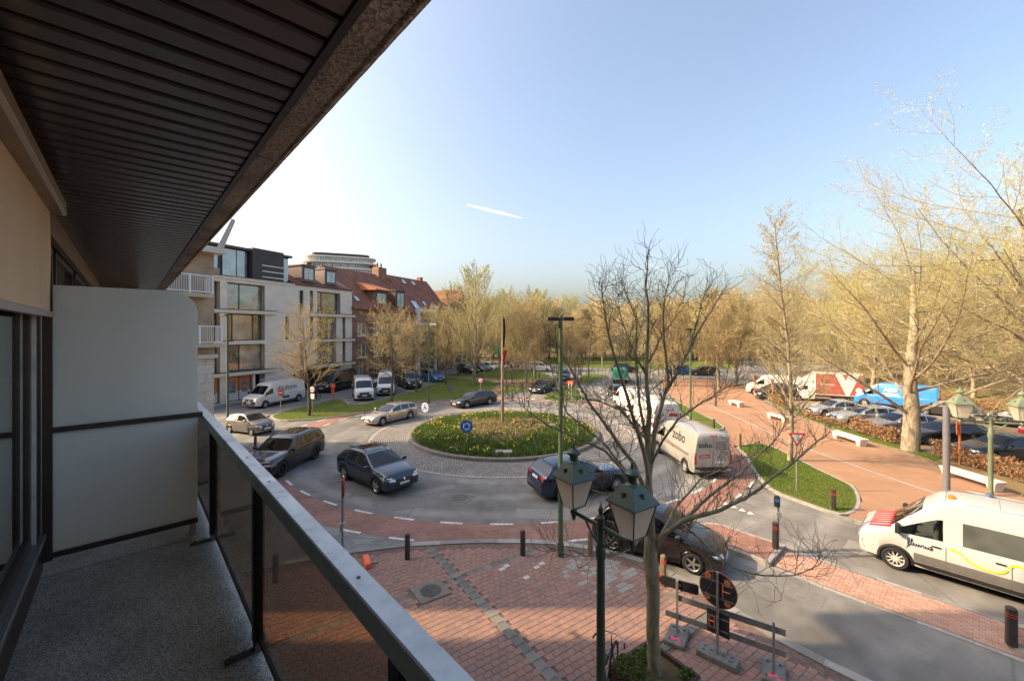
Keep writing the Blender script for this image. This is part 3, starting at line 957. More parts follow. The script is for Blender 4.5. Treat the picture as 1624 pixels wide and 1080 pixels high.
# next wing behind the alley: its roof line throws the broad shadow
# soffit
sof = thing('balcony_soffit', 'dark brown soffit of narrow metal boards above the balcony', 'soffit', tuple(bal(0, 0, SZ)))
org = Vector(tuple(bal(0, 0, SZ)))
def sb(t, s, z): return bal(t, s, z) - Vector((0, 0, 0)) - Vector((org.x, org.y, org.z))
MB(sb).box((-3.4, -.46, SZ + .022), (T1, .49, SZ + .05)).build('backing', plain('soffit_backing', (.006, .006, .006), .9), sof)
tt = -3.3
c = .012
smesh = None
while tt < T1 - .1:
    a, b = tt + .010, tt + .118
    m = MB()
    vs, s0, s1 = [], -.449, .482
    for s in (s0, s1):
        for (x, z) in ((a, .02), (a, c * .5), (a + c, 0), (b - c, 0), (b, c * .5), (b, .02)):
            p = BD * (x - tt) + BN * s
            vs.append((p.x, p.y, z))
    m.add(vs, [(i, i + 1, i + 7, i + 6) for i in range(5)] + [(5, 0, 6, 11), (5, 4, 3, 2, 1, 0), (6, 7, 8, 9, 10, 11)])
    if smesh is None: smesh = m.mesh('soffit_board', M_SLAT)
    p = BD * tt
    link('soffit_board', smesh, sof, (p.x, p.y, 0))
    tt += .128
MB(sb).box((-3.4, .483, SZ - .012), (T1, .509, SZ + .03)).build('edge_trim', plain('soffit_trim', (.03, .028, .027), .4, .3), sof)
# exposed aggregate edge beam of the slab above, in lengths
bm_ = thing('slab_edge_beam', 'pebble-finished concrete edge beam along the slab above the balcony', 'beam', tuple(bal(0, .58, SZ)))
org = Vector(tuple(bal(0, .58, SZ)))
cuts = [-3.5, 2.62, 6.4, 10.2, T1]
for a, b in zip(cuts, cuts[1:]):
    m = MB(sb)
    a += .008; b -= .008
    nseg = max(2, int((b - a) / .05))
    pf = [(.511, .36), (.511, .012), (.516, -.002), (.604, -.010), (.610, .006), (.622, .012), (.630, -.002), (.648, .004), (.654, .03), (.654, .36)]
    vs, fs = [], []
    k = len(pf)
    for i in range(nseg + 1):
        t = a + (b - a) * i / nseg
        for j, (s, z) in enumerate(pf):
            j1 = rnd.uniform(-.0022, .0022) if 1 < j < 9 else 0
            vs.append((t, s + j1, SZ + z + j1))
    for i in range(nseg):
        for j in range(k - 1):
            fs.append((i*k+j, i*k+j+1, (i+1)*k+j+1, (i+1)*k+j))
    fs += [tuple(range(k)), tuple(range(nseg * k, nseg * k + k))]
    m.add(vs, fs).build('beam_length', M_STONE, bm_, smooth=50)
structure('slab_above', MB(bal).box((-3.5, -.46, SZ + .055), (T1, .505, SZ + .34)), plain('slab_concrete', (.3, .28, .25), .9))

# roller blind in front of the sliding door
rb = thing('roller_blind', 'beige outdoor roller blind half lowered in front of the glass door', 'blind', tuple(bal(0, -.38, FZ)))
org = Vector(tuple(bal(0, -.38, FZ)))
m = MB(sb)
zb0, zb1 = CAMZ + .775, CAMZ + .862
m.add([(t, s, z) for t in (-3.2, 4.17) for (s, z) in ((-.468, zb0), (-.325, zb0), (-.313, zb0 + .012), (-.313, zb1), (-.468, zb1 + .06))],
      [(i, (i + 1) % 5, 5 + (i + 1) % 5, 5 + i) for i in range(5)] + [(4, 3, 2, 1, 0), (5, 6, 7, 8, 9)])
m.build('cassette', plain('blind_cassette', (.32, .24, .185), .4, .3, var=.12, scale=2), rb)
MB(sb).box((-3.2, -.3135, zb0 + .012), (4.17, -.3105, zb0 + .018)).build('drip_lip', M_RAIL, rb)
q = N('blind_fabric'); v = q.coord('Object')
w1 = q.noise(q.coord('Object', (1, 1, .12)), 3.0, 5); w2 = q.noise(v, 300, 2)
q.base(q.mix(1.0, q.ramp(w1, [(.3, (.58, .42, .28)), (.7, (.68, .51, .355))]), q.ramp(w2, [(.3, (.88,) * 3), (.7, (1.05,) * 3)]), 'MULTIPLY'), .9, spec=.1)
tl = q.n('ShaderNodeBsdfTranslucent'); tl.inputs[0].default_value = (.4, .3, .2, 1)
mx = q.n('ShaderNodeMixShader'); mx.inputs[0].default_value = .15
q.l(q.b.outputs[0], mx.inputs[1]); q.l(tl.outputs[0], mx.inputs[2]); q.l(mx.outputs[0], q.out.inputs[0])
m = MB(sb); vs = []
nn = 40
for i in range(nn + 1):
    t = -3.15 + (4.09 + 3.15) * i / nn
    for z in np.linspace(CAMZ + .118, zb0 + .02, 6):
        vs.append((t, -.383 + .004 * math.sin(t * 2.1) + .003 * math.sin(z * 9 + t), z))
m.add(vs, [(6*i+j, 6*(i+1)+j, 6*(i+1)+j+1, 6*i+j+1) for i in range(nn) for j in range(5)])
m.build('fabric', q.m, rb, smooth=80, fix=False)
MB(sb).cbox((-3.16, -.398, CAMZ + .085), (4.10, -.366, CAMZ + .122), .005).build('bottom_bar', plain('blind_bar', (.34, .29, .255), .4, .4), rb)

# sliding door
sd = thing('sliding_door', 'wide glass balcony door in a dark bronze frame beneath the beige blind', 'door', tuple(bal(0, -.45, FZ)))
org = Vector(tuple(bal(0, -.45, FZ)))
m = MB(sb)
m.box((-3.2, -.52, FZ + .01), (4.22, -.425, FZ + .24)); m.build('threshold', M_BROWN, sd)
MB(sb).cbox((-3.2, -.50, FZ + .24), (4.2, -.405, FZ + .268), .004).build('sill_track', M_DOORSILL, sd)
m = MB(sb)
m.box((4.06, -.50, FZ + .268), (4.22, -.435, SZ)); m.box((4.00, -.495, FZ + .268), (4.06, -.455, SZ)); m.box((-3.2, -.50, SZ - .09), (4.00, -.44, SZ))
m.build('frame', M_BROWN, sd)
m = MB(sb)
m.box((3.93, -.488, FZ + .268), (4.00, -.452, SZ - .09)); m.box((1.2, -.488, FZ + .268), (1.30, -.452, SZ - .09)); m.box((1.30, -.488, FZ + .268), (3.93, -.452, FZ + .33))
m.build('leaf_frame', plain('leaf_frame', (.055, .042, .038), .42, .3), sd)
MB(sb).box((1.30, -.474, FZ + .33), (3.93, -.466, SZ - .09)).build('pane', M_DOORGL, sd)
MB(sb).box((-3.2, -.474, FZ + .268), (1.2, -.466, SZ - .09)).build('pane', M_DOORGL, sd)
MB(sb).box((3.995, -.452, FZ + .24), (4.005, -.432, SZ - .1)).build('edge_strip', M_RAIL, sd)
# curtain in the room
cu = MB(bal); vs = []
nn = 220
for i in range(nn + 1):
    t = -3.0 + 6.95 * i / nn
    s = -.74 + .035 * math.sin(t * 27) + .015 * math.sin(t * 61 + 1)
    vs += [(t, s, FZ + .04), (t, s, SZ - .06)]
cu.add(vs, [(2*i, 2*i+2, 2*i+3, 2*i+1) for i in range(nn)])
tag(cu.build('curtain', plain('net_curtain', (.80, .80, .74), .9, var=.05), smooth=80, fix=False), 'pale curtain hanging behind the glass balcony door', 'curtain')

# frosted privacy screen across the balcony
ps = thing('privacy_screen', 'frosted glass privacy screen with dark bars across the balcony', 'screen', tuple(bal(4.19, 0, FZ)))
org = Vector(tuple(bal(4.19, 0, FZ)))
TP = 4.19
m = MB(sb); m.box((TP - .025, -.425, FZ + .075), (TP + .025, -.378, CAMZ + .315)); m.build('wall_post', M_BROWN, ps)
def pane(z0, z1, s0, s1, rr=0):
    pts = [(s0, z0), (s1, z0)]
    if rr:
        for k in range(11):
            a = R(90) * k / 10
            pts.append((s1 - rr + rr * math.cos(a), z1 - rr + rr * math.sin(a)))
    else: pts.append((s1, z1))
    pts.append((s0, z1))
    n = len(pts); mm = MB(sb)
    mm.add([(TP - .004, s, z) for s, z in pts] + [(TP + .004, s, z) for s, z in pts], [tuple(range(n)), tuple(range(2*n-1, n-1, -1))] + [(i, (i+1) % n, n + (i+1) % n, n + i) for i in range(n)])
    return mm.build('pane', M_FROST, ps)
zmid = CAMZ - .672
pane(zmid + .018, CAMZ + .307, -.378, .408, .17)
pane(FZ + .125, zmid - .018, -.378, .408)
MB(sb).box((TP - .02, -.378, zmid - .018), (TP + .02, .44, zmid + .018)).build('middle_bar', M_BROWN, ps)
MB(sb).box((TP - .02, -.378, FZ + .09), (TP + .02, .41, FZ + .125)).build('bottom_bar', M_BROWN, ps)
MB(sb).box((TP - .018, .36, FZ), (TP + .018, .395, FZ + .09)).build('foot', plain('screen_foot', (.30, .24, .18), .7), ps)
MB(sb).box((TP + .02, .39, zmid - .012), (TP + .05, .405, zmid + .012)).build('bracket', M_BROWN, ps)

# railing
rl = thing('balcony_railing', 'balcony railing with wide grey handrail and smoked glass panes', 'railing', tuple(bal(0, .48, FZ)))
org = Vector(tuple(bal(0, .48, FZ)))
ZR = CAMZ - .70
def rail_len(a, b):
    m = MB(sb)
    pf = [(.450, ZR - .066), (.450, ZR - .004), (.454, ZR), (.511, ZR), (.515, ZR - .004), (.515, ZR - .066)]
    k = len(pf)
    m.add([(a, s, z) for s, z in pf] + [(b, s, z) for s, z in pf], [(i, (i+1) % k, k + (i+1) % k, k + i) for i in range(k)] + [tuple(range(k)), tuple(range(2*k-1, k-1, -1))])
    return m.build('handrail', M_RAIL, rl)
rail_len(-3.4, 2.022); rail_len(2.025, 7.0); rail_len(7.003, T1 - .1)
posts = [-2.12, -.60, .925, 2.447, 3.97, 5.49, 7.01, 8.53, 10.05, 11.57]
M_POSTB = plain('post_bronze', (.012, .011, .011), .4, .4)
for t in posts:
    po = MB(sb).cbox((t - .03, .462, FZ + .05), (t + .03, .502, ZR - .066), .004).build('post', M_POSTB, rl)
    MB(sb).box((t - .022, .468, FZ), (t + .022, .496, FZ + .05)).build('post_shoe', plain('post_shoe', (.07, .05, .042), .6), po)
    MB(sb).cbox((t - .02, .345, FZ), (t + .02, .505, FZ + .014), .003).build('foot_plate', plain('foot_plate', (.05, .046, .042), .6, .4), po)
    b = MB(sb)
    for (x, s) in ((t, .37), (t, .43)): b.box((x - .008, s - .008, FZ + .014), (x + .008, s + .008, FZ + .026))
    b.build('bolt', plain('bolt', (.10, .095, .09), .5, .6), po)
for a, b in zip(posts, posts[1:]):
    for x_ in (a + .25, b - .25):
        MB(sb).lathe([(.006, ZR + .0005), (.006, ZR + .002), (0, ZR + .003)], 8, (x_, .482, 0)).build('screw', MATS['bolt'], rl)
    MB(sb).box((a + .032, .486, FZ + .085), (b - .032, .492, ZR - .085)).build('pane', M_SMOKE, rl)
    for z0_, z1_ in ((ZR - .089, ZR - .067), (FZ + .06, FZ + .087)): MB(sb).box((a + .03, .480, z0_), (b - .03, .498, z1_)).build('pane_frame', M_BLACKP, rl)
    MB(sb).box((a + .031, .484, FZ + .087), (a + .040, .494, ZR - .089)).build('pane_gasket', plain('gasket', (.24, .21, .18), .6), rl)

# ------------------------------------------------------------------ brick block with white balconies
FD = Vector((0.447, 1.0, 0)).normalized()      # the street front on the left runs this way
FN = Vector((FD.y, -FD.x, 0))                  # outwards, to the street
def fac(o):
    def f(k, n, z): p = o + FD * k + FN * n; return Vector((p.x, p.y, z))
    return f
C2 = Vector((-20.05, 28.3, 0))
bb = thing('brick_apartment_block', 'tan brick apartment block with white railed balconies at the street corner', 'building', (0, 0, 0))
f2 = fac(C2)
fv = facade_vec(tuple(FD))
M_TANB = brick_mat('tan_brick', (.40, .28, .165), (.50, .36, .22), (.42, .36, .28), .21, .065, vec=fv, ms=.01)
M_LIME = plain('pale_limestone', (.60, .55, .47), .8, var=.08, scale=3)
wl = MB()
def block2(k0, k1, n):
    a, b = f2(k1, n, 0), f2(k0, n, 0)
    return [(a.x, a.y), (a.x - 14, a.y), (b.x - 14, b.y), (b.x, b.y)]
wl.prism(block2(-19.3, 0, 0), 5.95, 12.7); wl.prism(block2(-19.3, -.6, -.3), 13.1, 21.4); wl.build('wall', M_TANB, bb)
MB().prism(block2(-19.3, -.06, -.06), 0, 5.95).build('wall_core', M_LIME, bb)
row = 0
z = .0
while z < 5.9:                                  # stone blocks of the ground storey
    h = .59
    k = -.003 - (.55 if row % 2 else 0)
    first = True
    while k > -9:
        w = 1.1 if not (first and row % 2) else .55
        kk0 = -.003 if first else k
        k1 = kk0 - w
        MB(f2).box((k1 + .012, -.08, z + .008), (kk0, -.001 + rnd.uniform(0, .008), min(z + h - .008, 5.94))).build('stone_block', rnd.choice([M_LIME, plain('warm_limestone', (.56, .50, .42), .8, var=.1, scale=3)]), bb)
        k = k1; first = False
    z += h; row += 1
# end wall of the block facing the side street
MB(f2).box((-19.3, -.1, 12.7), (.35, .75, 13.05)).build('cornice', M_LIME, bb)
MB(f2).box((-19.3, 0, 5.75), (.12, .22, 6.0)).build('string_course', M_LIME, bb)
st = MB(); st.tube([tuple(f2(.1, .45, 13.05)), tuple(f2(.95, .55, 15.2))], [.2, .14], 4); st.build('raking_strut', plain('strut_stone', (.5, .46, .4), .8), bb)
for (zf, k0, k1, dep) in ((9.95, -9.5, -.55, .9), (6.72, -9.5, .1, .75)):
    b = MB(f2); b.box((k0, 0, zf - .22), (k1, dep, zf)); bo = b.build('balcony', plain('balcony_stone', (.52, .44, .33), .8), bb)
    rr = MB(f2)
    rr.box((k0, dep - .06, zf + 1.12), (k1, dep - .01, zf + 1.18)); rr.box((k0, dep - .06, zf + .08), (k1, dep - .01, zf + .14))
    rr.box((k1 - .05, .02, zf + 1.12), (k1, dep - .06, zf + 1.18)); rr.box((k1 - .05, .02, zf + .08), (k1, dep - .06, zf + .14))
    k = k1 - .03
    while k > k0:
        rr.box((k - .012, dep - .045, zf + .14), (k + .012, dep - .02, zf + 1.12)); k -= .13
    k = k1 - .04
    while k > k0:
        rr.box((k - .05, dep - .075, zf), (k + .03, dep, zf + 1.2)); k -= 1.35
    y = .1
    while y < dep - .08:
        rr.box((k1 - .04, y - .012, zf + .14), (k1 - .015, y + .012, zf + 1.12)); y += .13
    rr.build('white_railing', plain('white_rail_paint', (.80, .80, .79), .4, var=.04), bo)
for zf in (6.9, 10.1):
    for k0 in (-3.4, -6.6):
        w = MB(f2); w.box((k0 - 1.7, -.02, zf), (k0, .03, zf + 2.1)); wo = w.build('window', M_SIGNW, bb)
        MB(f2).box((k0 - 1.6, .03, zf + .1), (k0 - .1, .035, zf + 2.0)).build('pane', MATS['neighbour_pane'], wo)
# pot plants and a chair on the balconies are too small to tell apart

# ------------------------------------------------------------------ cream building
C3 = Vector((-30.3, 41.9, 0))
f3 = fac(C3)
cb = thing('cream_apartment_building', 'modern cream stone building with large windows and dark penthouse', 'building', (0, 0, 0))
M_CREAM = brick_mat('cream_brick', (.70, .64, .56), (.78, .72, .64), (.64, .58, .51), .5, .065, vec=fv, ms=.008, bump=.2, noise_amt=.12)
M_SLABW = plain('pale_slab', (.66, .60, .52), .8, var=.08, scale=2)
M_SLABD = plain('slab_capping', (.075, .066, .062), .6)
M_WINF = plain('window_bronze', (.045, .038, .035), .5, .2)
M_PANE = window_mat('mirror_pane', (.10, .10, .085), .02)
M_PANEB = window_mat('bright_pane', (.30, .32, .30), .02)
M_PANEW = window_mat('curtained_pane', (.34, .31, .26), .04)
KL = 19.0
ZS = [3.05, 6.3, 9.6, 12.95]
# wall is built as strips round the openings, storey by storey
openings = []                                   # (k0, k1, z0, z1, inset, mullions)
for i, (z0, z1) in enumerate(((3.25, 6.1), (6.5, 9.35), (9.8, 12.6))):
    openings.append((-2.2, 1.15, z0, z1, .55, []))
    openings.append((1.9, 6.0, z0, z1, .55, [.38] if i != 1 else [.2, .74]))
    if i == 1: openings.append((8.6, 9.05, z0 + .0, z1 - .1, .3, []))
    else: openings.append((10.5, 11.05, z0, z1 - .1, .3, []))
    if i: openings.append((12.0, 12.5, z0, z1, .3, []))
    openings.append((13.1, 16.9 if i == 2 else 16.2, z0, z1, .5, [.28] if i == 2 else [.3, .66]))
    if i < 2: openings.append((17.3, 17.8, z0, z1, .4, []))
openings.append((-2.2, 1.15, .1, 2.75, .25, [])); openings.append((1.9, 4.6, .1, 2.75, .25, [.5])); openings.append((4.9, 6.0, .1, 2.75, .9, []))
openings.append((9.6, 16.9, .05, 2.7, 2.2, []))
def wall_with_openings(mb, f, k0, k1, z0, z1, ops, thick=.35):
    ks = sorted(set([k0, k1] + [min(max(o[0], k0), k1) for o in ops] + [min(max(o[1], k0), k1) for o in ops]))
    for a, b in zip(ks, ks[1:]):
        if b - a < 1e-4: continue
        hs = sorted([(o[2], o[3]) for o in ops if o[0] < (a + b) / 2 < o[1]])
        z = z0
        for (c, d) in hs:
            if c - z > 1e-3: mb.box((a, -thick, z), (b, 0, c))
            z = max(z, d)
        if z1 - z > 1e-3: mb.box((a, -thick, z), (b, 0, z1))
m = MB(f3); wall_with_openings(m, f3, -4, KL, 0, 12.95, openings); m.build('wall', M_CREAM, cb)
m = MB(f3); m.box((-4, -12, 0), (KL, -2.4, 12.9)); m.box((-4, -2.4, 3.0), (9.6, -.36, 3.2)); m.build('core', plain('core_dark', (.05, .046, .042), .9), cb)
for (k0, k1, z0, z1, ins, mul) in openings:
    if ins > 2: continue
    fr = MB(f3); w = .09
    fr.box((k0, -ins - .06, z0), (k0 + w, -ins, z1)); fr.box((k1 - w, -ins - .06, z0), (k1, -ins, z1))
    fr.box((k0 + w, -ins - .06, z1 - w), (k1 - w, -ins, z1)); fr.box((k0 + w, -ins - .06, z0), (k1 - w, -ins, z0 + w))
    for u in mul:
        kk = k0 + (k1 - k0) * u; fr.box((kk - .05, -ins - .06, z0 + w), (kk + .05, -ins, z1 - w))
    rv = MB(f3)                                  # reveals
    rv.box((k0 - .01, -ins - .08, z0), (k0, -.0, z1)); rv.box((k1, -ins - .08, z0), (k1 + .01, 0, z1)); rv.box((k0, -ins - .08, z1), (k1, 0, z1 + .01))
    wo = fr.build('window', M_WINF, cb)
    if z0 > 1:
        us = [0] + mul + [1]
        for a, b in zip(us, us[1:]):
            MB(f3).box((k0 + (k1-k0)*a + .02, -ins - .045, z0 + .02), (k0 + (k1-k0)*b - .02, -ins - .035, z1 - .02)).build('pane', rnd.choice([M_PANE, M_PANE, M_PANEW]) if z0 < 9 or k0 > 10 else M_PANEB, wo)
    rv.build('reveal', M_SLABW, wo)
# posters in the shop windows at street level
for (k0, k1) in ((-2.1, 1.1), (2.0, 3.2), (3.3, 4.5)):
    po = MB(f3).box((k0, -.30, .2), (k1, -.26, 2.7)).build('shop_pane', plain('shop_poster_white', (.62, .63, .65), .3, coat=.6), cb)
    MB(f3).box((k0, -.262, 1.2), (k1, -.255, 2.65)).build('poster_top', plain('poster_orange', (.62, .16, .03), .4), po)
    MB(f3).box((k0 + .25, -.256, 1.0), (k1 - .25, -.249, 2.35)).build('poster_picture', plain('poster_picture', (.22, .21, .22), .4, var=.7, scale=2.5), po)
# bronze spandrel between the second and third level of the left bay
MB(f3).box((1.9, -.5, 6.1), (6.0, -.42, 6.5)).build('spandrel', plain('spandrel_bronze', (.10, .085, .08), .5), cb)
# floor slabs projecting
for i, z in enumerate(ZS[:3]):
    k1 = 7.3 if i != 1 else 2.3
    MB(f3).box((-4, .0, z - .18), (k1, .38, z + .16)).build('slab', M_SLABW, cb)
    MB(f3).box((-4, .0, z + .16), (k1 + .02, .42, z + .23)).build('slab_capping', M_SLABD, cb)
    k0 = 11.8
    MB(f3).box((k0, .0, z - .18), (KL + .3, .35, z + .16)).build('slab', M_SLABW, cb)
    MB(f3).box((k0, .0, z + .16), (KL + .32, .39, z + .23)).build('slab_capping', M_SLABD, cb)
    MB(f3).box((7.3, -.01, z + .02), (11.8, .012, z + .05)).build('joint_line', M_SLABD, cb)
MB(f3).box((-4, -.02, 12.95), (KL + .1, .10, 13.22)).build('cornice', M_SLABW, cb)
MB(f3).box((-4, -.02, 13.22), (KL + .12, .14, 13.29)).build('cornice_cap', M_SLABD, cb)
for (k0, k1) in ((1.15, 1.9), (6.0, 6.7)):
    pass
# penthouse
M_DARKP = plain('penthouse_dark', (.035, .033, .035), .5, .2, var=.2)
M_PENTG = window_mat('penthouse_glass', (.20, .27, .32), .03)
MB(f3).box((-4, -9, 13.25), (9.8, -1.1, 16.35)).build('penthouse', M_DARKP, cb)
MB(f3).box((-4, -9.2, 16.35), (9.9, -.45, 16.6)).build('penthouse_roof', M_SLABD, cb)
for (k0, k1) in ((-3.2, -.2), (.0, 1.5), (2.0, 3.4), (3.5, 4.6), (8.9, 9.7)):
    MB(f3).box((k0, -1.09, 13.35), (k1, -.98, 16.25)).build('pane', M_PENTG, cb)
bx = MB(f3); bx.box((4.8, -3, 13.3), (8.6, -.3, 16.75)); bo = bx.build('stair_house', plain('stair_house', (.045, .04, .04), .6, var=.25, scale=1.2), cb)
for z in (13.6, 14.25, 14.9): MB(f3).box((5.9, -.299, z), (8.58, -.26, z + .09)).build('rail', M_SIGNW, bo)
# terrace clutter on the left
MB(f3).box((-4, -.3, 13.3), (1.2, -.1, 13.95)).build('terrace_parapet', plain('terrace_parapet', (.35, .27, .22), .8, var=.3, scale=4), cb)

# tiled roofs
M_TILE = brick_mat('red_roof_tile', (.225, .085, .052), (.30, .125, .075), (.12, .05, .035), .28, .22, vec=facade_vec(tuple(FD)), ms=.02, bump=.8, noise_amt=.3)
M_TILED = brick_mat('brown_roof_tile', (.155, .062, .045), (.20, .085, .06), (.08, .035, .03), .28, .22, vec=facade_vec(tuple(FD)), ms=.02, bump=.8, noise_amt=.25)
def gable_roof(name, f, k0, k1, n0, nr, n1, ze, zr, mat, parent, lip=.25, ze2=None):
    ze2 = ze if ze2 is None else ze2
    m = MB(f)
    pf = [(n0, ze), (nr, zr), (n1, ze2), (n1, ze2 - .15), (nr, zr - .2), (n0, ze - .15)]
    m.add([(k0 - lip, a, z) for a, z in pf] + [(k1 + lip, a, z) for a, z in pf], [(i, (i+1) % 6, 6 + (i+1) % 6, 6 + i) for i in range(6)] + [(5, 4, 1, 0), (4, 3, 2, 1), (6, 7, 10, 11), (7, 8, 9, 10)])
    return m.build(name, mat, parent)
def dormer(f, k0, k1, n1, z0, z1, n0, parent, frame, panes=2, roofm=None):
    m = MB(f); m.box((k0, n0, z0), (k1, n1, z1)); d = m.build('dormer', frame, parent)
    fr = MB(f); fr.box((k0 + .25, n1, z0 + .2), (k1 - .25, n1 + .04, z1 - .25)); fr.build('window_frame', M_WINF, d)
    w = (k1 - k0 - .62) / panes
    for i in range(panes):
        MB(f).box((k0 + .31 + w * i + .03, n1 + .03, z0 + .28), (k0 + .31 + w * (i + 1) - .03, n1 + .06, z1 - .33)).build('pane', M_PENTG, d)
    MB(f).box((k0 - .12, n0, z1), (k1 + .12, n1 + .18, z1 + .16)).build('dormer_roof', frame, d)
    return d
ro = gable_roof('roof', f3, 9.8, KL, .12, -5.4, -11, 13.2, 15.9, M_TILED, cb, lip=.0)
for k0 in (11.4, 14.9): dormer(f3, k0, k0 + 2.0, -.7, 13.75, 15.75, -4.0, cb, plain('dormer_zinc', (.15, .12, .115), .55, .2))

# brick houses further along the street
def skylight(f, k0, w, n, z, slope, parent, L=1.1):
    """roof window lying on the slope; slope = (dn, dz) per unit length up the roof"""
    m = MB(f); dn, dz = slope
    off = .09
    m.add([(k0, n, z), (k0 + w, n, z), (k0 + w, n + dn * L, z + dz * L), (k0, n + dn * L, z + dz * L),
           (k0, n + off * dz, z - off * dn), (k0 + w, n + off * dz, z - off * dn), (k0 + w, n + dn * L + off * dz, z + dz * L - off * dn), (k0, n + dn * L + off * dz, z + dz * L - off * dn)],
          [(3,2,1,0),(4,5,6,7),(0,1,5,4),(1,2,6,5),(2,3,7,6),(3,0,4,7)])
    o = m.build('roof_window', M_WINF, parent)
    m = MB(f); e = .09; o2 = off + .012
    def q(u, t): return (k0 + u, n + dn * t + o2 * dz, z + dz * t - o2 * dn)
    m.add([q(e, e), q(w - e, e), q(w - e, L - e), q(e, L - e)], [(0, 1, 2, 3)]).build('pane', window_mat('skylight_pane', (.5, .54, .58), .03) if 'skylight_pane' not in MATS else MATS['skylight_pane'], o)
M_REDW = brick_mat('red_house_brick', (.25, .10, .065), (.33, .145, .095), (.25, .19, .15), .21, .065, vec=fv, ms=.01)
C4 = C3 + FD * KL
f4 = fac(C4)
h1 = thing('brick_town_house', 'red brick town house with copper dormer and tall red tiled roof', 'house', (0, 0, 0))
ops = [(1.0, 2.6, .6, 2.6), (3.2, 5.0, .3, 2.6), (6.2, 8.2, .6, 2.6), (1.0, 2.9, 3.7, 5.6), (4.2, 6.2, 3.7, 5.6), (7.4, 9.4, 3.7, 5.6), (10.6, 12.2, 3.7, 5.6), (1.0, 2.9, 6.8, 8.7), (4.2, 6.2, 6.8, 8.7), (7.4, 9.4, 6.8, 8.7), (10.6, 12.2, 6.8, 8.7), (10.0, 12.6, .4, 2.7)]
m = MB(f4); wall_with_openings(m, f4, .02, 13.9, 0, 10.7, ops); m.build('wall', M_REDW, h1)
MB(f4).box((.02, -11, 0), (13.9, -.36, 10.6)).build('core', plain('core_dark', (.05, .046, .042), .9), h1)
for (k0, k1, z0, z1) in ops:
    fr = MB(f4); w = .09
    fr.box((k0, -.2, z0), (k0 + w, -.14, z1)); fr.box((k1 - w, -.2, z0), (k1, -.14, z1)); fr.box((k0 + w, -.2, z1 - w), (k1 - w, -.14, z1)); fr.box((k0 + w, -.2, z0), (k1 - w, -.14, z0 + w)); fr.box(((k0 + k1) / 2 - .05, -.2, z0 + w), ((k0 + k1) / 2 + .05, -.14, z1 - w))
    wo = fr.build('window', M_SIGNW if z0 > 3 else M_WINF, h1)
    MB(f4).box((k0 + .05, -.19, z0 + .05), (k1 - .05, -.18, z1 - .05)).build('pane', rnd.choice([M_PANE, M_PANEW]), wo)
    MB(f4).box((k0 - .1, -.1, z0 - .12), (k1 + .1, .09, z0)).build('sill', M_SLABW, wo)
MB(f4).box((-.05, -.05, 10.55), (13.95, .3, 10.75)).build('gutter', M_SLABD, h1)
rf = gable_roof('roof', f4, 0, 13.9, .35, -6.0, -12.3, 10.72, 17.2, M_TILE, h1, lip=.06)
ch = MB(f4).box((11.2, -6.6, 15.6), (13.2, -5.2, 18.4)).build('chimney', M_REDW, rf)
for k in (11.7, 12.6): MB().lathe([(.16, 0), (.14, .7), (.18, .75), (.0, .76)], 10, tuple(f4(k, -5.9, 18.4))).build('chimney_pot', M_BLACKP, rf)
d = dormer(f4, 5.0, 7.6, -.3, 11.5, 13.6, -4.2, h1, plain('dormer_brown', (.10, .06, .045), .6))
dr = MB(f4); dr.add([(4.6, -4.6, 15.3), (8.1, -4.6, 15.3), (8.1, .2, 13.9), (4.6, .2, 13.9), (4.6, -4.6, 13.7), (8.1, -4.6, 13.7), (8.1, .2, 13.75), (4.6, .2, 13.75)], [(0,1,2,3),(7,6,5,4),(3,2,6,7),(0,3,7,4),(1,5,6,2),(0,4,5,1)])
dr.build('dormer_roof', plain('copper_sheet', (.42, .17, .075), .45, .4, var=.15), d)
dormer(f4, 9.6, 11.9, -.25, 11.2, 14.0, -3.6, h1, plain('dormer_brown', (.10, .06, .045), .6))
sl = Vector((-6.35, 6.48)).normalized()
for (k, t) in ((1.5, 1.5), (.5, 6.8)): skylight(f4, k, .95, .35 + sl.x * t, 10.72 + sl.y * t, (sl.x, sl.y), rf)

C5 = C4 + FD * 14
f5 = fac(C5)
h2 = thing('white_framed_house', 'house with white framed window bay beneath a long red tiled roof', 'house', (0, 0, 0))
MB(f5).box((0, -11, 0), (12, -.0, 10.4)).build('wall', brick_mat('dark_house_brick', (.22, .12, .085), (.28, .16, .11), (.2, .16, .13), .21, .065, vec=fv, ms=.01), h2)
bay = MB(f5)
for k in (.4, 5.4): bay.box((k, .0, 0), (k + .5, .7, 11.3))
for z in (2.7, 5.6, 8.5, 10.8): bay.box((.9, .0, z), (5.4, .68, z + .5))
bo = bay.build('bay_frame', plain('white_render', (.68, .66, .62), .7), h2)
for z in (.2, 3.2, 6.1, 9.0):
    MB(f5).box((.9, .2, z), (5.4, .3, z + 2.4 if z > 8 else z + 2.5)).build('pane', M_PANE, bo)
    fr = MB(f5); fr.box((3.05, .3, z), (3.2, .36, z + 1.8)); fr.build('window_bar', M_WINF, bo)
for z in (3.6, 6.6):
    for k0 in (6.8, 9.4):
        wo = MB(f5).box((k0, .0, z), (k0 + 1.7, .05, z + 1.9)).build('window', M_SIGNW, h2)
        MB(f5).box((k0 + .1, .045, z + .1), (k0 + 1.6, .06, z + 1.8)).build('pane', M_PANE, wo)
rf = gable_roof('roof', f5, 0, 12, .3, -6.0, -12.3, 10.4, 17.5, M_TILE, h2, lip=.06)
sl = Vector((-6.3, 7.1)).normalized()
for (k, t) in ((1.2, 1.2), (4.6, 2.2), (7.6, 1.6), (3.2, 7.6), (6.0, 7.6)): skylight(f5, k, 1.0 if t > 1.3 else 1.6, .3 + sl.x * t, 10.4 + sl.y * t, (sl.x, sl.y), rf, 1.2 if t > 1.3 else 2.0)
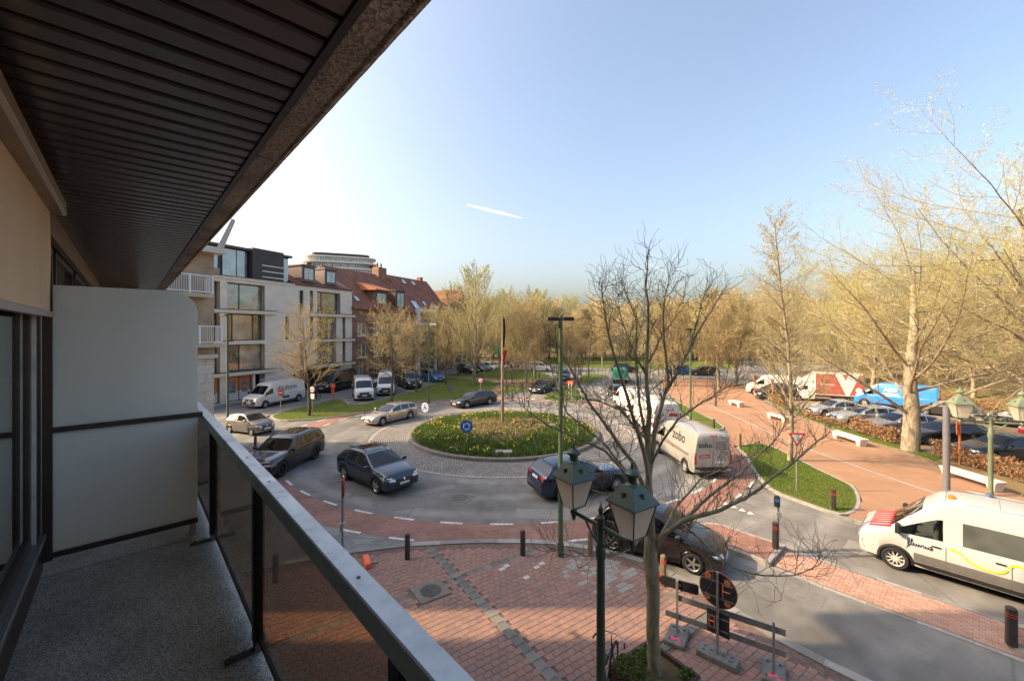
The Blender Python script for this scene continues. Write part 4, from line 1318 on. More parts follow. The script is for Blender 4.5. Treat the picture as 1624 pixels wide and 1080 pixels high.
MB(f5).box((9.5, -6.5, 16.6), (10.3, -5.6, 18.1)).build('chimney', M_REDW, rf)

C6 = C5 + FD * 12.2
f6 = fac(C6)
h3 = thing('gabled_house', 'gabled brick house at the far end of the street row', 'house', (0, 0, 0))
MB(f6).box((0, -10, 0), (11, 0, 9)).build('wall', brick_mat('ochre_house_brick', (.34, .22, .13), (.42, .28, .17), (.3, .24, .19), .21, .065, vec=fv, ms=.01), h3)
m = MB(f6); m.add([(0, -.0, 9), (7, -.0, 9), (3.5, -.0, 15.6), (0, -8, 9), (7, -8, 9), (3.5, -8, 15.6)], [(0, 1, 2), (5, 4, 3), (0, 3, 4, 1)]); m.build('gable', M_REDW, h3)
m = MB(f6); m.add([(-.3, .2, 8.8), (3.5, .2, 16.0), (7.3, .2, 8.8), (-.3, -8, 8.8), (3.5, -8, 16.0), (7.3, -8, 8.8), (-.3, .2, 8.6), (3.5, .2, 15.75), (7.3, .2, 8.6), (-.3, -8, 8.6), (3.5, -8, 15.75), (7.3, -8, 8.6)], [(0,1,4,3),(1,2,5,4),(6,9,10,7),(7,10,11,8),(0,6,7,1),(1,7,8,2),(3,4,10,9),(4,5,11,10),(0,3,9,6),(2,8,11,5)]); m.build('roof', M_TILE, h3)
gable_roof('roof', f6, 7.4, 11, .2, -5.0, -10.2, 9.0, 14.0, M_TILED, h3, lip=.0)
for z in (1.0, 4.0, 6.6):
    for k0 in (1.0, 4.0, 8.0):
        wo = MB(f6).box((k0, .0, z), (k0 + 1.7, .05, z + 1.8)).build('window', M_SIGNW, h3)
        MB(f6).box((k0 + .1, .045, z + .1), (k0 + 1.6, .06, z + 1.7)).build('pane', M_PANE, wo)

# far rounded apartment tower with white balcony bands
tw = thing('rounded_apartment_tower', 'distant glass apartment tower with curved white balcony bands above the roofs', 'tower', (0, 0, 0))
TY = 262.0
def tw_out(grow):
    c = Vector(((527 - 812) / FPX * TY, TY + 14))
    pts = []
    for k in range(40):
        a = 2 * math.pi * k / 40
        x = math.copysign(abs(math.cos(a)) ** .42, math.cos(a)) * (21.5 + grow); y = math.copysign(abs(math.sin(a)) ** .55, math.sin(a)) * (9 + grow)
        pts.append((c.x + x * .93 - .30 * y, c.y + y * .95 + .36 * x))
    return pts
M_TWG = window_mat('tower_glass', (.16, .23, .26), .05)
M_TWB = plain('tower_band', (.72, .69, .65), .6, var=.05)
zt0 = 40.0
MB().prism(tw_out(-1.6), 0, 55.2).build('glass_walls', M_TWG, tw)
fl_n = 0
z = 29.0
while z < 57:
    gsh = (1.8, .4, 1.2, .2)[fl_n % 4]
    z1 = z + .75
    MB().prism(tw_out(gsh if z < 54 else .2), z, z1).build('balcony_band', M_TWB, tw)
    if z < 52:
        fins = MB()
        o = tw_out(-1.5)
        for k in range(0, 40):
            a = Vector(o[k]); b = Vector(o[(k+1) % 40])
            for u in (0, .5):
                p = a.lerp(b, u); fins.box((p.x - .12, p.y - .12, z1), (p.x + .12, p.y + .12, z + 3.4))
        fins.build('mullion', M_WINF if fl_n % 2 else M_TWB, tw)
    z += 3.6; fl_n += 1
MB().prism(tw_out(-4), 55.2, 57.2).build('roof_plant', M_WINF, tw)
# ------------------------------------------------------------------ vehicles
def lerp_list(pts, d):
    if d <= pts[0][0]: return pts[0][1]
    for (a, za), (b, zb) in zip(pts, pts[1:]):
        if d <= b:
            u = (d - a) / (b - a)
            return za + (zb - za) * u
    return pts[-1][1]
def soft(pts, d, w=.06):
    return (lerp_list(pts, d - w) + 2 * lerp_list(pts, d) + lerp_list(pts, d + w)) / 4

SP = {}
SP['suv'] = dict(L=4.77, W=1.93, wb=2.9, fo=.90, wr=.375, z0=.25, prof=[(0,.62),(.05,.80),(.22,.95),(.6,1.03),(1.25,1.11),(2.08,1.57),(2.5,1.66),(3.5,1.64),(4.05,1.54),(4.52,1.14),(4.70,1.00),(4.77,.72)],
    cowl=1.22, header=2.08, rend=4.05, rbot=4.50, belt=[(0,.66),(1.2,1.03),(3.2,1.08),(4.77,1.16)], pil=[(2.66,2.76),(3.55,3.66)], side=(1.50,4.12), tumble=.38, fw=.88, trim=True,
    front=[(0,.80),(.08,.90),(.3,.97),(.7,1)], rear=[(0,.84),(.1,.93),(.35,1)])
SP['rover'] = dict(L=4.95, W=2.04, wb=3.0, fo=.85, wr=.405, z0=.27, prof=[(0,.66),(.05,.90),(.16,1.05),(.6,1.10),(1.35,1.17),(2.05,1.66),(2.45,1.80),(3.9,1.80),(4.55,1.73),(4.82,1.22),(4.92,1.10),(4.95,.75)],
    cowl=1.32, header=2.08, rend=4.5, rbot=4.80, belt=[(0,.72),(1.3,1.12),(4.95,1.22)], pil=[(2.72,2.84),(3.72,3.84)], side=(1.55,4.6), tumble=.34, fw=.9, trim=True,
    front=[(0,.82),(.06,.93),(.25,.98),(.6,1)], rear=[(0,.86),(.08,.95),(.3,1)])
SP['estate'] = dict(L=4.93, W=1.85, wb=2.94, fo=.85, wr=.345, z0=.19, prof=[(0,.52),(.05,.66),(.2,.76),(.7,.86),(1.45,.96),(2.35,1.38),(2.75,1.46),(3.7,1.45),(4.35,1.37),(4.72,.98),(4.88,.92),(4.93,.6)],
    cowl=1.42, header=2.36, rend=4.3, rbot=4.70, belt=[(0,.56),(1.4,.90),(4.93,1.0)], pil=[(2.80,2.88),(3.66,3.75)], side=(1.72,4.40), tumble=.42, fw=.88, trim=False,
    front=[(0,.72),(.08,.86),(.3,.96),(.8,1)], rear=[(0,.82),(.1,.92),(.4,1)])
SP['hatch'] = dict(L=4.22, W=1.77, wb=2.58, fo=.86, wr=.325, z0=.19, prof=[(0,.52),(.05,.70),(.2,.82),(.6,.93),(1.08,1.03),(1.85,1.48),(2.25,1.58),(3.2,1.56),(3.65,1.46),(4.02,1.02),(4.17,.94),(4.22,.6)],
    cowl=1.05, header=1.86, rend=3.62, rbot=4.0, belt=[(0,.58),(1.05,.95),(4.22,1.05)], pil=[(2.35,2.43),(3.15,3.25)], side=(1.28,3.78), tumble=.40, fw=.88, trim=False,
    front=[(0,.74),(.08,.88),(.3,.97),(.7,1)], rear=[(0,.84),(.1,.93),(.4,1)])
SP['city'] = dict(L=3.57, W=1.63, wb=2.30, fo=.65, wr=.285, z0=.18, prof=[(0,.50),(.05,.70),(.2,.83),(.5,.93),(.92,1.0),(1.5,1.40),(1.9,1.48),(2.6,1.44),(3.05,1.30),(3.38,.98),(3.53,.85),(3.57,.55)],
    cowl=.90, header=1.52, rend=2.95, rbot=3.36, belt=[(0,.58),(.9,.94),(3.57,1.0)], pil=[(2.15,2.25)], side=(1.10,2.95), tumble=.42, fw=.88, trim=False,
    front=[(0,.70),(.1,.86),(.35,.97),(.7,1)], rear=[(0,.80),(.12,.92),(.4,1)])
SP['saloon'] = dict(L=4.65, W=1.81, wb=2.75, fo=.84, wr=.325, z0=.18, prof=[(0,.50),(.05,.64),(.2,.75),(.7,.86),(1.35,.95),(2.15,1.35),(2.55,1.44),(3.2,1.42),(3.55,1.34),(4.15,1.02),(4.5,1.0),(4.62,.92),(4.65,.6)],
    cowl=1.32, header=2.16, rend=3.5, rbot=4.1, belt=[(0,.54),(1.3,.89),(4.65,.97)], pil=[(2.60,2.68),(3.42,3.52)], side=(1.62,3.80), tumble=.42, fw=.88, trim=False,
    front=[(0,.72),(.08,.86),(.3,.96),(.8,1)], rear=[(0,.82),(.1,.92),(.4,1)])
SP['mazda'] = dict(L=4.74, W=1.89, wb=2.87, fo=.88, wr=.37, z0=.24, prof=[(0,.58),(.05,.78),(.2,.93),(.7,1.02),(1.55,1.10),(2.3,1.52),(2.7,1.65),(3.5,1.63),(4.15,1.52),(4.52,1.16),(4.68,1.05),(4.74,.7)],
    cowl=1.52, header=2.32, rend=4.05, rbot=4.50, belt=[(0,.64),(1.5,1.04),(4.74,1.16)], pil=[(2.85,2.95),(3.72,3.84)], side=(1.85,4.25), tumble=.40, fw=.88, trim=True,
    front=[(0,.76),(.08,.88),(.3,.97),(.7,1)], rear=[(0,.84),(.1,.93),(.35,1)])
def vanspec(L, H, W=2.04, wb=None, nose=1.0, side=(1.02, 1.92), fo=.95, cargo=None, wr=.345):
    return dict(L=L, W=W, wb=wb or L - 2.1, fo=fo, wr=wr, z0=.28, prof=[(0,.70),(.03,.95),(.12,1.10 * nose),(.40,1.21 * nose),(.82,1.35 * nose),(1.54,min(2.06, H - .20)),(1.9,H - .11),(2.4,H - .02),(2.8,H),(L - .12,H - .02),(L - .03,H - .10),(L,H - .22)],
        cowl=.80, header=1.56, rend=None, rbot=None, belt=[(0,.74),(.15,1.0),(.8,1.20),(1.3,1.22),(L,1.24)], pil=cargo or [], side=side, tumble=.13, fw=.60 if H > 2.4 else .66, trim=True, van=True,
        front=[(0,.80),(.07,.90),(.25,.97),(.6,1)], rear=[(0,.97),(.05,1)])
SP['van_high'] = vanspec(6.0, 2.62)
SP['van_long'] = vanspec(6.2, 2.45, wb=4.3)
SP['van_mid'] = vanspec(5.6, 2.36, wb=3.6)
SP['van_crew'] = vanspec(5.6, 2.50, wb=3.35, cargo=[(2.02, 2.42), (4.05, 4.25)], side=(1.05, 5.2))
SP['cab'] = vanspec(2.6, 2.15, wb=3.6, side=(1.12, 1.95))
SP['mpv'] = dict(L=4.35, W=1.80, wb=2.75, fo=.80, wr=.315, z0=.2, prof=[(0,.55),(.05,.74),(.2,.90),(.5,1.03),(.95,1.16),(1.75,1.66),(2.2,1.80),(3.6,1.80),(4.1,1.72),(4.28,1.2),(4.33,1.05),(4.35,.65)],
    cowl=.92, header=1.76, rend=4.08, rbot=4.26, belt=[(0,.62),(.9,1.07),(4.35,1.12)], pil=[(2.3,2.4),(3.2,3.3)], side=(1.15,4.05), tumble=.26, fw=.88, trim=False,
    front=[(0,.74),(.08,.88),(.3,.97),(.6,1)], rear=[(0,.88),(.08,.95),(.3,1)])

def wheel_mesh(rad, w, spokes, mat_rim, key, cache={}):
    k = (round(rad, 3), spokes, mat_rim.name)
    if k in cache: return cache[k]
    ty = MB().lathe([(rad * .66, -w * .5), (rad * .90, -w * .52), (rad * .97, -w * .42), (rad, -w * .25), (rad, w * .25), (rad * .97, w * .42), (rad * .90, w * .52), (rad * .66, w * .5)], 28, axis='y', cap=False)
    t = ty.mesh('wheel', M_RUBBER, 45)
    rm = MB()
    rm.lathe([(rad * .67, -w * .45), (rad * .70, -w * .50), (rad * .66, -w * .44), (rad * .60, -w * .30), (rad * .60, w * .1)], 28, axis='y', cap=False)
    rm.lathe([(0, -w * .40), (rad * .13, -w * .40), (rad * .17, -w * .34), (rad * .17, -w * .1)], 14, axis='y', cap=False)
    for s in range(spokes):
        a = 2 * math.pi * s / spokes
        d = Vector((math.cos(a), 0, math.sin(a))); e = Vector((-d.z, 0, d.x))
        w0, w1 = rad * (.10 if spokes < 8 else .06), rad * (.075 if spokes < 8 else .04)
        p0, p1 = d * rad * .10, d * rad * .64
        y0, y1 = -w * .40, -w * .42
        vs = [p0 - e * w0 + Vector((0, y0, 0)), p0 + e * w0 + Vector((0, y0, 0)), p1 + e * w1 + Vector((0, y1, 0)), p1 - e * w1 + Vector((0, y1, 0))]
        vs += [v + Vector((0, w * .14, 0)) for v in vs]
        rm.add([tuple(v) for v in vs], [(0,1,2,3),(7,6,5,4),(0,4,5,1),(1,5,6,2),(2,6,7,3),(3,7,4,0)])
    r = rm.mesh('rim', mat_rim, 35)
    dk = MB().lathe([(0, -w * .08), (rad * .62, -w * .08), (rad * .62, 0)], 20, axis='y', cap=False).mesh('brake_disc', M_BLACKP)
    cache[k] = (t, r, dk)
    return cache[k]

class Car:
    def __init__(self, kind, name, label, cat, pos, head, color, glass=None, rim=None, spokes=5, group=None, dark_trim=None, detail=True, plate_rear=True, seats=None):
        S = dict(SP[kind]); self.S = S; self.kind = kind
        L, W = S['L'], S['W']; self.L, self.W = L, W
        h = Vector((head[0], head[1], 0)).normalized()
        self.o = thing(name, label, cat, (pos[0], pos[1], 0.004), math.atan2(h.y, h.x), group)
        self.mat = color
        glass = glass or M_CARDARK
        rim = rim or M_ALLOY
        van = S.get('van', False)
        xf = S['fo']; xr = S['fo'] + S['wb']; ra = S['wr'] + .045
        # stations along the length (distance from the nose)
        keys = [0, .02, .05, .10, L, L - .02, L - .05, S['cowl'], S['header'], S['side'][0], S['side'][1]]
        for a, b in S['pil']: keys += [a, b]
        if S['rend']: keys += [S['rend'], S['rbot']]
        for c in (xf, xr):
            keys += [c + ra * math.sin(R(t)) for t in (-90, -75, -60, -40, -20, 0, 20, 40, 60, 75, 90)]
        d = .0
        while d < L: keys.append(d); d += .11
        keys = sorted(x for x in keys if 0 <= x <= L)
        st = [keys[0]]
        for x in keys[1:]:
            if x - st[-1] > .012: st.append(x)
        hard = set(round(x, 4) for x in (S['cowl'], S['header']))
        rings = []
        f = [.04, S['fw'], .97]
        for d in st:
            zt = soft(S['prof'], d)
            if not van or d < L - .2: zt = soft(S['prof'], d)
            w = W / 2 * min(lerp_list(S['front'], d), lerp_list(S['rear'], L - d))
            zb = min(lerp_list(S['belt'], d), zt - .035)
            z0 = S['z0']
            z0 += .10 * max(0, 1 - d / .12) + .12 * max(0, 1 - (L - d) / .15)
            for c in (xf, xr):
                if abs(d - c) < ra: z0 = max(z0, S['wr'] + math.sqrt(max(0, ra * ra - (d - c) ** 2)))
            z0 = min(z0, zb - .06)
            hg = zt - zb
            crown = min(.075, hg * .55)
            wb_ = w * .968
            wt = wb_ - S['tumble'] * max(0, hg - crown) - (.012 if not van else .02)
            if van: crown = min(.10, hg * .5)
            ze = zt - crown
            pts = [(w * .80, z0), (w * .955, z0 + .015), (w * .995, z0 + (zb - z0) * .35), (w, z0 + (zb - z0) * .68), (w * .99, zb - (zb - z0) * .06), (wb_, zb)]
            for u in f: pts.append((wb_ + (wt - wb_) * u, zb + (ze - zb) * u))
            pts += [(wt - .018, ze + crown * .25), (wt * .90, ze + crown * .62), (wt * .5, ze + crown * .93), (0, zt)]
            rings.append((L / 2 - d, pts))
        self.rings = rings
        npt = len(rings[0][1]); full = 2 * npt - 1
        verts = []
        for x, pts in rings:
            for (y, z) in pts: verts.append((x, -y, z))
            for (y, z) in reversed(pts[:-1]): verts.append((x, y, z))
        K = {'body': []}
        def gap(dm):
            return any(a <= dm <= b for a, b in S['pil'])
        n = len(rings)
        for i in range(n - 1):
            dm = (st[i] + st[i + 1]) / 2
            hgm = soft(S['prof'], dm) - lerp_list(S['belt'], dm)
            for k in range(full - 1):
                kk = k if k < npt - 1 else full - 2 - k          # index on one side
                sd = 'r' if k < npt - 1 else 'l'
                q = (i * full + k, i * full + k + 1, (i + 1) * full + k + 1, (i + 1) * full + k)
                key = 'body'
                if kk in (10, 11) and S['cowl'] <= dm <= S['header']: key = 'windscreen'
                elif S['rend'] and kk in (10, 11) and S['rend'] <= dm <= S['rbot']: key = 'rear_window'
                elif kk == 6 and S['side'][0] <= dm <= S['side'][1] and not gap(dm) and hgm > .16:
                    nrun = sum(1 for a, b in S['pil'] if dm > b)
                    key = 'side_window_%s%d' % (sd, nrun)
                K.setdefault(key, []).append(q)
            K['body'].append((i * full, (i + 1) * full, (i + 1) * full + full - 1, i * full + full - 1))
        K['body'].append(tuple(range(full)))
        K['body'].append(tuple(range((n - 1) * full + full - 1, (n - 1) * full - 1, -1)))
        def sub(faces, nm, mat, ang=32):
            ids = sorted(set(j for q in faces for j in q)); mp = {j: t for t, j in enumerate(ids)}
            me = bpy.data.meshes.new(nm); me.from_pydata([verts[j] for j in ids], [], [[mp[j] for j in q] for q in faces])
            me.materials.append(mat)
            bm = bmesh.new(); bm.from_mesh(me); bmesh.ops.remove_doubles(bm, verts=bm.verts, dist=.0004); bmesh.ops.recalc_face_normals(bm, faces=bm.faces); bm.to_mesh(me); bm.free()
            me.polygons.foreach_set('use_smooth', [True] * len(me.polygons)); me.set_sharp_from_angle(angle=R(ang))
            return link(nm, me, self.o)
        allf = [q for v in K.values() for q in v]
        self.bvh = BVHTree.FromPolygons([Vector(v) for v in verts], [list(q) for q in allf])
        self.body = sub(K['body'], 'body', color)
        for key, fs in K.items():
            if key == 'body': continue
            g = M_CARGLASS if (key == 'windscreen' or key.endswith('0')) and glass is not M_CARDARK else glass
            sub(fs, 'windscreen' if key == 'windscreen' else ('rear_window' if key == 'rear_window' else 'side_window'), g, 60)
        # cabin
        seat = seats or M_SEAT
        mb = MB(); zc = .42
        mb.box((L / 2 - S['side'][1] - .1, -W / 2 + .16, .3), (L / 2 - S['cowl'] - .12, W / 2 - .16, .62 if not van else .9))
        mb.cbox((L / 2 - S['cowl'] - .5, -W / 2 + .14, .6), (L / 2 - S['cowl'] - .02, W / 2 - .14, lerp_list(S['belt'], S['cowl']) - .04), .03)
        mb.build('dashboard', M_BLACKP, self.o)
        xs = [L / 2 - S['header'] - .25] + ([] if van or kind == 'city' else [L / 2 - S['header'] - 1.15])
        for x in xs:
            for y in (-.38, .38):
                zz = .55 if not van else .95
                MB().cbox((x - .14, y - .23, zz), (x + .02, y + .23, zz + .62), .05).cbox((x - .16, y - .13, zz + .66), (x - .06, y + .13, zz + .84), .03).cbox((x, y - .24, zz), (x + .45, y + .24, zz + .12), .03).build('seat', seat, self.o)
        MB().box((-L / 2 + .25, -W / 2 + .30, .17), (L / 2 - .25, W / 2 - .30, .62)).build('underbody', M_BLACKP, self.o)
        # wheels
        tw = .23 if W > 1.8 else .20
        t, r, dk = wheel_mesh(S['wr'], tw, spokes, rim, kind)
        for d in (xf, xr):
            for sgn in (-1, 1):
                wo = link('wheel', t, self.o, (L / 2 - d, sgn * (W / 2 - tw / 2 - .012), S['wr']), 0 if sgn < 0 else math.pi)
                link('rim', r, wo); link('brake_disc', dk, wo)
                # arch lip
                a = MB(); N_ = 13; vs = []
                ro, ri = ra + (.055 if S['trim'] else .012), ra - .012
                for j in range(N_):
                    th = R(-6 + 192 * j / (N_ - 1))
                    for rr in (ri, ro):
                        px, pz = L / 2 - d + rr * math.cos(th), S['wr'] + rr * math.sin(th)
                        pz = max(pz, S['z0'] + .01)
                        hit = self.bvh.ray_cast(Vector((px, sgn * 3, max(pz, .33))), Vector((0, -sgn, 0)))
                        yy = hit[0].y if hit[0] is not None and abs(hit[0].y) > W * .40 else sgn * W / 2 * .985
                        vs.append((px, yy + sgn * .008, pz)); 
                for j in range(N_):
                    px, yy, pz = vs[2 * j]; vs.append((px, yy - sgn * .09, pz))
                fs = [(2*j, 2*j+1, 2*j+3, 2*j+2) for j in range(N_ - 1)] + [(2*j, 2*j+2, 2*N_+j+1, 2*N_+j) for j in range(N_ - 1)]
                a.add(vs, fs); a.build('arch_trim', (M_BLACKP if S['trim'] else color), self.o, smooth=50, fix=True)
        # lamps, grille, plates, mirrors, handles
        zl = lerp_list(S['belt'], .15) + .01 if not van else .80
        yw = W / 2
        for s in (-1, 1):
            if van: self.patch('headlight', M_HLAMP, 'front', [(s * yw * .56, zl + .02), (s * yw * .84, zl + .04), (s * yw * .90, zl + .26), (s * yw * .72, zl + .22)], 4)
            else: self.patch('headlight', M_HLAMP, 'front', [(s * yw * .50, zl - .045), (s * yw * .90, zl - .01), (s * yw * .94, zl + .085), (s * yw * .52, zl + .05)], 5)
        gz = S['z0'] + .16
        self.patch('grille', M_BLACKP, 'front', [(-yw * .42, zl - .15), (yw * .42, zl - .15), (yw * .46, zl + .03), (-yw * .46, zl + .03)] if not van else [(-yw * .48, zl - .06), (yw * .48, zl - .06), (yw * .54, zl + .16), (-yw * .54, zl + .16)], 6)
        if van: self.patch('front_bumper', M_BLACKP, 'front', [(-yw * .93, .40), (yw * .93, .40), (yw * .93, .72), (-yw * .93, .72)], 8, off=.012)
        self.patch('lower_intake', M_BLACKP, 'front', [(-yw * .62, gz), (yw * .62, gz), (yw * .56, gz + .13), (-yw * .56, gz + .13)], 6)
        self.patch('number_plate', M_PLATE, 'front', [(-.26, zl - .25), (.26, zl - .25), (.26, zl - .14), (-.26, zl - .14)], 2, off=.03)
        self.patch('emblem', M_CHROME, 'front', [(-.04, zl - .05), (.04, zl - .05), (.04, zl + .02), (-.04, zl + .02)], 2, off=.016)
        zr = lerp_list(S['belt'], L) - .12
        for s in (-1, 1):
            if van: self.patch('rear_light', M_TLAMP, 'rear', [(s * yw * .86, .75), (s * yw * .975, .75), (s * yw * .97, 1.35), (s * yw * .87, 1.35)], 3)
            else: self.patch('rear_light', M_TLAMP, 'rear', [(s * yw * .46, zr - .07), (s * yw * .93, zr - .05), (s * yw * .93, zr + .10), (s * yw * .5, zr + .02)], 5)
        if van:
            self.patch('rear_bumper', M_BLACKP, 'rear', [(-yw * .95, .42), (yw * .95, .42), (yw * .95, .62), (-yw * .95, .62)], 4)
            self.patch('number_plate', M_PLATE, 'rear', [(-.62, .80), (-.10, .80), (-.10, .91), (-.62, .91)], 2, off=.012)
            self.line('rear', [(0, .64), (0, SP[kind]['prof'][-1][1] - .05)])
        else:
            self.patch('number_plate', M_PLATE, 'rear', [(-.26, zr - .14), (.26, zr - .14), (.26, zr - .03), (-.26, zr - .03)], 2, off=.012)
            self.patch('rear_diffuser', M_BLACKP, 'rear', [(-yw * .7, S['z0'] + .13), (yw * .7, S['z0'] + .13), (yw * .7, S['z0'] + .26), (-yw * .7, S['z0'] + .26)], 5)
        # sills, door seams, handles, mirrors
        xb = [S['side'][0] - .12] + [(a + b) / 2 for a, b in S['pil'][:1]]
        if van: xb = [.98, 2.08] + ([3.35] if L > 5 else [])
        elif len(S['pil']) > 1: xb.append(S['pil'][1][0] + .02)
        else: pass
        for s in (-1, 1):
            sd = 'left' if s > 0 else 'right'
            for d in xb:
                x = L / 2 - d
                self.line(sd, [(x + (.0 if d > 1.6 else -.03), S['z0'] + .12), (x, .8), (x, lerp_list(S['belt'], d) - .02)])
            for d in xb[1:]:
                x = L / 2 - d + .20; z = lerp_list(S['belt'], d) - (.13 if not van else .16)
                self.patch('door_handle', color if not van else M_BLACKP, sd, [(x - .10, z - .015), (x + .10, z - .015), (x + .10, z + .02), (x - .10, z + .02)], 3, off=.022)
            if S['trim']:
                self.patch('side_trim', M_BLACKP, sd, [(L/2 - xr + ra + .03, S['z0'] + .03), (L/2 - xf - ra - .03, S['z0'] + .03), (L/2 - xf - ra - .03, S['z0'] + .16), (L/2 - xr + ra + .03, S['z0'] + .16)], 8, off=.008)
            xm = L / 2 - S['side'][0] - (.0 if not van else -.02); zm = lerp_list(S['belt'], S['side'][0]) + .03
            ym = s * (W / 2 + .10)
            mm = MB()
            hh = .15 if not van else .30
            mm.cbox((xm - .06, ym - .11, zm), (xm + .07, ym + .10, zm + hh), .03)
            mo = mm.build('mirror', color if not van else M_BLACKP, self.o, smooth=30)
            MB().box((xm - .02, min(s * W / 2 * .93, ym), zm + .01), (xm + .03, max(s * W / 2 * .93, ym), zm + .05)).build('mirror_arm', M_BLACKP, mo)
            MB().box((xm - .066, ym - .085, zm + .03), (xm - .061, ym + .075, zm + hh - .03)).build('mirror_glass', M_CHROME, mo)
        # wipers
        xw = L / 2 - S['cowl'] - .03
        for y in (-.42, .12):
            a = self.top(xw, y); b = self.top(xw - .28, y + .42)
            if a and b: MB().tube([a + Vector((0, 0, .012)), b + Vector((0, 0, .014))], .009, 4).build('wiper', M_BLACKP, self.o)
    def cast(self, face, u, v):
        if face == 'front': a, d = Vector((9, u, v)), Vector((-1, 0, 0))
        elif face == 'rear': a, d = Vector((-9, u, v)), Vector((1, 0, 0))
        elif face == 'left': a, d = Vector((u, 9, v)), Vector((0, -1, 0))
        elif face == 'right': a, d = Vector((u, -9, v)), Vector((0, 1, 0))
        else: a, d = Vector((u, v, 9)), Vector((0, 0, -1))
        h = self.bvh.ray_cast(a, d)
        return (h[0], -d) if h[0] is not None else (None, -d)
    def top(self, x, y):
        return self.cast('top', x, y)[0]
    def patch(self, name, mat, face, quad, n=4, off=.010, m=3, parent=None):
        """four-cornered piece laid on the bodywork and standing off by its thickness"""
        vs, ok = [], True
        for i in range(n + 1):
            for j in range(m + 1):
                a, b = i / n, j / m
                u = (quad[0][0] * (1-a) + quad[1][0] * a) * (1-b) + (quad[3][0] * (1-a) + quad[2][0] * a) * b
                v = (quad[0][1] * (1-a) + quad[1][1] * a) * (1-b) + (quad[3][1] * (1-a) + quad[2][1] * a) * b
                p, nn = self.cast(face, u, v)
                for shr in (.97, .94, .9, .86, .8):
                    if p is None and face in ('front', 'rear'): p, nn = self.cast(face, u * shr, v)
                    elif p is None: p, nn = self.cast(face, u, v + (1 - shr) * .6)
                if p is None: return None
                vs.append((p, nn))
        top = [tuple(p + nn * off) for p, nn in vs]; bot = [tuple(p - nn * .004) for p, nn in vs]
        T = len(vs); w = m + 1
        fs = [(i*w+j, (i+1)*w+j, (i+1)*w+j+1, i*w+j+1) for i in range(n) for j in range(m)]
        rim = [i * w for i in range(n + 1)] + [n * w + j for j in range(1, w)] + [i * w + m for i in range(n - 1, -1, -1)] + [j for j in range(m - 1, 0, -1)]
        fs += [(rim[k], rim[(k+1) % len(rim)], T + rim[(k+1) % len(rim)], T + rim[k]) for k in range(len(rim))]
        return MB().add(top + bot, fs).build(name, mat, parent or self.o, smooth=40)
    def line(self, face, pts, w=.007, name='door_seam', mat=None, off=.003, seg=5):
        P = []
        for (a, b) in zip(pts, pts[1:]):
            for k in range(seg):
                u = k / seg; P.append((a[0] + (b[0]-a[0]) * u, a[1] + (b[1]-a[1]) * u))
        P.append(pts[-1])
        vs, fs = [], []
        last = None
        for i, p in enumerate(P):
            q = P[min(i + 1, len(P) - 1)]; r_ = P[max(i - 1, 0)]
            d = Vector((q[0] - r_[0], q[1] - r_[1]))
            if d.length < 1e-6: continue
            d.normalize(); nn = Vector((-d.y, d.x)) * w
            for sgn in (-1, 1):
                h, out = self.cast(face, p[0] + sgn * nn.x, p[1] + sgn * nn.y)
                if h is None: return None
                vs.append(tuple(h + out * off))
        k = len(vs) // 2
        fs = [(2*i, 2*i+1, 2*i+3, 2*i+2) for i in range(k - 1)]
        return MB().add(vs, fs).build(name, mat or M_BLACKP, self.o, fix=False)
    def text(self, s, face, u, v, size, mat, name='lettering', sx=1.0, rot=0.0, align='CENTER', shear=0.0, bold=.0):
        """lettering laid on a flank or on the rear doors; u runs along, v up"""
        me = text_mesh(s, size, align, shear, bold)
        ca, sa = math.cos(rot), math.sin(rot)
        fl = {'left': -1, 'right': 1, 'front': 1, 'rear': -1, 'top': 1}[face]
        for vtx in me.vertices:
            x, y = vtx.co.x * sx, vtx.co.y
            x, y = x * ca - y * sa, x * sa + y * ca
            h, out = self.cast(face, u + fl * x, v + y)
            if h is None: h = Vector((0, 0, 0))
            vtx.co = h + out * .006
        me.materials.append(mat)
        return link(name, me, self.o)

def text_mesh(s, size, align='CENTER', shear=0.0, bold=0.0):
    cu = bpy.data.curves.new('lettering', 'FONT')
    cu.body = s; cu.size = size; cu.align_x = align; cu.align_y = 'CENTER'; cu.shear = shear; cu.offset = bold
    cu.resolution_u = 3
    ob = bpy.data.objects.new('lettering', cu)
    COL.objects.link(ob)
    dg = bpy.context.evaluated_depsgraph_get(); dg.update()
    me = bpy.data.meshes.new_from_object(ob.evaluated_get(dg))
    bpy.data.objects.remove(ob)
    me.materials.clear()
    return me

P_NAVY = paint('slate_blue', (.030, .048, .075), .55, .3)
P_BLACK = paint('black', (.012, .012, .014), .3, .22)
P_CHAMP = paint('champagne', (.46, .39, .31), .6, .3)
P_DBLUE = paint('midnight_blue', (.008, .018, .050), .45, .22)
P_BROWNB = paint('black_brown', (.018, .015, .014), .4, .25)
P_WHITE = paint('white', (.64, .64, .63), .0, .3)
P_GREIGE = paint('van_greige', (.37, .355, .32), .15, .35)
P_SILVER = paint('silver', (.52, .52, .51), .7, .3)
P_GREY = paint('grey', (.20, .19, .18), .6, .3)
P_BLUE = paint('bright_blue', (.02, .13, .36), .4, .28)
P_VBLUE = paint('van_blue', (.02, .20, .58), .0, .35)
P_DGREY = paint('dark_grey', (.04, .042, .046), .5, .28)
P_REDC = paint('red', (.30, .02, .03), .3, .3)

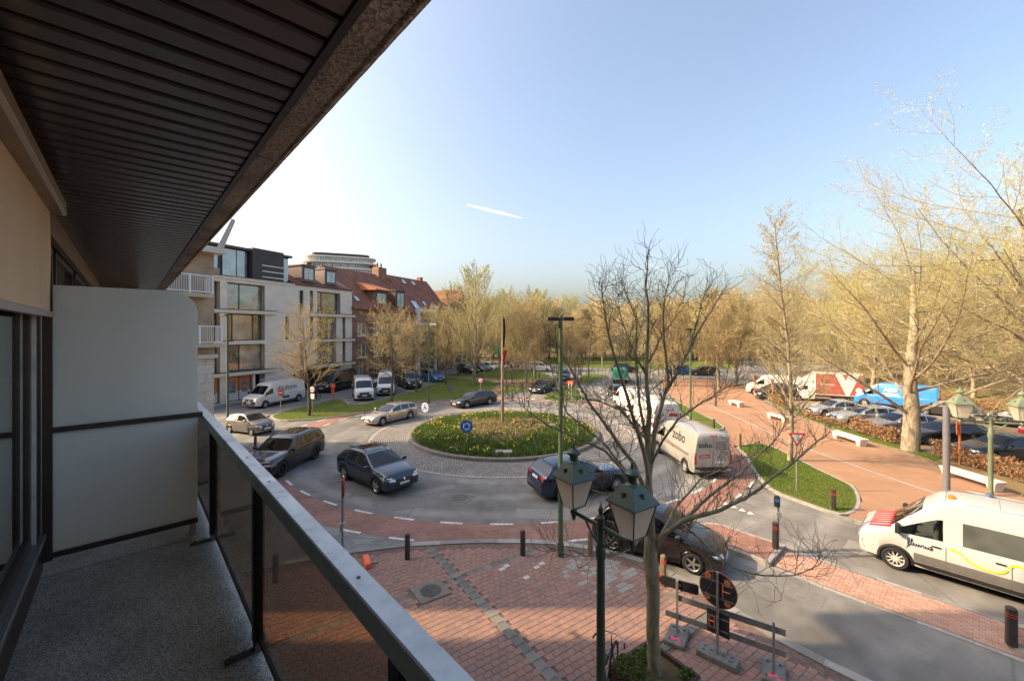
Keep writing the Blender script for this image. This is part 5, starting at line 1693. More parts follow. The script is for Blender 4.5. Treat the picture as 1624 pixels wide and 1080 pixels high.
# vehicles on the roundabout
c = Car('suv', 'car', 'dark slate blue SUV with silver wheels rounding the flower bed in shade', 'car', (-6.85, 21.2), (.765, -.644), P_NAVY, spokes=5, glass=M_CARGLASS)
for s in (-1, 1):
    c.patch('running_light', plain('led_white', (.9, .9, .88), .3), 'front', [(s * .60, .80), (s * .90, .82), (s * .90, .845), (s * .60, .825)], 4, off=.017)
    MB().tube([(c.L/2 - 2.3, s * .60, 1.69), (c.L/2 - 3.9, s * .60, 1.66)], .02, 5).build('roof_rail', M_BLACKP, c.o)
c.patch('roof_glass', M_CARDARK, 'top', [(c.L/2 - 3.7, -.5), (c.L/2 - 2.3, -.5), (c.L/2 - 2.3, .5), (c.L/2 - 3.7, .5)], 6, off=.006)
c = Car('rover', 'car', 'glossy black off-roader with black wheels beside the balcony rail', 'car', (-12.72, 23.6), (-.112, -.993), P_BLACK, spokes=10, rim=M_ALLOYD)
c.patch('roof_glass', M_CARDARK, 'top', [(c.L/2 - 4.2, -.55), (c.L/2 - 2.4, -.55), (c.L/2 - 2.4, .55), (c.L/2 - 4.2, .55)], 6, off=.006)
Car('estate', 'car', 'champagne estate car driving round the far left of the flower bed', 'car', (-10.2, 35.45), (-.547, -.84), P_CHAMP, spokes=10)
Car('estate', 'car', 'black estate car driving behind the flower bed beside the lawn', 'car', (-3.85, 42.8), (-.725, -.688), P_BLACK, spokes=5)
c = Car('mazda', 'car', 'midnight blue crossover seen from behind at the green lamp post', 'car', (3.2, 20.1), (.927, .374), P_DBLUE, spokes=10)
c = Car('hatch', 'car', 'black hatchback on the near lane behind the bare plaza tree', 'car', (5.03, 14.5), (.847, -.534), P_BROWNB, spokes=5)
Car('city', 'car', 'small grey rounded hatchback waiting at the left side street', 'car', (-19.6, 31.5), (.93, -.37), P_GREY, spokes=5, rim=M_STEELW)

# delivery van with lettering leaving the roundabout
M_INK = plain('black_lettering', (.015, .015, .016), .5)
M_REDINK = plain('red_lettering', (.42, .04, .045), .5)
M_VIOLET = plain('violet_lettering', (.045, .02, .09), .5)
c = Car('van_mid', 'delivery_van', 'long greige delivery van lettered zobo seen from behind', 'van', (10.12, 24.3), (-.06, 1), P_GREIGE, spokes=6, rim=M_STEELW)
c.text('zobo', 'rear', .42, 1.72, .36, M_INK, bold=.008)
c.text('zobo', 'left', -.9, 1.75, .75, M_INK, bold=.012)
for k, w in enumerate((.62, .52, .66, .58, .60)): c.patch('lettering', M_INK, 'rear', [(-.12, 1.86 - .085 * k), (-.12 - w, 1.86 - .085 * k), (-.12 - w, 1.885 - .085 * k), (-.12, 1.885 - .085 * k)], 2, off=.004)
c.patch('logo', M_REDINK, 'rear', [(.72, 1.06), (.16, 1.08), (.16, 1.27), (.72, 1.22)], 4, off=.004)
c.patch('logo_band', M_SIGNW, 'rear', [(.66, 1.135), (.22, 1.15), (.22, 1.175), (.66, 1.16)], 4, off=.006)
c.patch('side_stripe', plain('van_stripe', (.16, .12, .12), .5), 'left', [(-2.2, 1.02), (1.3, 1.02), (1.3, 1.22), (-2.2, 1.22)], 8, off=.004)
c.patch('brake_light', M_TLAMP, 'rear', [(-.2, 2.17), (.2, 2.17), (.2, 2.22), (-.2, 2.22)], 3, off=.02)
c = Car('van_high', 'delivery_van', 'white panel van with red logo ahead of the greige van', 'van', (10.65, 32.3), (-.05, 1), P_WHITE, spokes=6, rim=M_STEELW)
c.patch('logo', M_REDINK, 'rear', [(-.15, 1.62), (-.75, 1.58), (-.75, 1.80), (-.15, 1.84)], 4, off=.005)
c.patch('lettering', M_REDINK, 'rear', [(.1, 2.0), (-.4, 2.0), (-.4, 2.06), (.1, 2.06)], 3, off=.005)
c = Car('van_mid', 'delivery_van', 'white van with a roof rack queueing on the exit road', 'van', (11.3, 39.6), (-.10, 1), P_WHITE, spokes=6, rim=M_STEELW)
c.patch('rear_window', M_CARDARK, 'rear', [(.72, 1.35), (.06, 1.35), (.06, 2.0), (.66, 2.0)], 3, off=.006); c.patch('rear_window', M_CARDARK, 'rear', [(-.72, 1.35), (-.06, 1.35), (-.06, 2.0), (-.66, 2.0)], 3, off=.006)
rk = MB()
for x in (-2.2, -1.2, -.2, .8): rk.tube([(x, -.8, 2.46), (x, .8, 2.46)], .025, 6)
for y in (-.8, .8): rk.tube([(-2.4, y, 2.46), (1.0, y, 2.46)], .025, 6); [rk.tube([(x, y, 2.28), (x, y, 2.46)], .02, 5) for x in (-2.2, -.7, .8)]
rk.build('roof_rack', M_BLACKP, c.o)
Car('hatch', 'car', 'dark hatchback with glowing red rear light ahead of the roof rack van', 'car', (11.9, 47.6), (.06, 1), P_DGREY)
c = Car('cab', 'flatbed_truck', 'flatbed truck with a green tarpaulin on the far exit road', 'truck', (16.3, 64.0), (.2, 1), P_WHITE, spokes=6, rim=M_STEELW)
MB().box((-4.6, -1.02, .62), (-1.15, 1.02, .78)).build('load_bed', M_GALV, c.o)
M_TARP = plain('green_tarpaulin', (.05, .30, .20), .55, var=.2)
MB().cbox((-4.55, -1.0, .78), (-1.2, 1.0, 2.15), .12).build('tarpaulin', M_TARP, c.o, smooth=40)
t_, r_, d_ = wheel_mesh(.345, .23, 6, M_STEELW, 'cab')
for s in (-1, 1): link('wheel', t_, c.o, (-3.4, s * .85, .345), 0 if s < 0 else math.pi)
Car('suv', 'car', 'black SUV crossing on the far road behind the truck', 'car', (20.5, 76.5), (.97, -.2), P_BLACK)
Car('mpv', 'car', 'blue high-roofed car on the far road beyond the red path', 'car', (28.2, 72.5), (-.97, .1), P_BLUE)
Car('suv', 'car', 'dark SUV following the blue car on the far road', 'car', (32.4, 71.0), (-.97, .25), P_DGREY)
Car('mpv', 'car', 'small white people carrier on the far junction', 'car', (5.4, 78.5), (.93, -.33), P_WHITE)
Car('suv', 'car', 'dark grey SUV coming towards the roundabout on the far arm', 'car', (7.9, 64.5), (-.12, -1), P_DGREY, glass=M_CARGLASS)
Car('estate', 'car', 'black car entering the roundabout beside the triangular lawn', 'car', (3.75, 52.3), (-.45, -.9), P_BLACK, glass=M_CARGLASS)

# utility van on the right
c = Car('van_crew', 'utility_van', 'white utility van with red striped bonnet and yellow-green wave line', 'van', (0, 0), (1, 0), paint('van_white', (.50, .50, .49), 0, .32), spokes=10, rim=plain('wheel_trim_silver', (.62, .60, .57), .4, .3), glass=window_mat('van_window', (.13, .14, .125), .04), seats=M_SEATL)
fw = gp(1420, 901)
hd = Vector((BD.x, BD.y)).normalized(); lf = Vector((-hd.y, hd.x))
cen = Vector((fw.x, fw.y)) - hd * (c.L / 2 - c.S['fo']) - lf * (c.W / 2 - .12)
c.o.location = (cen.x, cen.y, .004); c.o.rotation_euler = (0, 0, math.atan2(hd.y, hd.x))
M_LIME_P = plain('lime_paint', (.62, .70, .02), .5)
# wave line on the left flank
def smooth_open(p, it=2):
    for _ in range(it):
        q = [p[0]]
        for a, b in zip(p, p[1:]): q += [(a[0]*.75+b[0]*.25, a[1]*.75+b[1]*.25), (a[0]*.25+b[0]*.75, a[1]*.25+b[1]*.75)]
        p = q + [p[-1]]
    return p
for wv in ([(1.05, 1.10), (.92, 1.12), (.80, 1.05)], [(.76, 1.00), (.62, .88), (.42, .80), (.17, .79), (0, .86), (-.07, .97)], [(-.10, 1.02), (-.16, 1.12), (-.29, 1.15), (-.43, 1.09), (-.51, 1.01)], [(-.56, .96), (-.71, .88), (-.88, .87), (-1.0, .92), (-1.03, .99)], [(-1.04, 1.05), (-1.1, 1.20), (-1.25, 1.29), (-1.5, 1.31), (-2.2, 1.28)]):
    c.line('left', smooth_open([(x_ - .40, z_) for x_, z_ in wv], 2), .026, 'wave_line', M_LIME_P, .02, 1)
# handwritten name on the front door, drawn as pen strokes
def pen(strokes, u0, v0, k, face='left', mat=M_INK, w=.011):
    for st_ in strokes:
        pts = smooth_open([(u0 - x * k, v0 + y * k) for x, y in st_], 2)
        c.line(face, pts, w, 'lettering', mat, .012, 1)
INKB = plain('navy_lettering', (.02, .03, .09), .5)
pen([[(0,-.55),(.12,-.3),(.3,.5),(.32,.95),(.2,1.0),(.12,.75),(.14,.1),(.2,-.25),(.3,-.1),(.42,.1),(.6,.6),(.62,.95),(.52,.95),(.47,.5),(.48,.1),(.58,0),(.7,.15),(.78,.45)],
     [(.78,.45),(.76,.1),(.86,0),(1.0,.15),(1.06,.45),(1.05,.1),(1.14,.02),(1.26,.2),(1.32,.45),(1.36,.1),(1.45,.02),(1.58,.3),(1.6,.42),(1.68,.3),(1.8,.4),(1.8,.1),(1.88,.02),(2.0,.2),(2.04,.42),(2.02,.1),(2.1,0),(2.25,.15),(2.3,.42),(2.28,.1),(2.38,0),(2.5,.15),(2.62,.42),(2.7,.2),(2.62,0),(2.48,-.02)],
     [(1.83,.62),(1.86,.66)]], 1.58, .93, .215, 'left', INKB)
c.patch('lock', M_BLACKP, 'left', [(1.06, 1.0), (1.02, 1.0), (1.02, 1.04), (1.06, 1.04)], 2, off=.006)
# red and white stripes on the bonnet
for k in range(8):
    a = -.82 + k * .22
    c.patch('bonnet_stripe', M_RED, 'top', [(c.L/2 - .30, a), (c.L/2 - .85, a + .10), (c.L/2 - .85, a + .23), (c.L/2 - .30, a + .13)], 5, off=.008)
MB().lathe([(.09, 0), (.09, .03), (.075, .10), (.0, .115)], 14, tuple(c.top(.62, .35) or (0, 0, 2.5))).build('beacon', plain('amber_beacon', (.8, .22, .02), .25, coat=.6), c.o, smooth=40)
MB().lathe([(.09, 0), (.09, .03), (.075, .10), (.0, .115)], 14, tuple(c.top(-.15, -.55) or (0, 0, 2.5))).build('beacon', plain('blue_grey_cap', (.10, .14, .22), .4), c.o, smooth=40)
for y in (-.72, .72):
    p0, p1 = c.top(.3, y), c.top(-2.5, y)
    MB().tube([p0 + Vector((0, 0, .03)), p1 + Vector((0, 0, .03))], .022, 5).build('roof_rail', M_GALV, c.o)
for x in (.75, -.35, -1.5):
    pts = [c.top(x, y) + Vector((0, 0, .004)) for y in np.linspace(-.7, .7, 8)]
    MB().tube(pts, .008, 4).build('roof_seam', M_KERBS[1], c.o)
c.patch('side_moulding', plain('grey_plastic', (.13, .125, .12), .6), 'left', [(-1.08, .46), (1.42, .46), (1.42, .72), (-1.08, .72)], 10, off=.014)
c.patch('bumper', plain('grey_plastic', (.13, .125, .12), .6), 'front', [(-.86, .42), (.86, .42), (.88, .72), (-.88, .72)], 8, off=.016)

# parked on the left
c = Car('van_long', 'delivery_van', 'white van lettered diluform with ladder rack parked before the cream building', 'van', (-24.5, 43.5), (-.27, -.963), P_WHITE, spokes=6, rim=M_STEELW)
c.text('diluform', 'left', -.65, 1.66, .74, M_VIOLET, sx=1.05, bold=.008)
c.patch('blue_square', plain('van_print_blue', (.10, .30, .46), .5), 'left', [(.25, .9), (-.15, .9), (-.15, 1.45), (.25, 1.45)], 4, off=.004)
c.patch('lettering', M_INK, 'left', [(-.8, 1.12), (-1.75, 1.12), (-1.75, 1.16), (-.8, 1.16)], 4, off=.004)
c.patch('blue_band', plain('van_print_navy', (.05, .09, .16), .5), 'left', [(.5, .62), (-1.0, .62), (-.7, .88), (.5, .88)], 6, off=.005)
rk = MB()
for y in (-.75, .75): rk.tube([(1.2, y, 2.58), (-2.9, y, 2.58)], .03, 6); [rk.tube([(x, y, 2.36), (x, y, 2.58)], .025, 5) for x in (1.1, -.8, -2.7)]
for x in (1.1, .1, -.8, -1.8, -2.7): rk.tube([(x, -.75, 2.58), (x, .75, 2.58)], .025, 6)
rk.build('roof_rack', M_GALV, c.o)
Car('van_high', 'delivery_van', 'black panel van parked in front of the cream garage opening', 'van', (-22.4, 53.6), (-.2, -.98), P_BLACK, spokes=5)
Car('van_mid', 'delivery_van', 'white van with black bumper, leftmost of the vans parked nose to the lawn', 'van', (-16.9, 47.6), (.40, -.92), P_WHITE, spokes=6, rim=M_STEELW, glass=M_CARGLASS)
Car('van_high', 'delivery_van', 'tall white van behind the street tree, second parked nose to the lawn', 'van', (-15.4, 51.4), (.27, -.96), P_WHITE, spokes=6, rim=M_STEELW, glass=M_CARGLASS)
c = Car('van_mid', 'delivery_van', 'dark grey van with yellow side stripe, third parked nose to the lawn', 'van', (-13.9, 56.4), (.52, -.85), P_DGREY, spokes=6, rim=M_STEELW)
c.patch('yellow_stripe', plain('van_yellow', (.70, .50, .02), .5), 'right', [(.2, .7), (.35, .7), (.35, 2.1), (.2, 2.1)], 2, off=.005)
Car('mpv', 'car', 'bright blue family car parked beside the lawn past the vans', 'car', (-11.7, 62.6), (.62, -.78), P_BLUE)
Car('hatch', 'car', 'silver car parked along the brick house behind the white van', 'car', (-18.6, 59.5), (-.4, -.92), P_SILVER)
for (x, y, kd_, pm, lb) in ((-7.9, 75.0, 'suv', P_BLACK, 'black SUV nearest of the cars parked by the far lawn'), (-6.0, 78.2, 'hatch', P_DGREY, 'dark grey hatchback parked beside the black SUV at the far lawn'), (-4.0, 80.5, 'hatch', P_WHITE, 'white hatchback parked between the dark grey hatchback and a white saloon'), (-2.4, 83.0, 'saloon', P_WHITE, 'white saloon parked towards the end of the far lawn row'), (-.6, 87.0, 'suv', P_DGREY, 'dark SUV last in the row of cars by the far lawn')):
    Car(kd_, 'car', lb, 'car', (x, y), (.62, -.78), pm, group='cars parked by the far lawn')

# parking row behind the hedge on the right
for (y, kd_, pm, lb, dx) in ((37.6, 'saloon', P_SILVER, 'silver car parked behind the hedge, farthest of the three silver ones', 0), (34.5, 'estate', P_SILVER, 'silver estate parked in the middle of the three silver cars', 0), (31.5, 'estate', paint('silver_grey', (.36, .37, .38), .7, .3), 'grey silver estate parked next to the big tree trunk', .1), (28.5, 'estate', P_BLACK, 'black estate parked behind the trunk of the big tree', .3), (24.9, 'estate', paint('ink_blue', (.02, .028, .042), .5, .25), 'long inky blue car parked behind the beech hedge', .3), (20.6, 'hatch', P_WHITE, 'white car parked behind the beech hedge at the right edge', .2)):
    Car(kd_, 'car', lb, 'car', (28.9 + dx, y), (-1, .06), pm, group='cars parked behind the hedge', spokes=7, glass=M_CARGLASS if pm is P_SILVER else None)
Car('mpv', 'car', 'dark people carrier half hidden beyond the hedge near the orange signs', 'car', (29.2, 46.5), (-1, .1), P_DGREY)
Car('van_mid', 'delivery_van', 'white van parked behind the slender pale tree', 'van', (31.0, 50.0), (-.9, .5), P_WHITE)

c = Car('van_long', 'delivery_van', 'bright blue van with white lettering parked beyond the parking lane', 'van', (37.6, 41.3), (-.62, .79), P_VBLUE, spokes=6, rim=M_STEELW)
c.text('ASBS', 'left', .2, 1.78, .46, M_SIGNW, bold=.012, shear=.1)
for k in range(2): c.patch('lettering', M_SIGNW, 'left', [(.75 - .2 * k, 1.40 - .16 * k), (-.45 - .1 * k, 1.40 - .16 * k), (-.45 - .1 * k, 1.47 - .16 * k), (.75 - .2 * k, 1.47 - .16 * k)], 4, off=.005)
c.text('ASBS', 'rear', -.05, 1.75, .34, M_SIGNW, bold=.01, shear=.1)
c.patch('sill_band', plain('van_sill_brown', (.20, .16, .13), .6), 'left', [(-2.0, .45), (1.9, .45), (1.9, .62), (-2.0, .62)], 6, off=.006)
c = Car('cab', 'box_truck', 'white cab truck with a rust red box body and pale slanted stripe', 'truck', (31.6, 46.2), (-.87, .49), P_WHITE, spokes=6, rim=M_STEELW)
MB().box((-5.3, -1.05, .6), (-1.25, 1.05, .82)).build('chassis', M_BLACKP, c.o)
bx = MB().cbox((-5.3, -1.08, .82), (-1.28, 1.08, 3.15), .04).build('box_body', paint('box_white', (.62, .60, .57), 0, .4), c.o)
M_RUST = plain('box_print_rust', (.33, .085, .06), .5, var=.06)
def side_poly(pts, y, mat, nm, par, th=.012):
    n = len(pts); MB().add([(x, y, z) for x, z in pts] + [(x, y + th, z) for x, z in pts], [tuple(range(n)), tuple(range(2*n-1, n-1, -1))] + [(i, (i+1) % n, n + (i+1) % n, n + i) for i in range(n)]).build(nm, mat, par)
side_poly([(-1.32, .9), (-1.32, 3.05), (-2.95, 3.05), (-3.85, .9)], 1.08, M_RUST, 'printed_panel', bx)
side_poly([(-3.55, 3.05), (-4.05, 3.05), (-3.85, 2.4), (-3.70, 2.75)], 1.08, M_RUST, 'printed_panel', bx)
side_poly([(-4.15, .9), (-5.25, .9), (-5.25, 3.05), (-5.0, 3.05)], 1.08, M_RUST, 'printed_panel', bx)
MB().lathe([(.0, .01), (.26, .01), (.26, 0)], 20, (-4.9, 1.09, 1.45), axis='y').build('logo_disc', M_SIGNW, bx)
MB().prism([(-1.9, -.95), (-1.0, -.9), (-.15, -.7), (-.15, .7), (-1.0, .9), (-1.9, .95)], 2.1, 2.3).add([(-1.28, -1.0, 3.1), (-1.28, 1.0, 3.1), (-.2, .7, 2.3), (-.2, -.7, 2.3), (-1.28, -1.0, 2.15), (-1.28, 1.0, 2.15)], [(0, 1, 2, 3), (0, 3, 4), (1, 5, 2), (4, 3, 2, 5)]).build('wind_deflector', P_WHITE, c.o)
for k, (x, w) in enumerate(((-1.75, .16), (-1.95, .12), (-2.12, .15), (-2.32, .08), (-2.45, .14), (-2.64, .14), (-2.83, .12))): side_poly([(x, 1.82), (x - w, 1.82), (x - w, 2.02), (x, 2.02)], 1.09, plain('pale_rust_print', (.55, .36, .31), .5), 'lettering', bx, .006)
for s in (-1, 1): link('wheel', t_, c.o, (-4.0, s * .9, .345), 0 if s < 0 else math.pi)
Car('hatch', 'car', 'dark hatchback parked next after the blue van', 'car', (38.6, 37.3), (-.55, .84), P_DGREY, spokes=7)
Car('estate', 'car', 'dark blue car parked behind the green double lantern', 'car', (39.6, 33.2), (-.45, .9), P_DBLUE, spokes=7)
Car('hatch', 'car', 'red car at the right edge beyond the parking lane', 'car', (38.2, 29.0), (-.6, .8), P_REDC, spokes=7)
# ------------------------------------------------------------------ trees
class Tree:
    """branching skeleton -> trunk mesh (thick wood) and crown mesh (twigs and buds)"""
    def __init__(self, seed):
        self.r = np.random.RandomState(seed)
        self.thick = []          # (points, radii, sides)
        self.seg = []            # thin segments p0 p1 r0 r1
        self.bud = []            # (pos, dir, size)
    def branch(self, p, d, length, rad, lev, P):
        r = self.r
        ns = P['ns'][lev]
        pts, rads, dirs = [p], [rad], [d]
        tip = P['taper'][lev]
        for i in range(ns):
            w = P['wob'][lev]
            d = d + Vector(r.normal(0, w, 3)) + Vector((0, 0, P['up'][lev]))
            d.normalize()
            p = p + d * (length / ns)
            pts.append(p); dirs.append(d); rads.append(rad * (1 - (1 - tip) * (i + 1) / ns))
        if lev <= P['thick']:
            self.thick.append((pts, rads, P['sides'][lev]))
        else:
            for a, b, ra, rb in zip(pts, pts[1:], rads, rads[1:]): self.seg.append((a, b, ra, rb))
        if lev + 1 < P['levels']:
            n = P['kids'][lev]; n = int(n * r.uniform(.8, 1.2) + .5) if lev else n
            t0 = P['start'][lev]
            for k in range(n):
                t = t0 + (1 - t0) * (k + r.uniform(0, 1)) / n
                f = t * ns; i = min(int(f), ns - 1); u = f - i
                q = pts[i].lerp(pts[i + 1], u); dd = dirs[i + 1]
                az = k * 2.39996 + r.uniform(-.5, .5)
                a = dd.orthogonal().normalized(); b = dd.cross(a)
                side = a * math.cos(az) + b * math.sin(az)
                ang = R(P['ang'][lev] + r.normal(0, 8))
                nd = (dd * math.cos(ang) + side * math.sin(ang)).normalized()
                shape = P['shape'](t) if lev == 0 else 1 - .45 * t
                ln = length * P['ratio'][lev] * shape * r.uniform(.8, 1.2) if lev else P['H'] * P['ratio'][0] * shape * r.uniform(.85, 1.15)
                rr = min(rads[i] * .75, max(rads[i] * P['rr'][lev], P['rmin']))
                self.branch(q, nd, ln, rr, lev + 1, P)
        if lev == P['levels'] - 1 and P['bud']:
            nb = P['nbud']
            for k in range(nb):
                t = (k + r.uniform(.2, 1)) / nb
                f = t * ns; i = min(int(f), ns - 1)
                self.bud.append((pts[i].lerp(pts[i + 1], f - i), dirs[i + 1], P['bud'] * r.uniform(.6, 1.3)))
    def meshes(self, name, mt, mtw, mb=None):
        m = MB()
        for pts, rads, n in self.thick: m.tube(pts, rads, n, cap=False)
        trunk = m.mesh('trunk', mt, 60, fix=False)
        crown = None
        if self.seg:
            A = np.array([list(s[0]) for s in self.seg]); B = np.array([list(s[1]) for s in self.seg])
            ra = np.array([s[2] for s in self.seg])[:, None]; rb = np.array([s[3] for s in self.seg])[:, None]
            D = B - A; D /= np.maximum(np.linalg.norm(D, axis=1, keepdims=True), 1e-6)
            ref = np.where(np.abs(D[:, 2:3]) < .9, np.array([[0, 0, 1.]]), np.array([[1., 0, 0]]))
            U = np.cross(D, ref); U /= np.linalg.norm(U, axis=1, keepdims=True); V = np.cross(D, U)
            n = len(A); vs = np.zeros((n, 6, 3))
            for k in range(3):
                th = 2 * math.pi * k / 3
                o = U * math.cos(th) + V * math.sin(th)
                vs[:, k] = A + o * ra; vs[:, 3 + k] = B + o * rb
            base = (np.arange(n) * 6)[:, None]
            q = np.concatenate([base + np.array([[k, (k + 1) % 3, 3 + (k + 1) % 3, 3 + k]]) for k in range(3)], 0)
            verts = vs.reshape(-1, 3); tris = None; tm = None
            if self.bud and mb:
                nb = len(self.bud)
                P = np.array([list(b[0]) for b in self.bud]); S = np.array([b[2] for b in self.bud])[:, None]
                r = self.r
                e1 = r.normal(0, 1, (nb, 3)); e1 /= np.linalg.norm(e1, axis=1, keepdims=True)
                e2 = np.cross(e1, r.normal(0, 1, (nb, 3))); e2 /= np.maximum(np.linalg.norm(e2, axis=1, keepdims=True), 1e-6)
                bv = np.stack([P - e2 * S * .35, P + e2 * S * .35, P + e1 * S, P + e1 * S * .5 + np.cross(e1, e2) * S * .45], 1).reshape(-1, 3)
                b0 = len(verts) + (np.arange(nb) * 4)[:, None]
                tris = np.concatenate([b0 + np.array([[0, 1, 2]]), b0 + np.array([[0, 2, 3]])], 0)
                tm = np.ones(len(tris), dtype=np.int32)
                verts = np.concatenate([verts, bv], 0)
            crown = np_mesh('crown', verts, quads=q, tris=tris, mats=[mtw] + ([mb] if mb else []), tm=tm)
        return trunk, crown

def make_tree(seed, P, mt, mtw, mb):
    t = Tree(seed)
    t.branch(Vector((0, 0, -.1)), Vector((0, 0, 1)), P['trunk'], P['rad'], 0, P)
    return t.meshes('tree', mt, mtw, mb)

M_BPALE = bark('pale_bark', (.13, .105, .07), (.40, .335, .235))
M_BDARK = bark('dark_bark', (.07, .058, .042), (.17, .145, .10))
M_BMOSS = bark('mossy_bark', (.13, .125, .06), (.36, .31, .21), 4)
M_TGOLD = leafy('golden_twig', [(0, (.30, .20, .10)), (.5, (.44, .345, .175)), (1, (.56, .46, .26))], .8, 0, True)
M_TPALE = leafy('pale_twig', [(0, (.32, .26, .16)), (.5, (.45, .395, .22)), (1, (.56, .51, .31))], .8, 0, True)
M_TBROWN = leafy('brown_twig', [(0, (.17, .105, .055)), (.6, (.28, .18, .095)), (1, (.36, .25, .14))], .8)
M_BUDG = leafy('spring_bud', [(0, (.34, .31, .09)), (.5, (.47, .45, .14)), (1, (.55, .51, .21))], .6, .3, True)
M_BUDT = leafy('tan_bud', [(0, (.38, .26, .13)), (.5, (.48, .385, .19)), (1, (.57, .48, .26))], .7, .3, True)

def PP(**k):
    d = dict(levels=4, ns=[8, 6, 4, 2], wob=[.04, .10, .14, .18], up=[.0, .05, .06, .05], taper=[.15, .2, .3, .4], thick=1, sides=[9, 5, 3, 3], kids=[18, 9, 7, 0], start=[.25, .2, .12, 0],
             ang=[52, 42, 40, 0], ratio=[.42, .42, .40, 0], rr=[.42, .5, .5, 0], rmin=.006, bud=.05, nbud=4, shape=lambda t: 1 - .5 * abs(t - .35), H=10, trunk=9.5, rad=.2)
    d.update(k); return d
# round street trees, park trees, tall poplar-like trees, big spreading trees and a slender one
TM = {}
TM['street'] = [make_tree(11 + i, PP(H=8.6, trunk=8.0, rad=.14, start=[.30, .12, .1, 0], kids=[30, 13, 9, 0], ratio=[.40, .45, .40, 0], ang=[58, 44, 42, 0], wob=[.05, .12, .16, .2], rmin=.011, bud=.06, nbud=2), M_BDARK, M_TGOLD, M_BUDT) for i in range(3)]
TM['park'] = [make_tree(31 + i, PP(H=12.5, trunk=12, rad=.20, start=[.20, .12, .1, 0], kids=[36, 14, 10, 0], ratio=[.36, .46, .42, 0], ang=[55, 42, 40, 0], wob=[.05, .12, .16, .2], rmin=.016, bud=.09, nbud=3), M_BPALE, M_TGOLD, M_BUDT) for i in range(3)]
TM['tall'] = [make_tree(51 + i, PP(H=17, trunk=15.5, rad=.28, start=[.12, .10, .1, 0], kids=[46, 15, 10, 0], ratio=[.58, .42, .38, 0], ang=[50, 32, 28, 0], up=[0, .10, .12, .10], rmin=.014, bud=.10, nbud=2, shape=lambda t: 1.05 - .8 * t), M_BPALE, M_TPALE, M_BUDG) for i in range(2)]
TM['big'] = [make_tree(71 + i, PP(H=18.5, trunk=12.5, rad=.46, levels=5, ns=[9, 9, 6, 4, 2], wob=[.07, .07, .11, .15, .18], up=[0, .04, .04, .05, .04], taper=[.22, .12, .22, .35, .4], thick=2, sides=[12, 7, 5, 3, 3], kids=[26, 14, 9, 6, 0], start=[.16, .15, .1, .1, 0], ang=[62, 38, 38, 36, 0], ratio=[.52, .42, .42, .44, 0], rr=[.25, .42, .45, .5, 0], rmin=.0085, bud=.04, nbud=3, shape=lambda t: 1.12 - .40 * t), M_BPALE, M_TPALE, M_BUDG) for i in range(2)]
TM['slender'] = [make_tree(91, PP(H=13.5, trunk=13.6, rad=.13, ns=[14, 6, 4, 2], wob=[.055, .10, .14, .18], start=[.16, .12, .1, 0], kids=[52, 11, 7, 0], ratio=[.27, .45, .44, 0], ang=[46, 40, 40, 0], rmin=.009, bud=.045, nbud=3, shape=lambda t: 1.15 - .85 * t), M_BPALE, M_TPALE, M_BUDT)]
TM['small'] = [make_tree(95 + i, PP(H=5.5, trunk=5.2, rad=.07, start=[.35, .1, .1, 0], kids=[18, 9, 5, 0], ratio=[.36, .45, .42, 0], ang=[45, 42, 40, 0], rmin=.009, bud=.06, nbud=2), M_BDARK, M_TBROWN, M_BUDT) for i in range(2)]
TREE_N = [0]
def put_tree(kind, x, y, label, group=None, sc=1.0, var=None, name='tree', z=0.0):
    TREE_N[0] += 1
    i = TREE_N[0] if var is None else var
    tr, cr = TM[kind][i % len(TM[kind])]
    t = thing(name, label, 'tree', (x, y, z), rnd.uniform(0, 6.28), group)
    t.scale = (sc * rnd.uniform(.94, 1.06), sc * rnd.uniform(.94, 1.06), sc)
    link('trunk', tr, t)
    if cr: link('crown', cr, t)
    return t
def gtree(kind, px, py, label, group=None, sc=1.0, var=None, name='tree'):
    p = gp(px, py); return put_tree(kind, p.x, p.y, label, group, sc, var, name)
# left lawn and street
gtree('street', 490, 661, 'bare street tree on the left lawn before the white van', sc=1.06, var=0)
gtree('street', 621, 641, 'bare street tree between the white parked vans and the champagne car', sc=1.10, var=1)
gtree('street', 660, 622, 'bare street tree beside the dark grey van', sc=1.0, var=2)
gtree('street', 707, 612, 'thin bare tree on the lawn right of the blue parked car', sc=1.05, var=0)
gtree('street', 694, 598, 'leaning bare tree behind the blue parked car', sc=1.2, var=1)
gtree('tall', 752, 609, 'tall broad pale tree on the left lawn, highest of the lawn trees', sc=.98, var=0)
gtree('street', 640, 606, 'bare street tree before the white framed house', sc=1.15, var=2)
gtree('park', 672, 600, 'golden street tree in front of the gabled house', sc=.85, var=1)
gtree('street', 728, 596, 'bare street tree beside the black parked SUV', sc=1.15, var=0)
gtree('small', 803, 622, 'small young tree beside the flagpole', sc=1.1)
gtree('park', 835, 610, 'dark stemmed tree at the tip of the left lawn', sc=.85, var=0)
gtree('park', 848, 601, 'stout pale tree at the right end of the left lawn', sc=.95, var=1)
gtree('park', 791, 589, 'bare tree with green banners behind the left lawn', sc=.85, var=2)
gtree('park', 828, 588, 'thin dark tree by the road behind the left lawn', sc=.8, var=0)
for (px, py, k, s) in ((715, 583, 'tall', 1.0), (760, 578, 'park', 1.1), (672, 584, 'park', 1.1), (655, 592, 'street', 1.2), (780, 574, 'tall', .9), (738, 575, 'park', 1.2)):
    gtree(k, px, py, 'bare golden tree beyond the parked cars at the end of the left street', 'trees at the end of the left street', s)
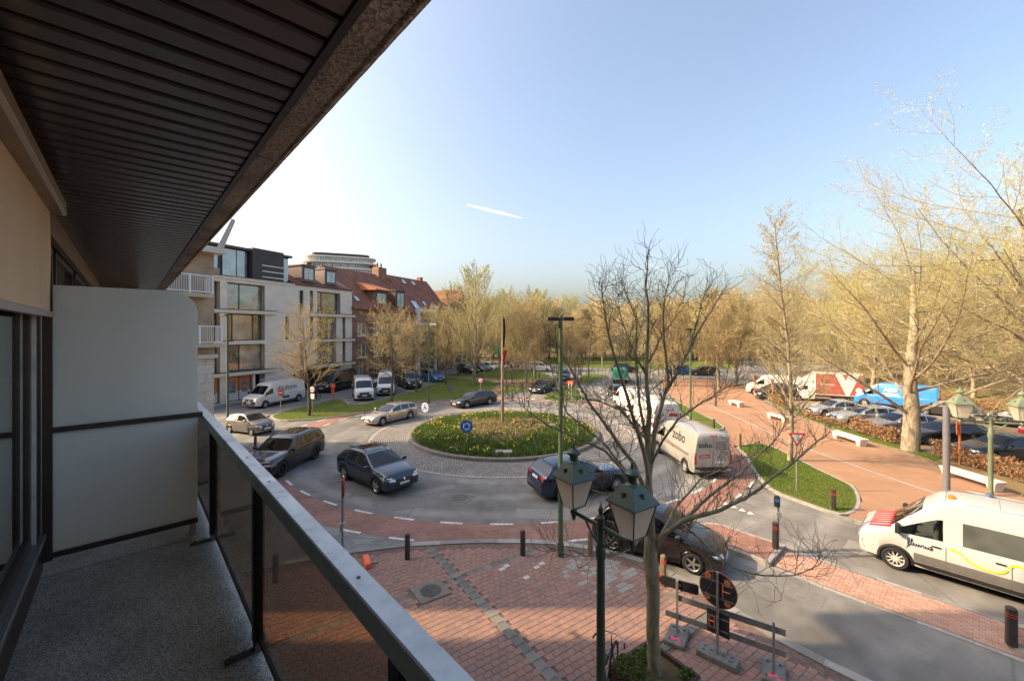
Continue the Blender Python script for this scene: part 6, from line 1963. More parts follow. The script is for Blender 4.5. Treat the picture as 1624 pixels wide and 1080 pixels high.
# middle islands
for (px, py, k, s, lb) in ((913, 606, 'park', .8, 'bare tree on the small lawn between the far arms'), (934, 600, 'small', 1.6, 'dark stemmed young tree on the small middle lawn'), (956, 583, 'park', .85, 'pollarded tree on the far green beyond the crossing'), (1030, 606, 'slender', .9, 'pale stemmed tree beside the queueing traffic'), (1043, 602, 'slender', .8, 'second pale stemmed tree beside the queueing traffic'), (1078, 590, 'park', .9, 'golden tree near the blue car on the far road')):
    gtree(k, px, py, lb, None, s)
for (px, py, s, lb) in ((812, 577, 1.0, 'tall pale upright tree behind the flagpole'), (862, 572, 1.02, 'tall pale upright tree left of the twin lamp post'), (838, 570, 1.1, 'tall pale tree farthest behind the left lawn'), (905, 570, .98, 'tall pale tree just right of the twin lamp post'), (1120, 577, 1.0, 'tall pale tree above the far road beyond the red path'), (1165, 590, .85, 'pale upright tree behind the orange signs')):
    gtree('tall', px, py, lb, None, s)
for (px, py, s) in ((885, 571, .95), (928, 570, 1.0), (1000, 570, 1.05), (1050, 572, 1.0), (1110, 574, 1.0), (905, 577, .8), (1150, 578, 1.0), (858, 566, 1.1), (820, 568, 1.1)):
    gtree('park', px, py, 'bare golden tree on the far green', 'trees on the far green', s)
# right side
gtree('park', 1140, 617, 'golden tree on the red path side near the orange signs', sc=.95, var=2)
gtree('park', 1168, 612, 'golden tree behind the small white bench', sc=.95, var=0)
gtree('slender', 1252, 733, 'slender pale trunked tree on the lawn by the give way sign', sc=1.02)
BT = gtree('big', 1443, 716, 'thick trunked spreading tree beside the beech hedge', sc=1.0, var=0)
BT.rotation_euler = (0, 0, 2.2)
t = put_tree('big', 31.4, 23.2, 'tallest spreading tree at the right edge with budding branches', None, 1.2, 1)
t.rotation_euler = (0, 0, .8)
for (x, y, k, s) in ((41, 48, 'park', 1.1), (45, 41, 'park', 1.15), (47, 33, 'park', 1.2), (44, 55, 'tall', .85), (36, 58, 'park', 1.0), (50, 27, 'park', 1.2), (30, 61, 'park', 1.0), (53, 40, 'park', 1.25), (52, 50, 'tall', .85), (24, 66, 'park', .95), (40, 65, 'park', 1.15), (47, 62, 'park', 1.2), (22, 57, 'park', .9)):
    put_tree(k, x, y, 'bare golden tree in the wood behind the parking ground', 'trees behind the parking ground', s)
# woods beyond, one joined mass
M_WT = leafy('hazed_woodland_twig', [(0, (.36, .28, .16)), (.5, (.50, .41, .255)), (1, (.62, .53, .36))], .8, 0, True)  # distance haze is painted into these paler twig and bud colours
M_WB = leafy('hazed_woodland_bud', [(0, (.42, .33, .18)), (.5, (.54, .455, .27)), (1, (.62, .55, .36))], .7, .3, True)
def woods(name, label, spots, seed):
    lo = [make_tree(seed + i, PP(H=13, trunk=12.5, rad=.26, levels=3, ns=[5, 3, 1], wob=[.05, .12, .2], thick=0, sides=[5, 3, 3], kids=[32, 24, 0], start=[.10, .1, 0], ratio=[.38, .46, 0], ang=[52, 48, 0], rmin=.026, bud=.30, nbud=3, taper=[.15, .2, .35]), M_BDARK, M_TGOLD, M_BUDT) for i in range(3)]
    dat = []
    for tr, cr in lo:
        v = np.zeros(len(cr.vertices) * 3); cr.vertices.foreach_get('co', v); v = v.reshape(-1, 3)
        nq = len(cr.polygons); ls = np.zeros(nq, dtype=np.int32); cr.polygons.foreach_get('loop_total', ls)
        li = np.zeros(len(cr.loops), dtype=np.int32); cr.loops.foreach_get('vertex_index', li)
        k = int((ls == 4).sum()); q = li[:k * 4].reshape(-1, 4); t = li[k * 4:].reshape(-1, 3)
        tv = np.zeros(len(tr.vertices) * 3); tr.vertices.foreach_get('co', tv); tv = tv.reshape(-1, 3)
        tl = np.zeros(len(tr.loops), dtype=np.int32); tr.loops.foreach_get('vertex_index', tl); tq = tl.reshape(-1, 4)
        dat.append((np.concatenate([v, tv]), np.concatenate([q, tq + len(v)]), t, np.concatenate([np.zeros(len(q)), np.full(len(tq), 2)])))
    V, Q, T, QM = [], [], [], []; off = 0
    for i, (x, y, s) in enumerate(spots):
        v, q, t, qm = dat[i % 3]
        a = rnd.uniform(0, 6.28); ca, sa = math.cos(a), math.sin(a)
        w = np.stack([v[:, 0] * ca - v[:, 1] * sa, v[:, 0] * sa + v[:, 1] * ca, v[:, 2]], 1) * s + np.array([[x, y, 0]])
        V.append(w); Q.append(q + off); T.append(t + off); QM.append(qm); off += len(v)
    me = np_mesh(name, np.concatenate(V), quads=np.concatenate(Q), tris=np.concatenate(T), mats=[M_WT, M_WB, M_BDARK], qm=np.concatenate(QM).astype(np.int32), tm=1)
    tag(link(name, me), label, None, kind='stuff')
spots = []
for k in range(150):
    u = (k + rnd.random()) / 150
    x = -55 + 235 * u
    y = (rnd.uniform(103, 122) if k % 3 else rnd.uniform(125, 190)) if x < 62 else (rnd.uniform(64, 95) if k % 3 else rnd.uniform(95, 150))
    spots.append((x, y, rnd.uniform(.8, 1.15) * (1.25 if y > 124 else 1)))
woods('woodland', 'bare golden brown woodland beyond the far road', spots, 201)

# ---- the bare tree on the plaza, limbs placed one by one
TY0 = 8.6
pt = Tree(5)
base = at(1036, 1114, TY0); base.z = .05
root = Vector((base.x, base.y, 0))
def pl_(px, py, dy): return at(px, py, TY0 + dy) - root
trunkp = [Vector((0, 0, 0)), pl_(1038, 1060, 0), pl_(1035, 1000, 0), pl_(1036, 940, 0), pl_(1032, 890, 0), pl_(1031, 840, 0), pl_(1029, 780, .02), pl_(1027, 740, .04)]
pt.thick.append((trunkp, [.165, .14, .13, .132, .15, .10, .085, .03], 12))
limbs = [
 ([(1030,770,0),(1022,720,-.1),(1010,680,-.2),(995,630,-.35),(978,575,-.5),(965,530,-.6),(957,480,-.65),(955,445,-.7)], .052),
 ([(1028,800,0),(1005,735,.15),(965,680,.4),(935,640,.6),(915,605,.75),(890,555,.9),(868,525,1.0)], .05),
 ([(1028,810,0),(1000,760,-.15),(960,715,-.35),(915,695,-.55),(870,675,-.7),(840,655,-.8),(815,635,-.9)], .038),
 ([(1029,760,0),(1037,690,.2),(1050,640,.35),(1062,612,.45),(1085,570,.6),(1105,530,.7),(1130,490,.8),(1148,460,.85)], .055),
 ([(1060,614,.44),(1055,560,.5),(1052,500,.55),(1055,465,.55),(1066,435,.6)], .032),
 ([(1062,612,.45),(1090,560,.3),(1108,500,.2),(1120,455,.15)], .03),
 ([(1028,720,.05),(1014,640,.3),(1008,570,.5),(1010,510,.6),(995,470,.7),(986,445,.75)], .035),
 ([(1033,875,0),(1055,845,-.15),(1085,825,-.3),(1120,815,-.4),(1160,800,-.5),(1205,775,-.55),(1250,740,-.55),(1290,705,-.5),(1310,690,-.5)], .062),
 ([(1085,825,-.3),(1110,800,-.15),(1140,775,0),(1175,750,.15),(1210,715,.3),(1235,690,.4),(1247,672,.45)], .038),
 ([(1080,828,-.3),(1105,850,-.45),(1130,875,-.6),(1165,900,-.75),(1210,912,-.85),(1260,912,-.9),(1300,895,-.95),(1308,884,-.95)], .026),
 ([(1030,850,0),(1010,815,-.3),(985,795,-.5),(950,780,-.7),(925,770,-.85)], .03),
 ([(1029,830,0),(1018,850,-.3),(1005,870,-.45),(985,878,-.55),(960,880,-.65),(905,882,-.8),(880,870,-.85)], .022),
 ([(1030,740,.05),(1050,700,-.2),(1075,665,-.35),(1110,640,-.5),(1150,615,-.6),(1165,605,-.65)], .03),
 ([(1028,700,.05),(985,650,-.2),(950,635,-.4),(910,628,-.55),(885,632,-.6)], .024),
 ([(1000,755,.1),(955,700,.4),(900,655,.6),(880,610,.7),(870,570,.75)], .026),
 ([(1036,870,.1),(1075,800,.4),(1110,760,.6),(1160,735,.8),(1200,720,.9)], .03),
 ([(1026,580,.1),(1045,540,0),(1070,505,-.1),(1085,470,-.1)], .022),
 ([(1027,600,.1),(1000,545,.05),(985,505,0),(980,470,0)], .022)]
limbs.append(([(1029,780,.02),(1027,720,.05),(1030,650,.08),(1025,580,.1),(1028,510,.1),(1024,455,.12),(1028,405,.12)], .07))
TWG = dict(levels=2, ns=[6, 4], wob=[.26, .30], up=[.11, .15], taper=[.55, .7], thick=-1, sides=[3, 3], kids=[4, 0], start=[.25, 0], ang=[48, 0], ratio=[.5, 0], rr=[.62, 0], rmin=.0055, bud=0, nbud=0, H=1, shape=lambda t: 1)
for pts_, r0 in limbs:
    pts_ = [pl_(*q) for q in pts_]
    fine = []
    for a, b in zip(pts_, pts_[1:]):
        fine += [a, a.lerp(b, .5) + Vector(pt.r.normal(0, .012, 3))]
    fine.append(pts_[-1])
    n = len(fine)
    pt.thick.append((fine, [r0 * (1 - .86 * i / (n - 1)) for i in range(n)], 7))
    L = sum((b - a).length for a, b in zip(fine, fine[1:]))
    nk = int(L * 5.5) + 3
    for k in range(nk):
        t = .16 + .84 * (k + pt.r.uniform(0, 1)) / nk
        f = min(t, .999) * (n - 1); i = int(f)
        q = fine[i].lerp(fine[i + 1], f - i); dd = (fine[i + 1] - fine[i]).normalized()
        az = pt.r.uniform(0, 6.28); a = dd.orthogonal().normalized(); b = dd.cross(a)
        nd = (dd * .7 + (a * math.cos(az) + b * math.sin(az)) * .75 + Vector((0, 0, .25))).normalized()
        pt.branch(q, nd, pt.r.uniform(.25, .85) * (1.15 - .55 * t), max(.0075, r0 * .26 * (1.1 - t)), 0, TWG)
    pt.branch(fine[-1], (fine[-1] - fine[-2]).normalized(), .3, .006, 0, TWG)
M_TWDARK = leafy('dark_twig', [(0, (.09, .074, .05)), (.6, (.16, .135, .085)), (1, (.24, .205, .125))], .85)
tr_, cr_ = pt.meshes('plaza_tree', M_BMOSS, M_TWDARK)
ptree = thing('tree', 'bare dark branched tree in the planter on the red plaza', 'tree', tuple(root))
link('trunk', tr_, ptree); link('crown', cr_, ptree)

# ---- hedges
M_BEECH = leafy('beech_leaf', [(0, (.20, .10, .05)), (.5, (.34, .19, .095)), (.85, (.43, .27, .15)), (1, (.26, .22, .10))], .7, .3)
def hedge(x0, y0, x1, y1, w, h, n, label, name='beech_hedge'):
    d = Vector((x1 - x0, y1 - y0, 0)); L = d.length; d.normalize(); s = Vector((-d.y, d.x, 0))
    t = thing(name, label, 'hedge', (x0, y0, .05))
    r = np.random.RandomState(int(abs(y0) * 7 + n))
    u = r.uniform(0, L, n); bump = .12 * np.sin(u * 2.1) + .08 * np.sin(u * 5.3)
    c = np.outer(u, np.array(d)) + np.outer(r.normal(0, w * .34, n).clip(-w * .6, w * .6), np.array(s))
    c[:, 2] = r.uniform(.1, 1, n) ** .8 * (h + bump)
    e1 = r.normal(0, 1, (n, 3)); e1 /= np.linalg.norm(e1, axis=1, keepdims=True)
    e2 = np.cross(e1, r.normal(0, 1, (n, 3))); e2 /= np.linalg.norm(e2, axis=1, keepdims=True)
    sz = r.uniform(.045, .09, n)[:, None]
    v = np.stack([c - e1 * sz, c + e2 * sz * .6, c + e1 * sz, c - e2 * sz * .6], 1).reshape(-1, 3)
    me = np_mesh('leaves', v, quads=np.arange(n * 4).reshape(-1, 4), mats=[M_BEECH])
    o = link('leaves', me, t); o['kind'] = 'stuff'
    m = MB(); k = .3
    while k < L:
        p = d * k + s * r.uniform(-.1, .1); m.tube([p, p + Vector((r.uniform(-.1, .1), r.uniform(-.1, .1), h * .5)), p + Vector((r.uniform(-.25, .25), r.uniform(-.25, .25), h))], [.02, .014, .006], 4); k += .3
    m.build('stems', M_BDARK, t)
hedge(25.3, 25.2, 25.3, 12.0, .62, .95, 6800, 'brown beech hedge along the verge at the right edge')
hedge(25.35, 31.3, 25.35, 27.6, .6, 1.05, 2500, 'brown beech hedge left of the big tree trunk')
hedge(25.5, 37.2, 25.4, 31.8, .5, .6, 800, 'thin low beech hedge before the silver cars')
hedge(28.6, 47, 26.2, 39.5, .6, .75, 1900, 'brown hedge beyond the small white benches')
hedge(42.5, 44, 43.5, 22, 1.0, 1.3, 7000, 'brown hedge behind the blue van and red car')
# rough bank below the wood
bk = MB(); vs = []
for i in range(30):
    u = i / 29
    x0, y0 = 44 - 3 * math.sin(u * 3), 15 + 42 * u
    for (dx, z) in ((0, 0), (3.5, .8), (8, 1.6), (20, 2.2)): vs.append((x0 + dx + rnd.uniform(-.4, .4), y0, z + rnd.uniform(-.1, .2) * (z > 0)))
bk.add(vs, [(4*i+j, 4*i+4+j, 4*i+5+j, 4*i+1+j) for i in range(29) for j in range(3)])
structure('bank', bk, M_EARTH, smooth=60)
# ------------------------------------------------------------------ street furniture
# green square lanterns on a double arm
M_LANG = glass_mat('lantern_glass', (.85, .80, .70))
q = N('lantern_pane')
tl = q.n('ShaderNodeBsdfTranslucent'); tl.inputs[0].default_value = (.9, .8, .64, 1)
q.base((.78, .69, .56), .3)
mx = q.n('ShaderNodeMixShader'); mx.inputs[0].default_value = .45
tp = q.n('ShaderNodeBsdfTransparent'); m3 = q.n('ShaderNodeMixShader'); m3.inputs[0].default_value = .28
q.l(q.b.outputs[0], mx.inputs[1]); q.l(tl.outputs[0], mx.inputs[2]); q.l(mx.outputs[0], m3.inputs[1]); q.l(tp.outputs[0], m3.inputs[2]); q.l(m3.outputs[0], q.out.inputs[0]); M_LPANE = q.m
def lantern_post(pos, arm_dir, half, h, label, mat):
    t = thing('lantern_post', label, 'street lamp', (pos[0], pos[1], .08), math.atan2(arm_dir[1], arm_dir[0]))
    m = MB()
    m.lathe([(.16, 0), (.16, .5), (.13, .56), (.11, .7), (.085, .78), (.075, 1.4), (.068, h - .55), (.085, h - .5), (.085, h - .35), (.06, h - .3), (.055, h + .12), (.07, h + .15), (.03, h + .2), (.045, h + .27), (.0, h + .42)], 14)
    m.build('post', mat, t, smooth=40)
    for s in (-1, 1):
        m = MB()
        m.tube([(0, 0, h), (s * half, 0, h)], .035, 8)
        m.tube([(0, 0, h - .33), (s * half * .25, 0, h - .25), (s * half * .55, 0, h - .02)], .022, 6)
        m.lathe([(.0, -.16), (.03, -.12), (.05, -.04), (.07, .0), (.05, .06), (.09, .10), (.0, .12)], 10, (s * half, 0, h))
        m.build('arm', mat, t, smooth=40)
        lt = MB(); zb, zt = h + .13, h + .62
        a, b = .14, .25
        cx = s * half
        # corner bars
        for (ux, uy) in ((1, 1), (1, -1), (-1, -1), (-1, 1)): lt.tube([(cx + ux * a, uy * a, zb), (cx + ux * b, uy * b, zt)], .014, 4)
        for i in range(4):
            cs = [(1, 1), (1, -1), (-1, -1), (-1, 1)]
            (x0, y0), (x1, y1) = cs[i], cs[(i + 1) % 4]
            lt.tube([(cx + x0 * a, y0 * a, zb), (cx + x1 * a, y1 * a, zb)], .014, 4); lt.tube([(cx + x0 * b, y0 * b, zt), (cx + x1 * b, y1 * b, zt)], .014, 4)
            lt.tube([(cx, 0, zb - .1), (cx + x0 * a, y0 * a, zb)], .010, 4)
        lo = lt.build('lantern', mat, t)
        hd = MB()
        e = b + .035
        hd.lathe([(e * 1.414, zt), (e * 1.414, zt + .02), (.12 * 1.414, zt + .27), (.11, zt + .29)], 4, (cx, 0, 0), ph=math.pi / 4)
        hd.lathe([(.12, zt + .27), (.10, zt + .30), (.075, zt + .32), (.075, zt + .40), (.12, zt + .42), (.12, zt + .46), (.085, zt + .50), (.03, zt + .53), (.02, zt + .60), (.03, zt + .62), (.0, zt + .65)], 12, (cx, 0, 0))
        hd.build('hood', mat, lo, smooth=25)
        for (ux, uy) in ((1, 0), (-1, 0), (0, 1), (0, -1)):
            d = .20
            MB().box((cx + ux * d - .02, uy * d - .02, zt + .09), (cx + ux * d + .02, uy * d + .02, zt + .20)).build('vent', mat, lo)
        for i in range(4):
            cs = [(1, 1), (1, -1), (-1, -1), (-1, 1)]
            (x0, y0), (x1, y1) = cs[i], cs[(i + 1) % 4]
            MB().add([(cx + x0 * a, y0 * a, zb), (cx + x1 * a, y1 * a, zb), (cx + x1 * b, y1 * b, zt), (cx + x0 * b, y0 * b, zt)], [(0, 1, 2, 3)]).build('pane', M_LPANE, lo, fix=False)
        MB().box((cx - a, -a, zb), (cx + a, a, zb + .012)).build('base_plate', M_SIGNW, lo)
        MB().lathe([(.03, zb + .01), (.03, zb + .10), (.045, zb + .14), (.05, zb + .26), (.03, zb + .33), (0, zb + .35)], 10, (cx, 0, 0)).build('bulb', M_SIGNW, lo, smooth=50)
    return t
lantern_post((1.477, 7.0), (.734, -1.11), .665, 4.26, 'dark green post with two square lanterns on the near plaza', M_GREENP)
lantern_post((17.3, 15.2), (1, -.35), .85, 4.2, 'pale green post with two square lanterns behind the white utility van', plain('faded_green_paint', (.15, .185, .115), .5, var=.2, scale=4))

# tall lamp posts
def lamp_post(px, py, h, label, mat, heads=2, r=.085, tilt=(1, 0), lamp=None):
    p = gp(px, py)
    t = thing('lamp_post', label, 'street lamp', (p.x, p.y, 0), math.atan2(tilt[1], tilt[0]))
    MB().lathe([(r * 1.3, 0), (r * 1.3, .5), (r, .55), (r * .75, h - .1), (r * .75, h + .03), (0, h + .04)], 12).build('post', mat, t, smooth=40)
    for s in ((-1, 1) if heads == 2 else (1,)):
        m = MB(); a, b = (.06, .44) if heads == 2 else (.1, .75)
        m.cbox((min(s * a, s * b), -.13, h - .13), (max(s * a, s * b), .13, h + .0), .025)
        hd_ = m.build('lamp_head', lamp or M_BROWN, t)
        MB().box((min(s * (a + .04), s * (b - .04)), -.10, h - .136), (max(s * (a + .04), s * (b - .04)), .10, h - .129)).build('lamp_glass', M_SIGNW, hd_)
        MB().tube([(0, 0, h - .06), (s * a, 0, h - .06)], .03, 6).build('bracket', mat, hd_)
    return t
M_LGREEN = plain('lamp_green', (.055, .10, .045), .45, 0, .2, var=.2, scale=4)
lamp_post(889, 886, 8.05, 'tall green lamp post with twin flat heads at the plaza kerb', M_LGREEN)
lamp_post(1095, 668, 7.75, 'tall green lamp post on the strip beside the delivery vans', M_LGREEN, 2)
lamp_post(680, 640, 8.3, 'tall green lamp post on the left lawn behind the champagne car', M_LGREEN, 1, lamp=M_SIGNW)
lamp_post(361, 679, 8.85, 'tall green lamp post in front of the cream building', M_GREENP, 1, tilt=(-1, .3))
lamp_post(768, 597, 6.5, 'slim pale lamp post on the lawn by the brick path', M_GALV, 1, r=.05, lamp=M_GALV)

# flagpole on the roundabout
p = gp(797, 681)
fp = thing('flagpole', 'tall brown flagpole with a limp black yellow and red flag in the flower bed', 'flagpole', (p.x, p.y, .2))
MB().lathe([(.125, 0), (.125, 1.0), (.115, 4.9), (.10, 5.0), (.075, 5.05), (.055, 8.4), (.08, 8.42), (.08, 8.5), (0, 8.55)], 14).build('pole', plain('pole_brown', (.24, .175, .13), .5, .2, var=.15), fp, smooth=40)
def flag_strip(z0, z1, w, mat, ph):
    vs = []; n = 10; m = 5
    for i in range(n + 1):
        for j in range(m + 1):
            u, v = i / n, j / m
            z = z1 + (z0 - z1) * u
            x = .06 + w * v * (.75 + .25 * math.sin(u * 4 + ph)); y = .09 * math.sin(v * 9 + u * 3 + ph)
            vs.append((x, y, z))
    MB().add(vs, [(i*(m+1)+j, i*(m+1)+j+1, (i+1)*(m+1)+j+1, (i+1)*(m+1)+j) for i in range(n) for j in range(m)]).build('flag_stripe', mat, fp, smooth=80, fix=False)
flag_strip(6.1, 8.3, .16, plain('flag_black', (.02, .02, .02), .8), 0)
flag_strip(5.75, 6.15, .24, plain('flag_yellow', (.75, .50, .03), .8), 1)
flag_strip(4.75, 5.9, .30, plain('flag_red', (.55, .02, .03), .8), 2)

# banners
p = gp(791, 590)
bn = thing('banner_post', 'post with two green and white banners beyond the left lawn', 'banner', (p.x, p.y, 0))
MB().tube([(0, 0, 0), (0, 0, 5.2)], .05, 8).build('post', M_GREYP, bn)
M_BANG = plain('banner_green', (.10, .45, .22), .7, var=.3, scale=1.5)
for s in (-1, 1): MB().box((min(s*.1, s*.85), -.02, 3.2), (max(s*.1, s*.85), .02, 5.0)).build('banner', M_BANG, bn)

# signs
def disc_sign(pos, face, zc, r, label, rim, field, name='road_sign', glyph=None, post_h=None, post_r=.03, post_m=None, back=None):
    """round sign plate on a post; face = direction the front looks"""
    f = Vector((face[0], face[1], 0)).normalized()
    t = thing(name, label, 'sign', (pos[0], pos[1], 0.0), math.atan2(f.x, -f.y))   # local -Y is the front
    MB().tube([(0, .035, 0), (0, .035, post_h or zc + r)], post_r, 8).build('post', post_m or M_GALV, t)
    pl_ = MB().lathe([(0, .012), (r, .012), (r, -.004), (0, -.004)], 28, (0, 0, zc), axis='y').build('plate', rim, t)
    MB().lathe([(r * .8 if rim is not field else r * .9, -.004), (0, -.012)], 28, (0, 0, zc), axis='y').build('field', field, pl_)
    if glyph: glyph(t, zc, r, pl_)
    return t
def g_round(t, zc, r, par):
    for k in range(3):
        a0 = R(100 + 120 * k); m = MB(); vs = []
        for i in range(9):
            a = a0 - R(78) * i / 8
            for rr in (r * .42, r * .58): vs.append((rr * math.cos(a), -.018, zc + rr * math.sin(a)))
        m.add(vs, [(2*i, 2*i+1, 2*i+3, 2*i+2) for i in range(8)])
        a = a0 - R(78); e = a0 - R(104)
        m.add([(r * .32 * math.cos(a), -.018, zc + r * .32 * math.sin(a)), (r * .70 * math.cos(a), -.018, zc + r * .70 * math.sin(a)), (r * .5 * math.cos(e), -.018, zc + r * .5 * math.sin(e))], [(0, 1, 2)])
        m.build('arrow', M_SIGNW, par, fix=False)
def g_bar(t, zc, r, par): MB().box((-r * .68, -.022, zc - r * .14), (r * .68, -.014, zc + r * .14)).build('white_bar', M_SIGNW, par)
def g_bike(t, zc, r, par):
    m = MB()
    for s in (-1, 1): m.lathe([(r * .2, -.018), (r * .14, -.018)], 14, (s * r * .32, 0, zc - r * .15), axis='y')
    m.box((-r * .3, -.02, zc - r * .05), (r * .3, -.016, zc + r * .02)); m.box((-r * .05, -.02, zc - r * .2), (0, -.016, zc + r * .35))
    m.build('symbol', M_INK, par, fix=False)
def g_plain(t, zc, r, par): pass
p = gp(674, 679); disc_sign(p, (-.55, -.83), 1.62, .36, 'blue roundabout arrow sign on the sunlit left edge of the flower bed', M_SIGNW, M_BLUE, glyph=g_round)
p = gp(740, 715); disc_sign(p, (-.1, -1), 1.55, .40, 'blue roundabout arrow sign in the shaded front of the flower bed', M_BLUE, M_BLUE, glyph=g_round)
p = gp(917, 702); disc_sign(p, (.95, -.3), 1.62, .36, 'blue roundabout sign turned edge-on at the right of the flower bed', M_BLUE, M_BLUE, glyph=g_round)
p = gp(811, 653); disc_sign(p, (.3, .95), 1.5, .36, 'grey back of the roundabout sign behind the flower bed', M_GREYP, M_BLUE, glyph=g_round)
p = gp(445, 663); t = disc_sign(p, (.1, -1), 2.2, .25, 'red no entry sign on the tip of the left lawn', M_RED, M_RED, glyph=g_bar, post_m=plain('post_tan', (.33, .27, .20), .6))
MB().box((-.2, -.012, 1.65), (.2, .012, 1.85)).build('sub_plate', plain('sub_plate', (.45, .36, .26), .5), t)
p = gp(495, 659); t = disc_sign(p, (-.35, -.93), 2.35, .30, 'round red rimmed prohibition sign with white plate by the left street tree', M_RED, M_SIGNW, glyph=g_bike, post_m=plain('post_tan', (.33, .27, .20), .6))
MB().box((-.24, -.012, 1.5), (.24, .012, 1.95)).build('sub_plate', M_SIGNW, t)
p = gp(762, 630); t = disc_sign(p, (-.2, -1), 1.9, .28, 'small round red rimmed sign on the lawn behind the black estate car', M_RED, M_SIGNW, glyph=g_bike)
p = gp(714, 636); t = thing('road_sign', 'dark folded sign seen from the side on the left lawn', 'sign', (p.x, p.y, 0), R(35))
MB().tube([(0, 0, 0), (0, 0, 1.5)], .03, 8).build('post', M_GREYP, t); MB().cbox((-.35, -.03, 1.2), (.35, .03, 1.75), .02).build('plate', M_GREYP, t)
# temporary red signs
p = gp(528, 634); t = thing('road_sign', 'temporary red and white sign standing at the black van', 'sign', (p.x, p.y, 0), R(10))
M_TEMP = plain('temporary_red', (.70, .07, .04), .5)
MB().tube([(0, 0, 0), (0, 0, 1.5)], .045, 8).build('post', M_TEMP, t); MB().lathe([(0, .02), (.3, .02), (.3, -.02), (0, -.02)], 20, (0, -.05, 1.55), axis='y').build('plate', M_TEMP, t)
MB().box((-.17, -.03, .75), (.17, .0, 1.2)).build('sub_plate', M_TEMP, t); MB().box((-.1, -.075, 1.5), (.1, -.07, 1.6)).build('white_bar', M_SIGNW, t)
for (px, py, lb) in ((902, 634, 'left one of the two red topped warning signs on the triangular lawn'), (906.5, 634.5, 'right one of the two red topped warning signs on the triangular lawn')):
    p = gp(px, py); t = thing('road_sign', lb, 'sign', (p.x, p.y, .1), R(-20))
    MB().cbox((-.3, -.2, 0), (.3, .2, .1), .02).build('foot', M_GREYP, t); MB().tube([(0, 0, .1), (0, 0, 1.9)], .04, 8).build('post', M_SIGNW, t); MB().cbox((-.22, -.03, 1.6), (.22, .03, 2.0), .03).build('plate', plain('temporary_orange', (.80, .13, .03), .5), t)
for (px, py, h_, lb) in ((1197, 632, 2.6, 'tall orange sign post by the small white bench'), (1225, 637, 2.4, 'orange sign post between the bench and the dark people carrier'), (623, 604, 2.2, 'round red temporary sign before the white framed house')):
    p = gp(px, py); t = thing('road_sign', lb, 'sign', (p.x, p.y, .05), R(20))
    MB().tube([(0, 0, 0), (0, 0, h_)], .05, 8).build('post', M_ORANGE if px > 1000 else M_RED, t)
    if px > 1000: MB().cbox((-.2, -.04, h_ - .9), (.2, .0, h_), .03).build('plate', M_ORANGE, t)
    else: MB().lathe([(0, .02), (.32, .02), (.32, -.02), (0, -.02)], 20, (0, -.06, h_), axis='y').build('plate', M_RED, t)
p = gp(1522, 739); t = thing('road_sign', 'orange post with sign plates seen from behind at the beech hedge', 'sign', (p.x, p.y, .05), R(30))
MB().tube([(0, 0, 0), (0, 0, 2.4)], .055, 8).build('post', plain('rust_orange', (.42, .13, .04), .6), t)
for (x, z) in ((-.16, 2.25), (.18, 2.2), (-.1, 1.95)): MB().cbox((x - .2, .03, z - .22), (x + .2, .06, z + .22), .03).build('plate', M_ORANGE, t)
# give way sign
p = gp(1264, 779, .1); t = thing('road_sign', 'triangular red and white give way sign on the lawn by the slender tree', 'sign', (p.x, p.y, .1), R(-6))
MB().tube([(0, .04, 0), (0, .04, 2.75)], .03, 8).build('post', M_GALV, t)
def tri(s, y0, y1, zc, mat, nm, par):
    P3 = [(-s, zc + s * .577), (s, zc + s * .577), (0, zc - s * 1.155)]
    return MB().add([(x, y0, z) for x, z in P3] + [(x, y1, z) for x, z in P3], [(0, 1, 2), (5, 4, 3), (0, 3, 4, 1), (1, 4, 5, 2), (2, 5, 3, 0)]).build(nm, mat, par)
pl_ = tri(.37, 0, .015, 2.5, M_RED, 'plate', t); tri(.25, -.006, -.001, 2.5, M_SIGNW, 'field', pl_)
# no parking plate seen from the side, left of the plaza
p = gp(543, 866, .02); t = thing('road_sign', 'narrow red edged sign turned side-on beyond the handrail', 'sign', (p.x, p.y, 0), R(109))
MB().tube([(0, 0, 0), (0, 0, 2.35)], .035, 8).build('post', M_GREYP, t); pl_ = MB().lathe([(0, .012), (.36, .012), (.36, -.008), (0, -.008)], 28, (0, -.06, 2.1), axis='y').build('plate', M_RED, t)
MB().lathe([(0, .014), (.35, .014)], 28, (0, -.06, 2.1), axis='y').build('plate_back', M_GREYP, pl_, fix=False)
m = MB(); 
for z in (.75, .82): m.lathe([(.09, 0), (.09, .03), (.07, .03)], 14, (0, 0, z))
m.box((-.09, -.03, .55), (.09, .09, .8)); m.build('counter_box', M_GALV, t)
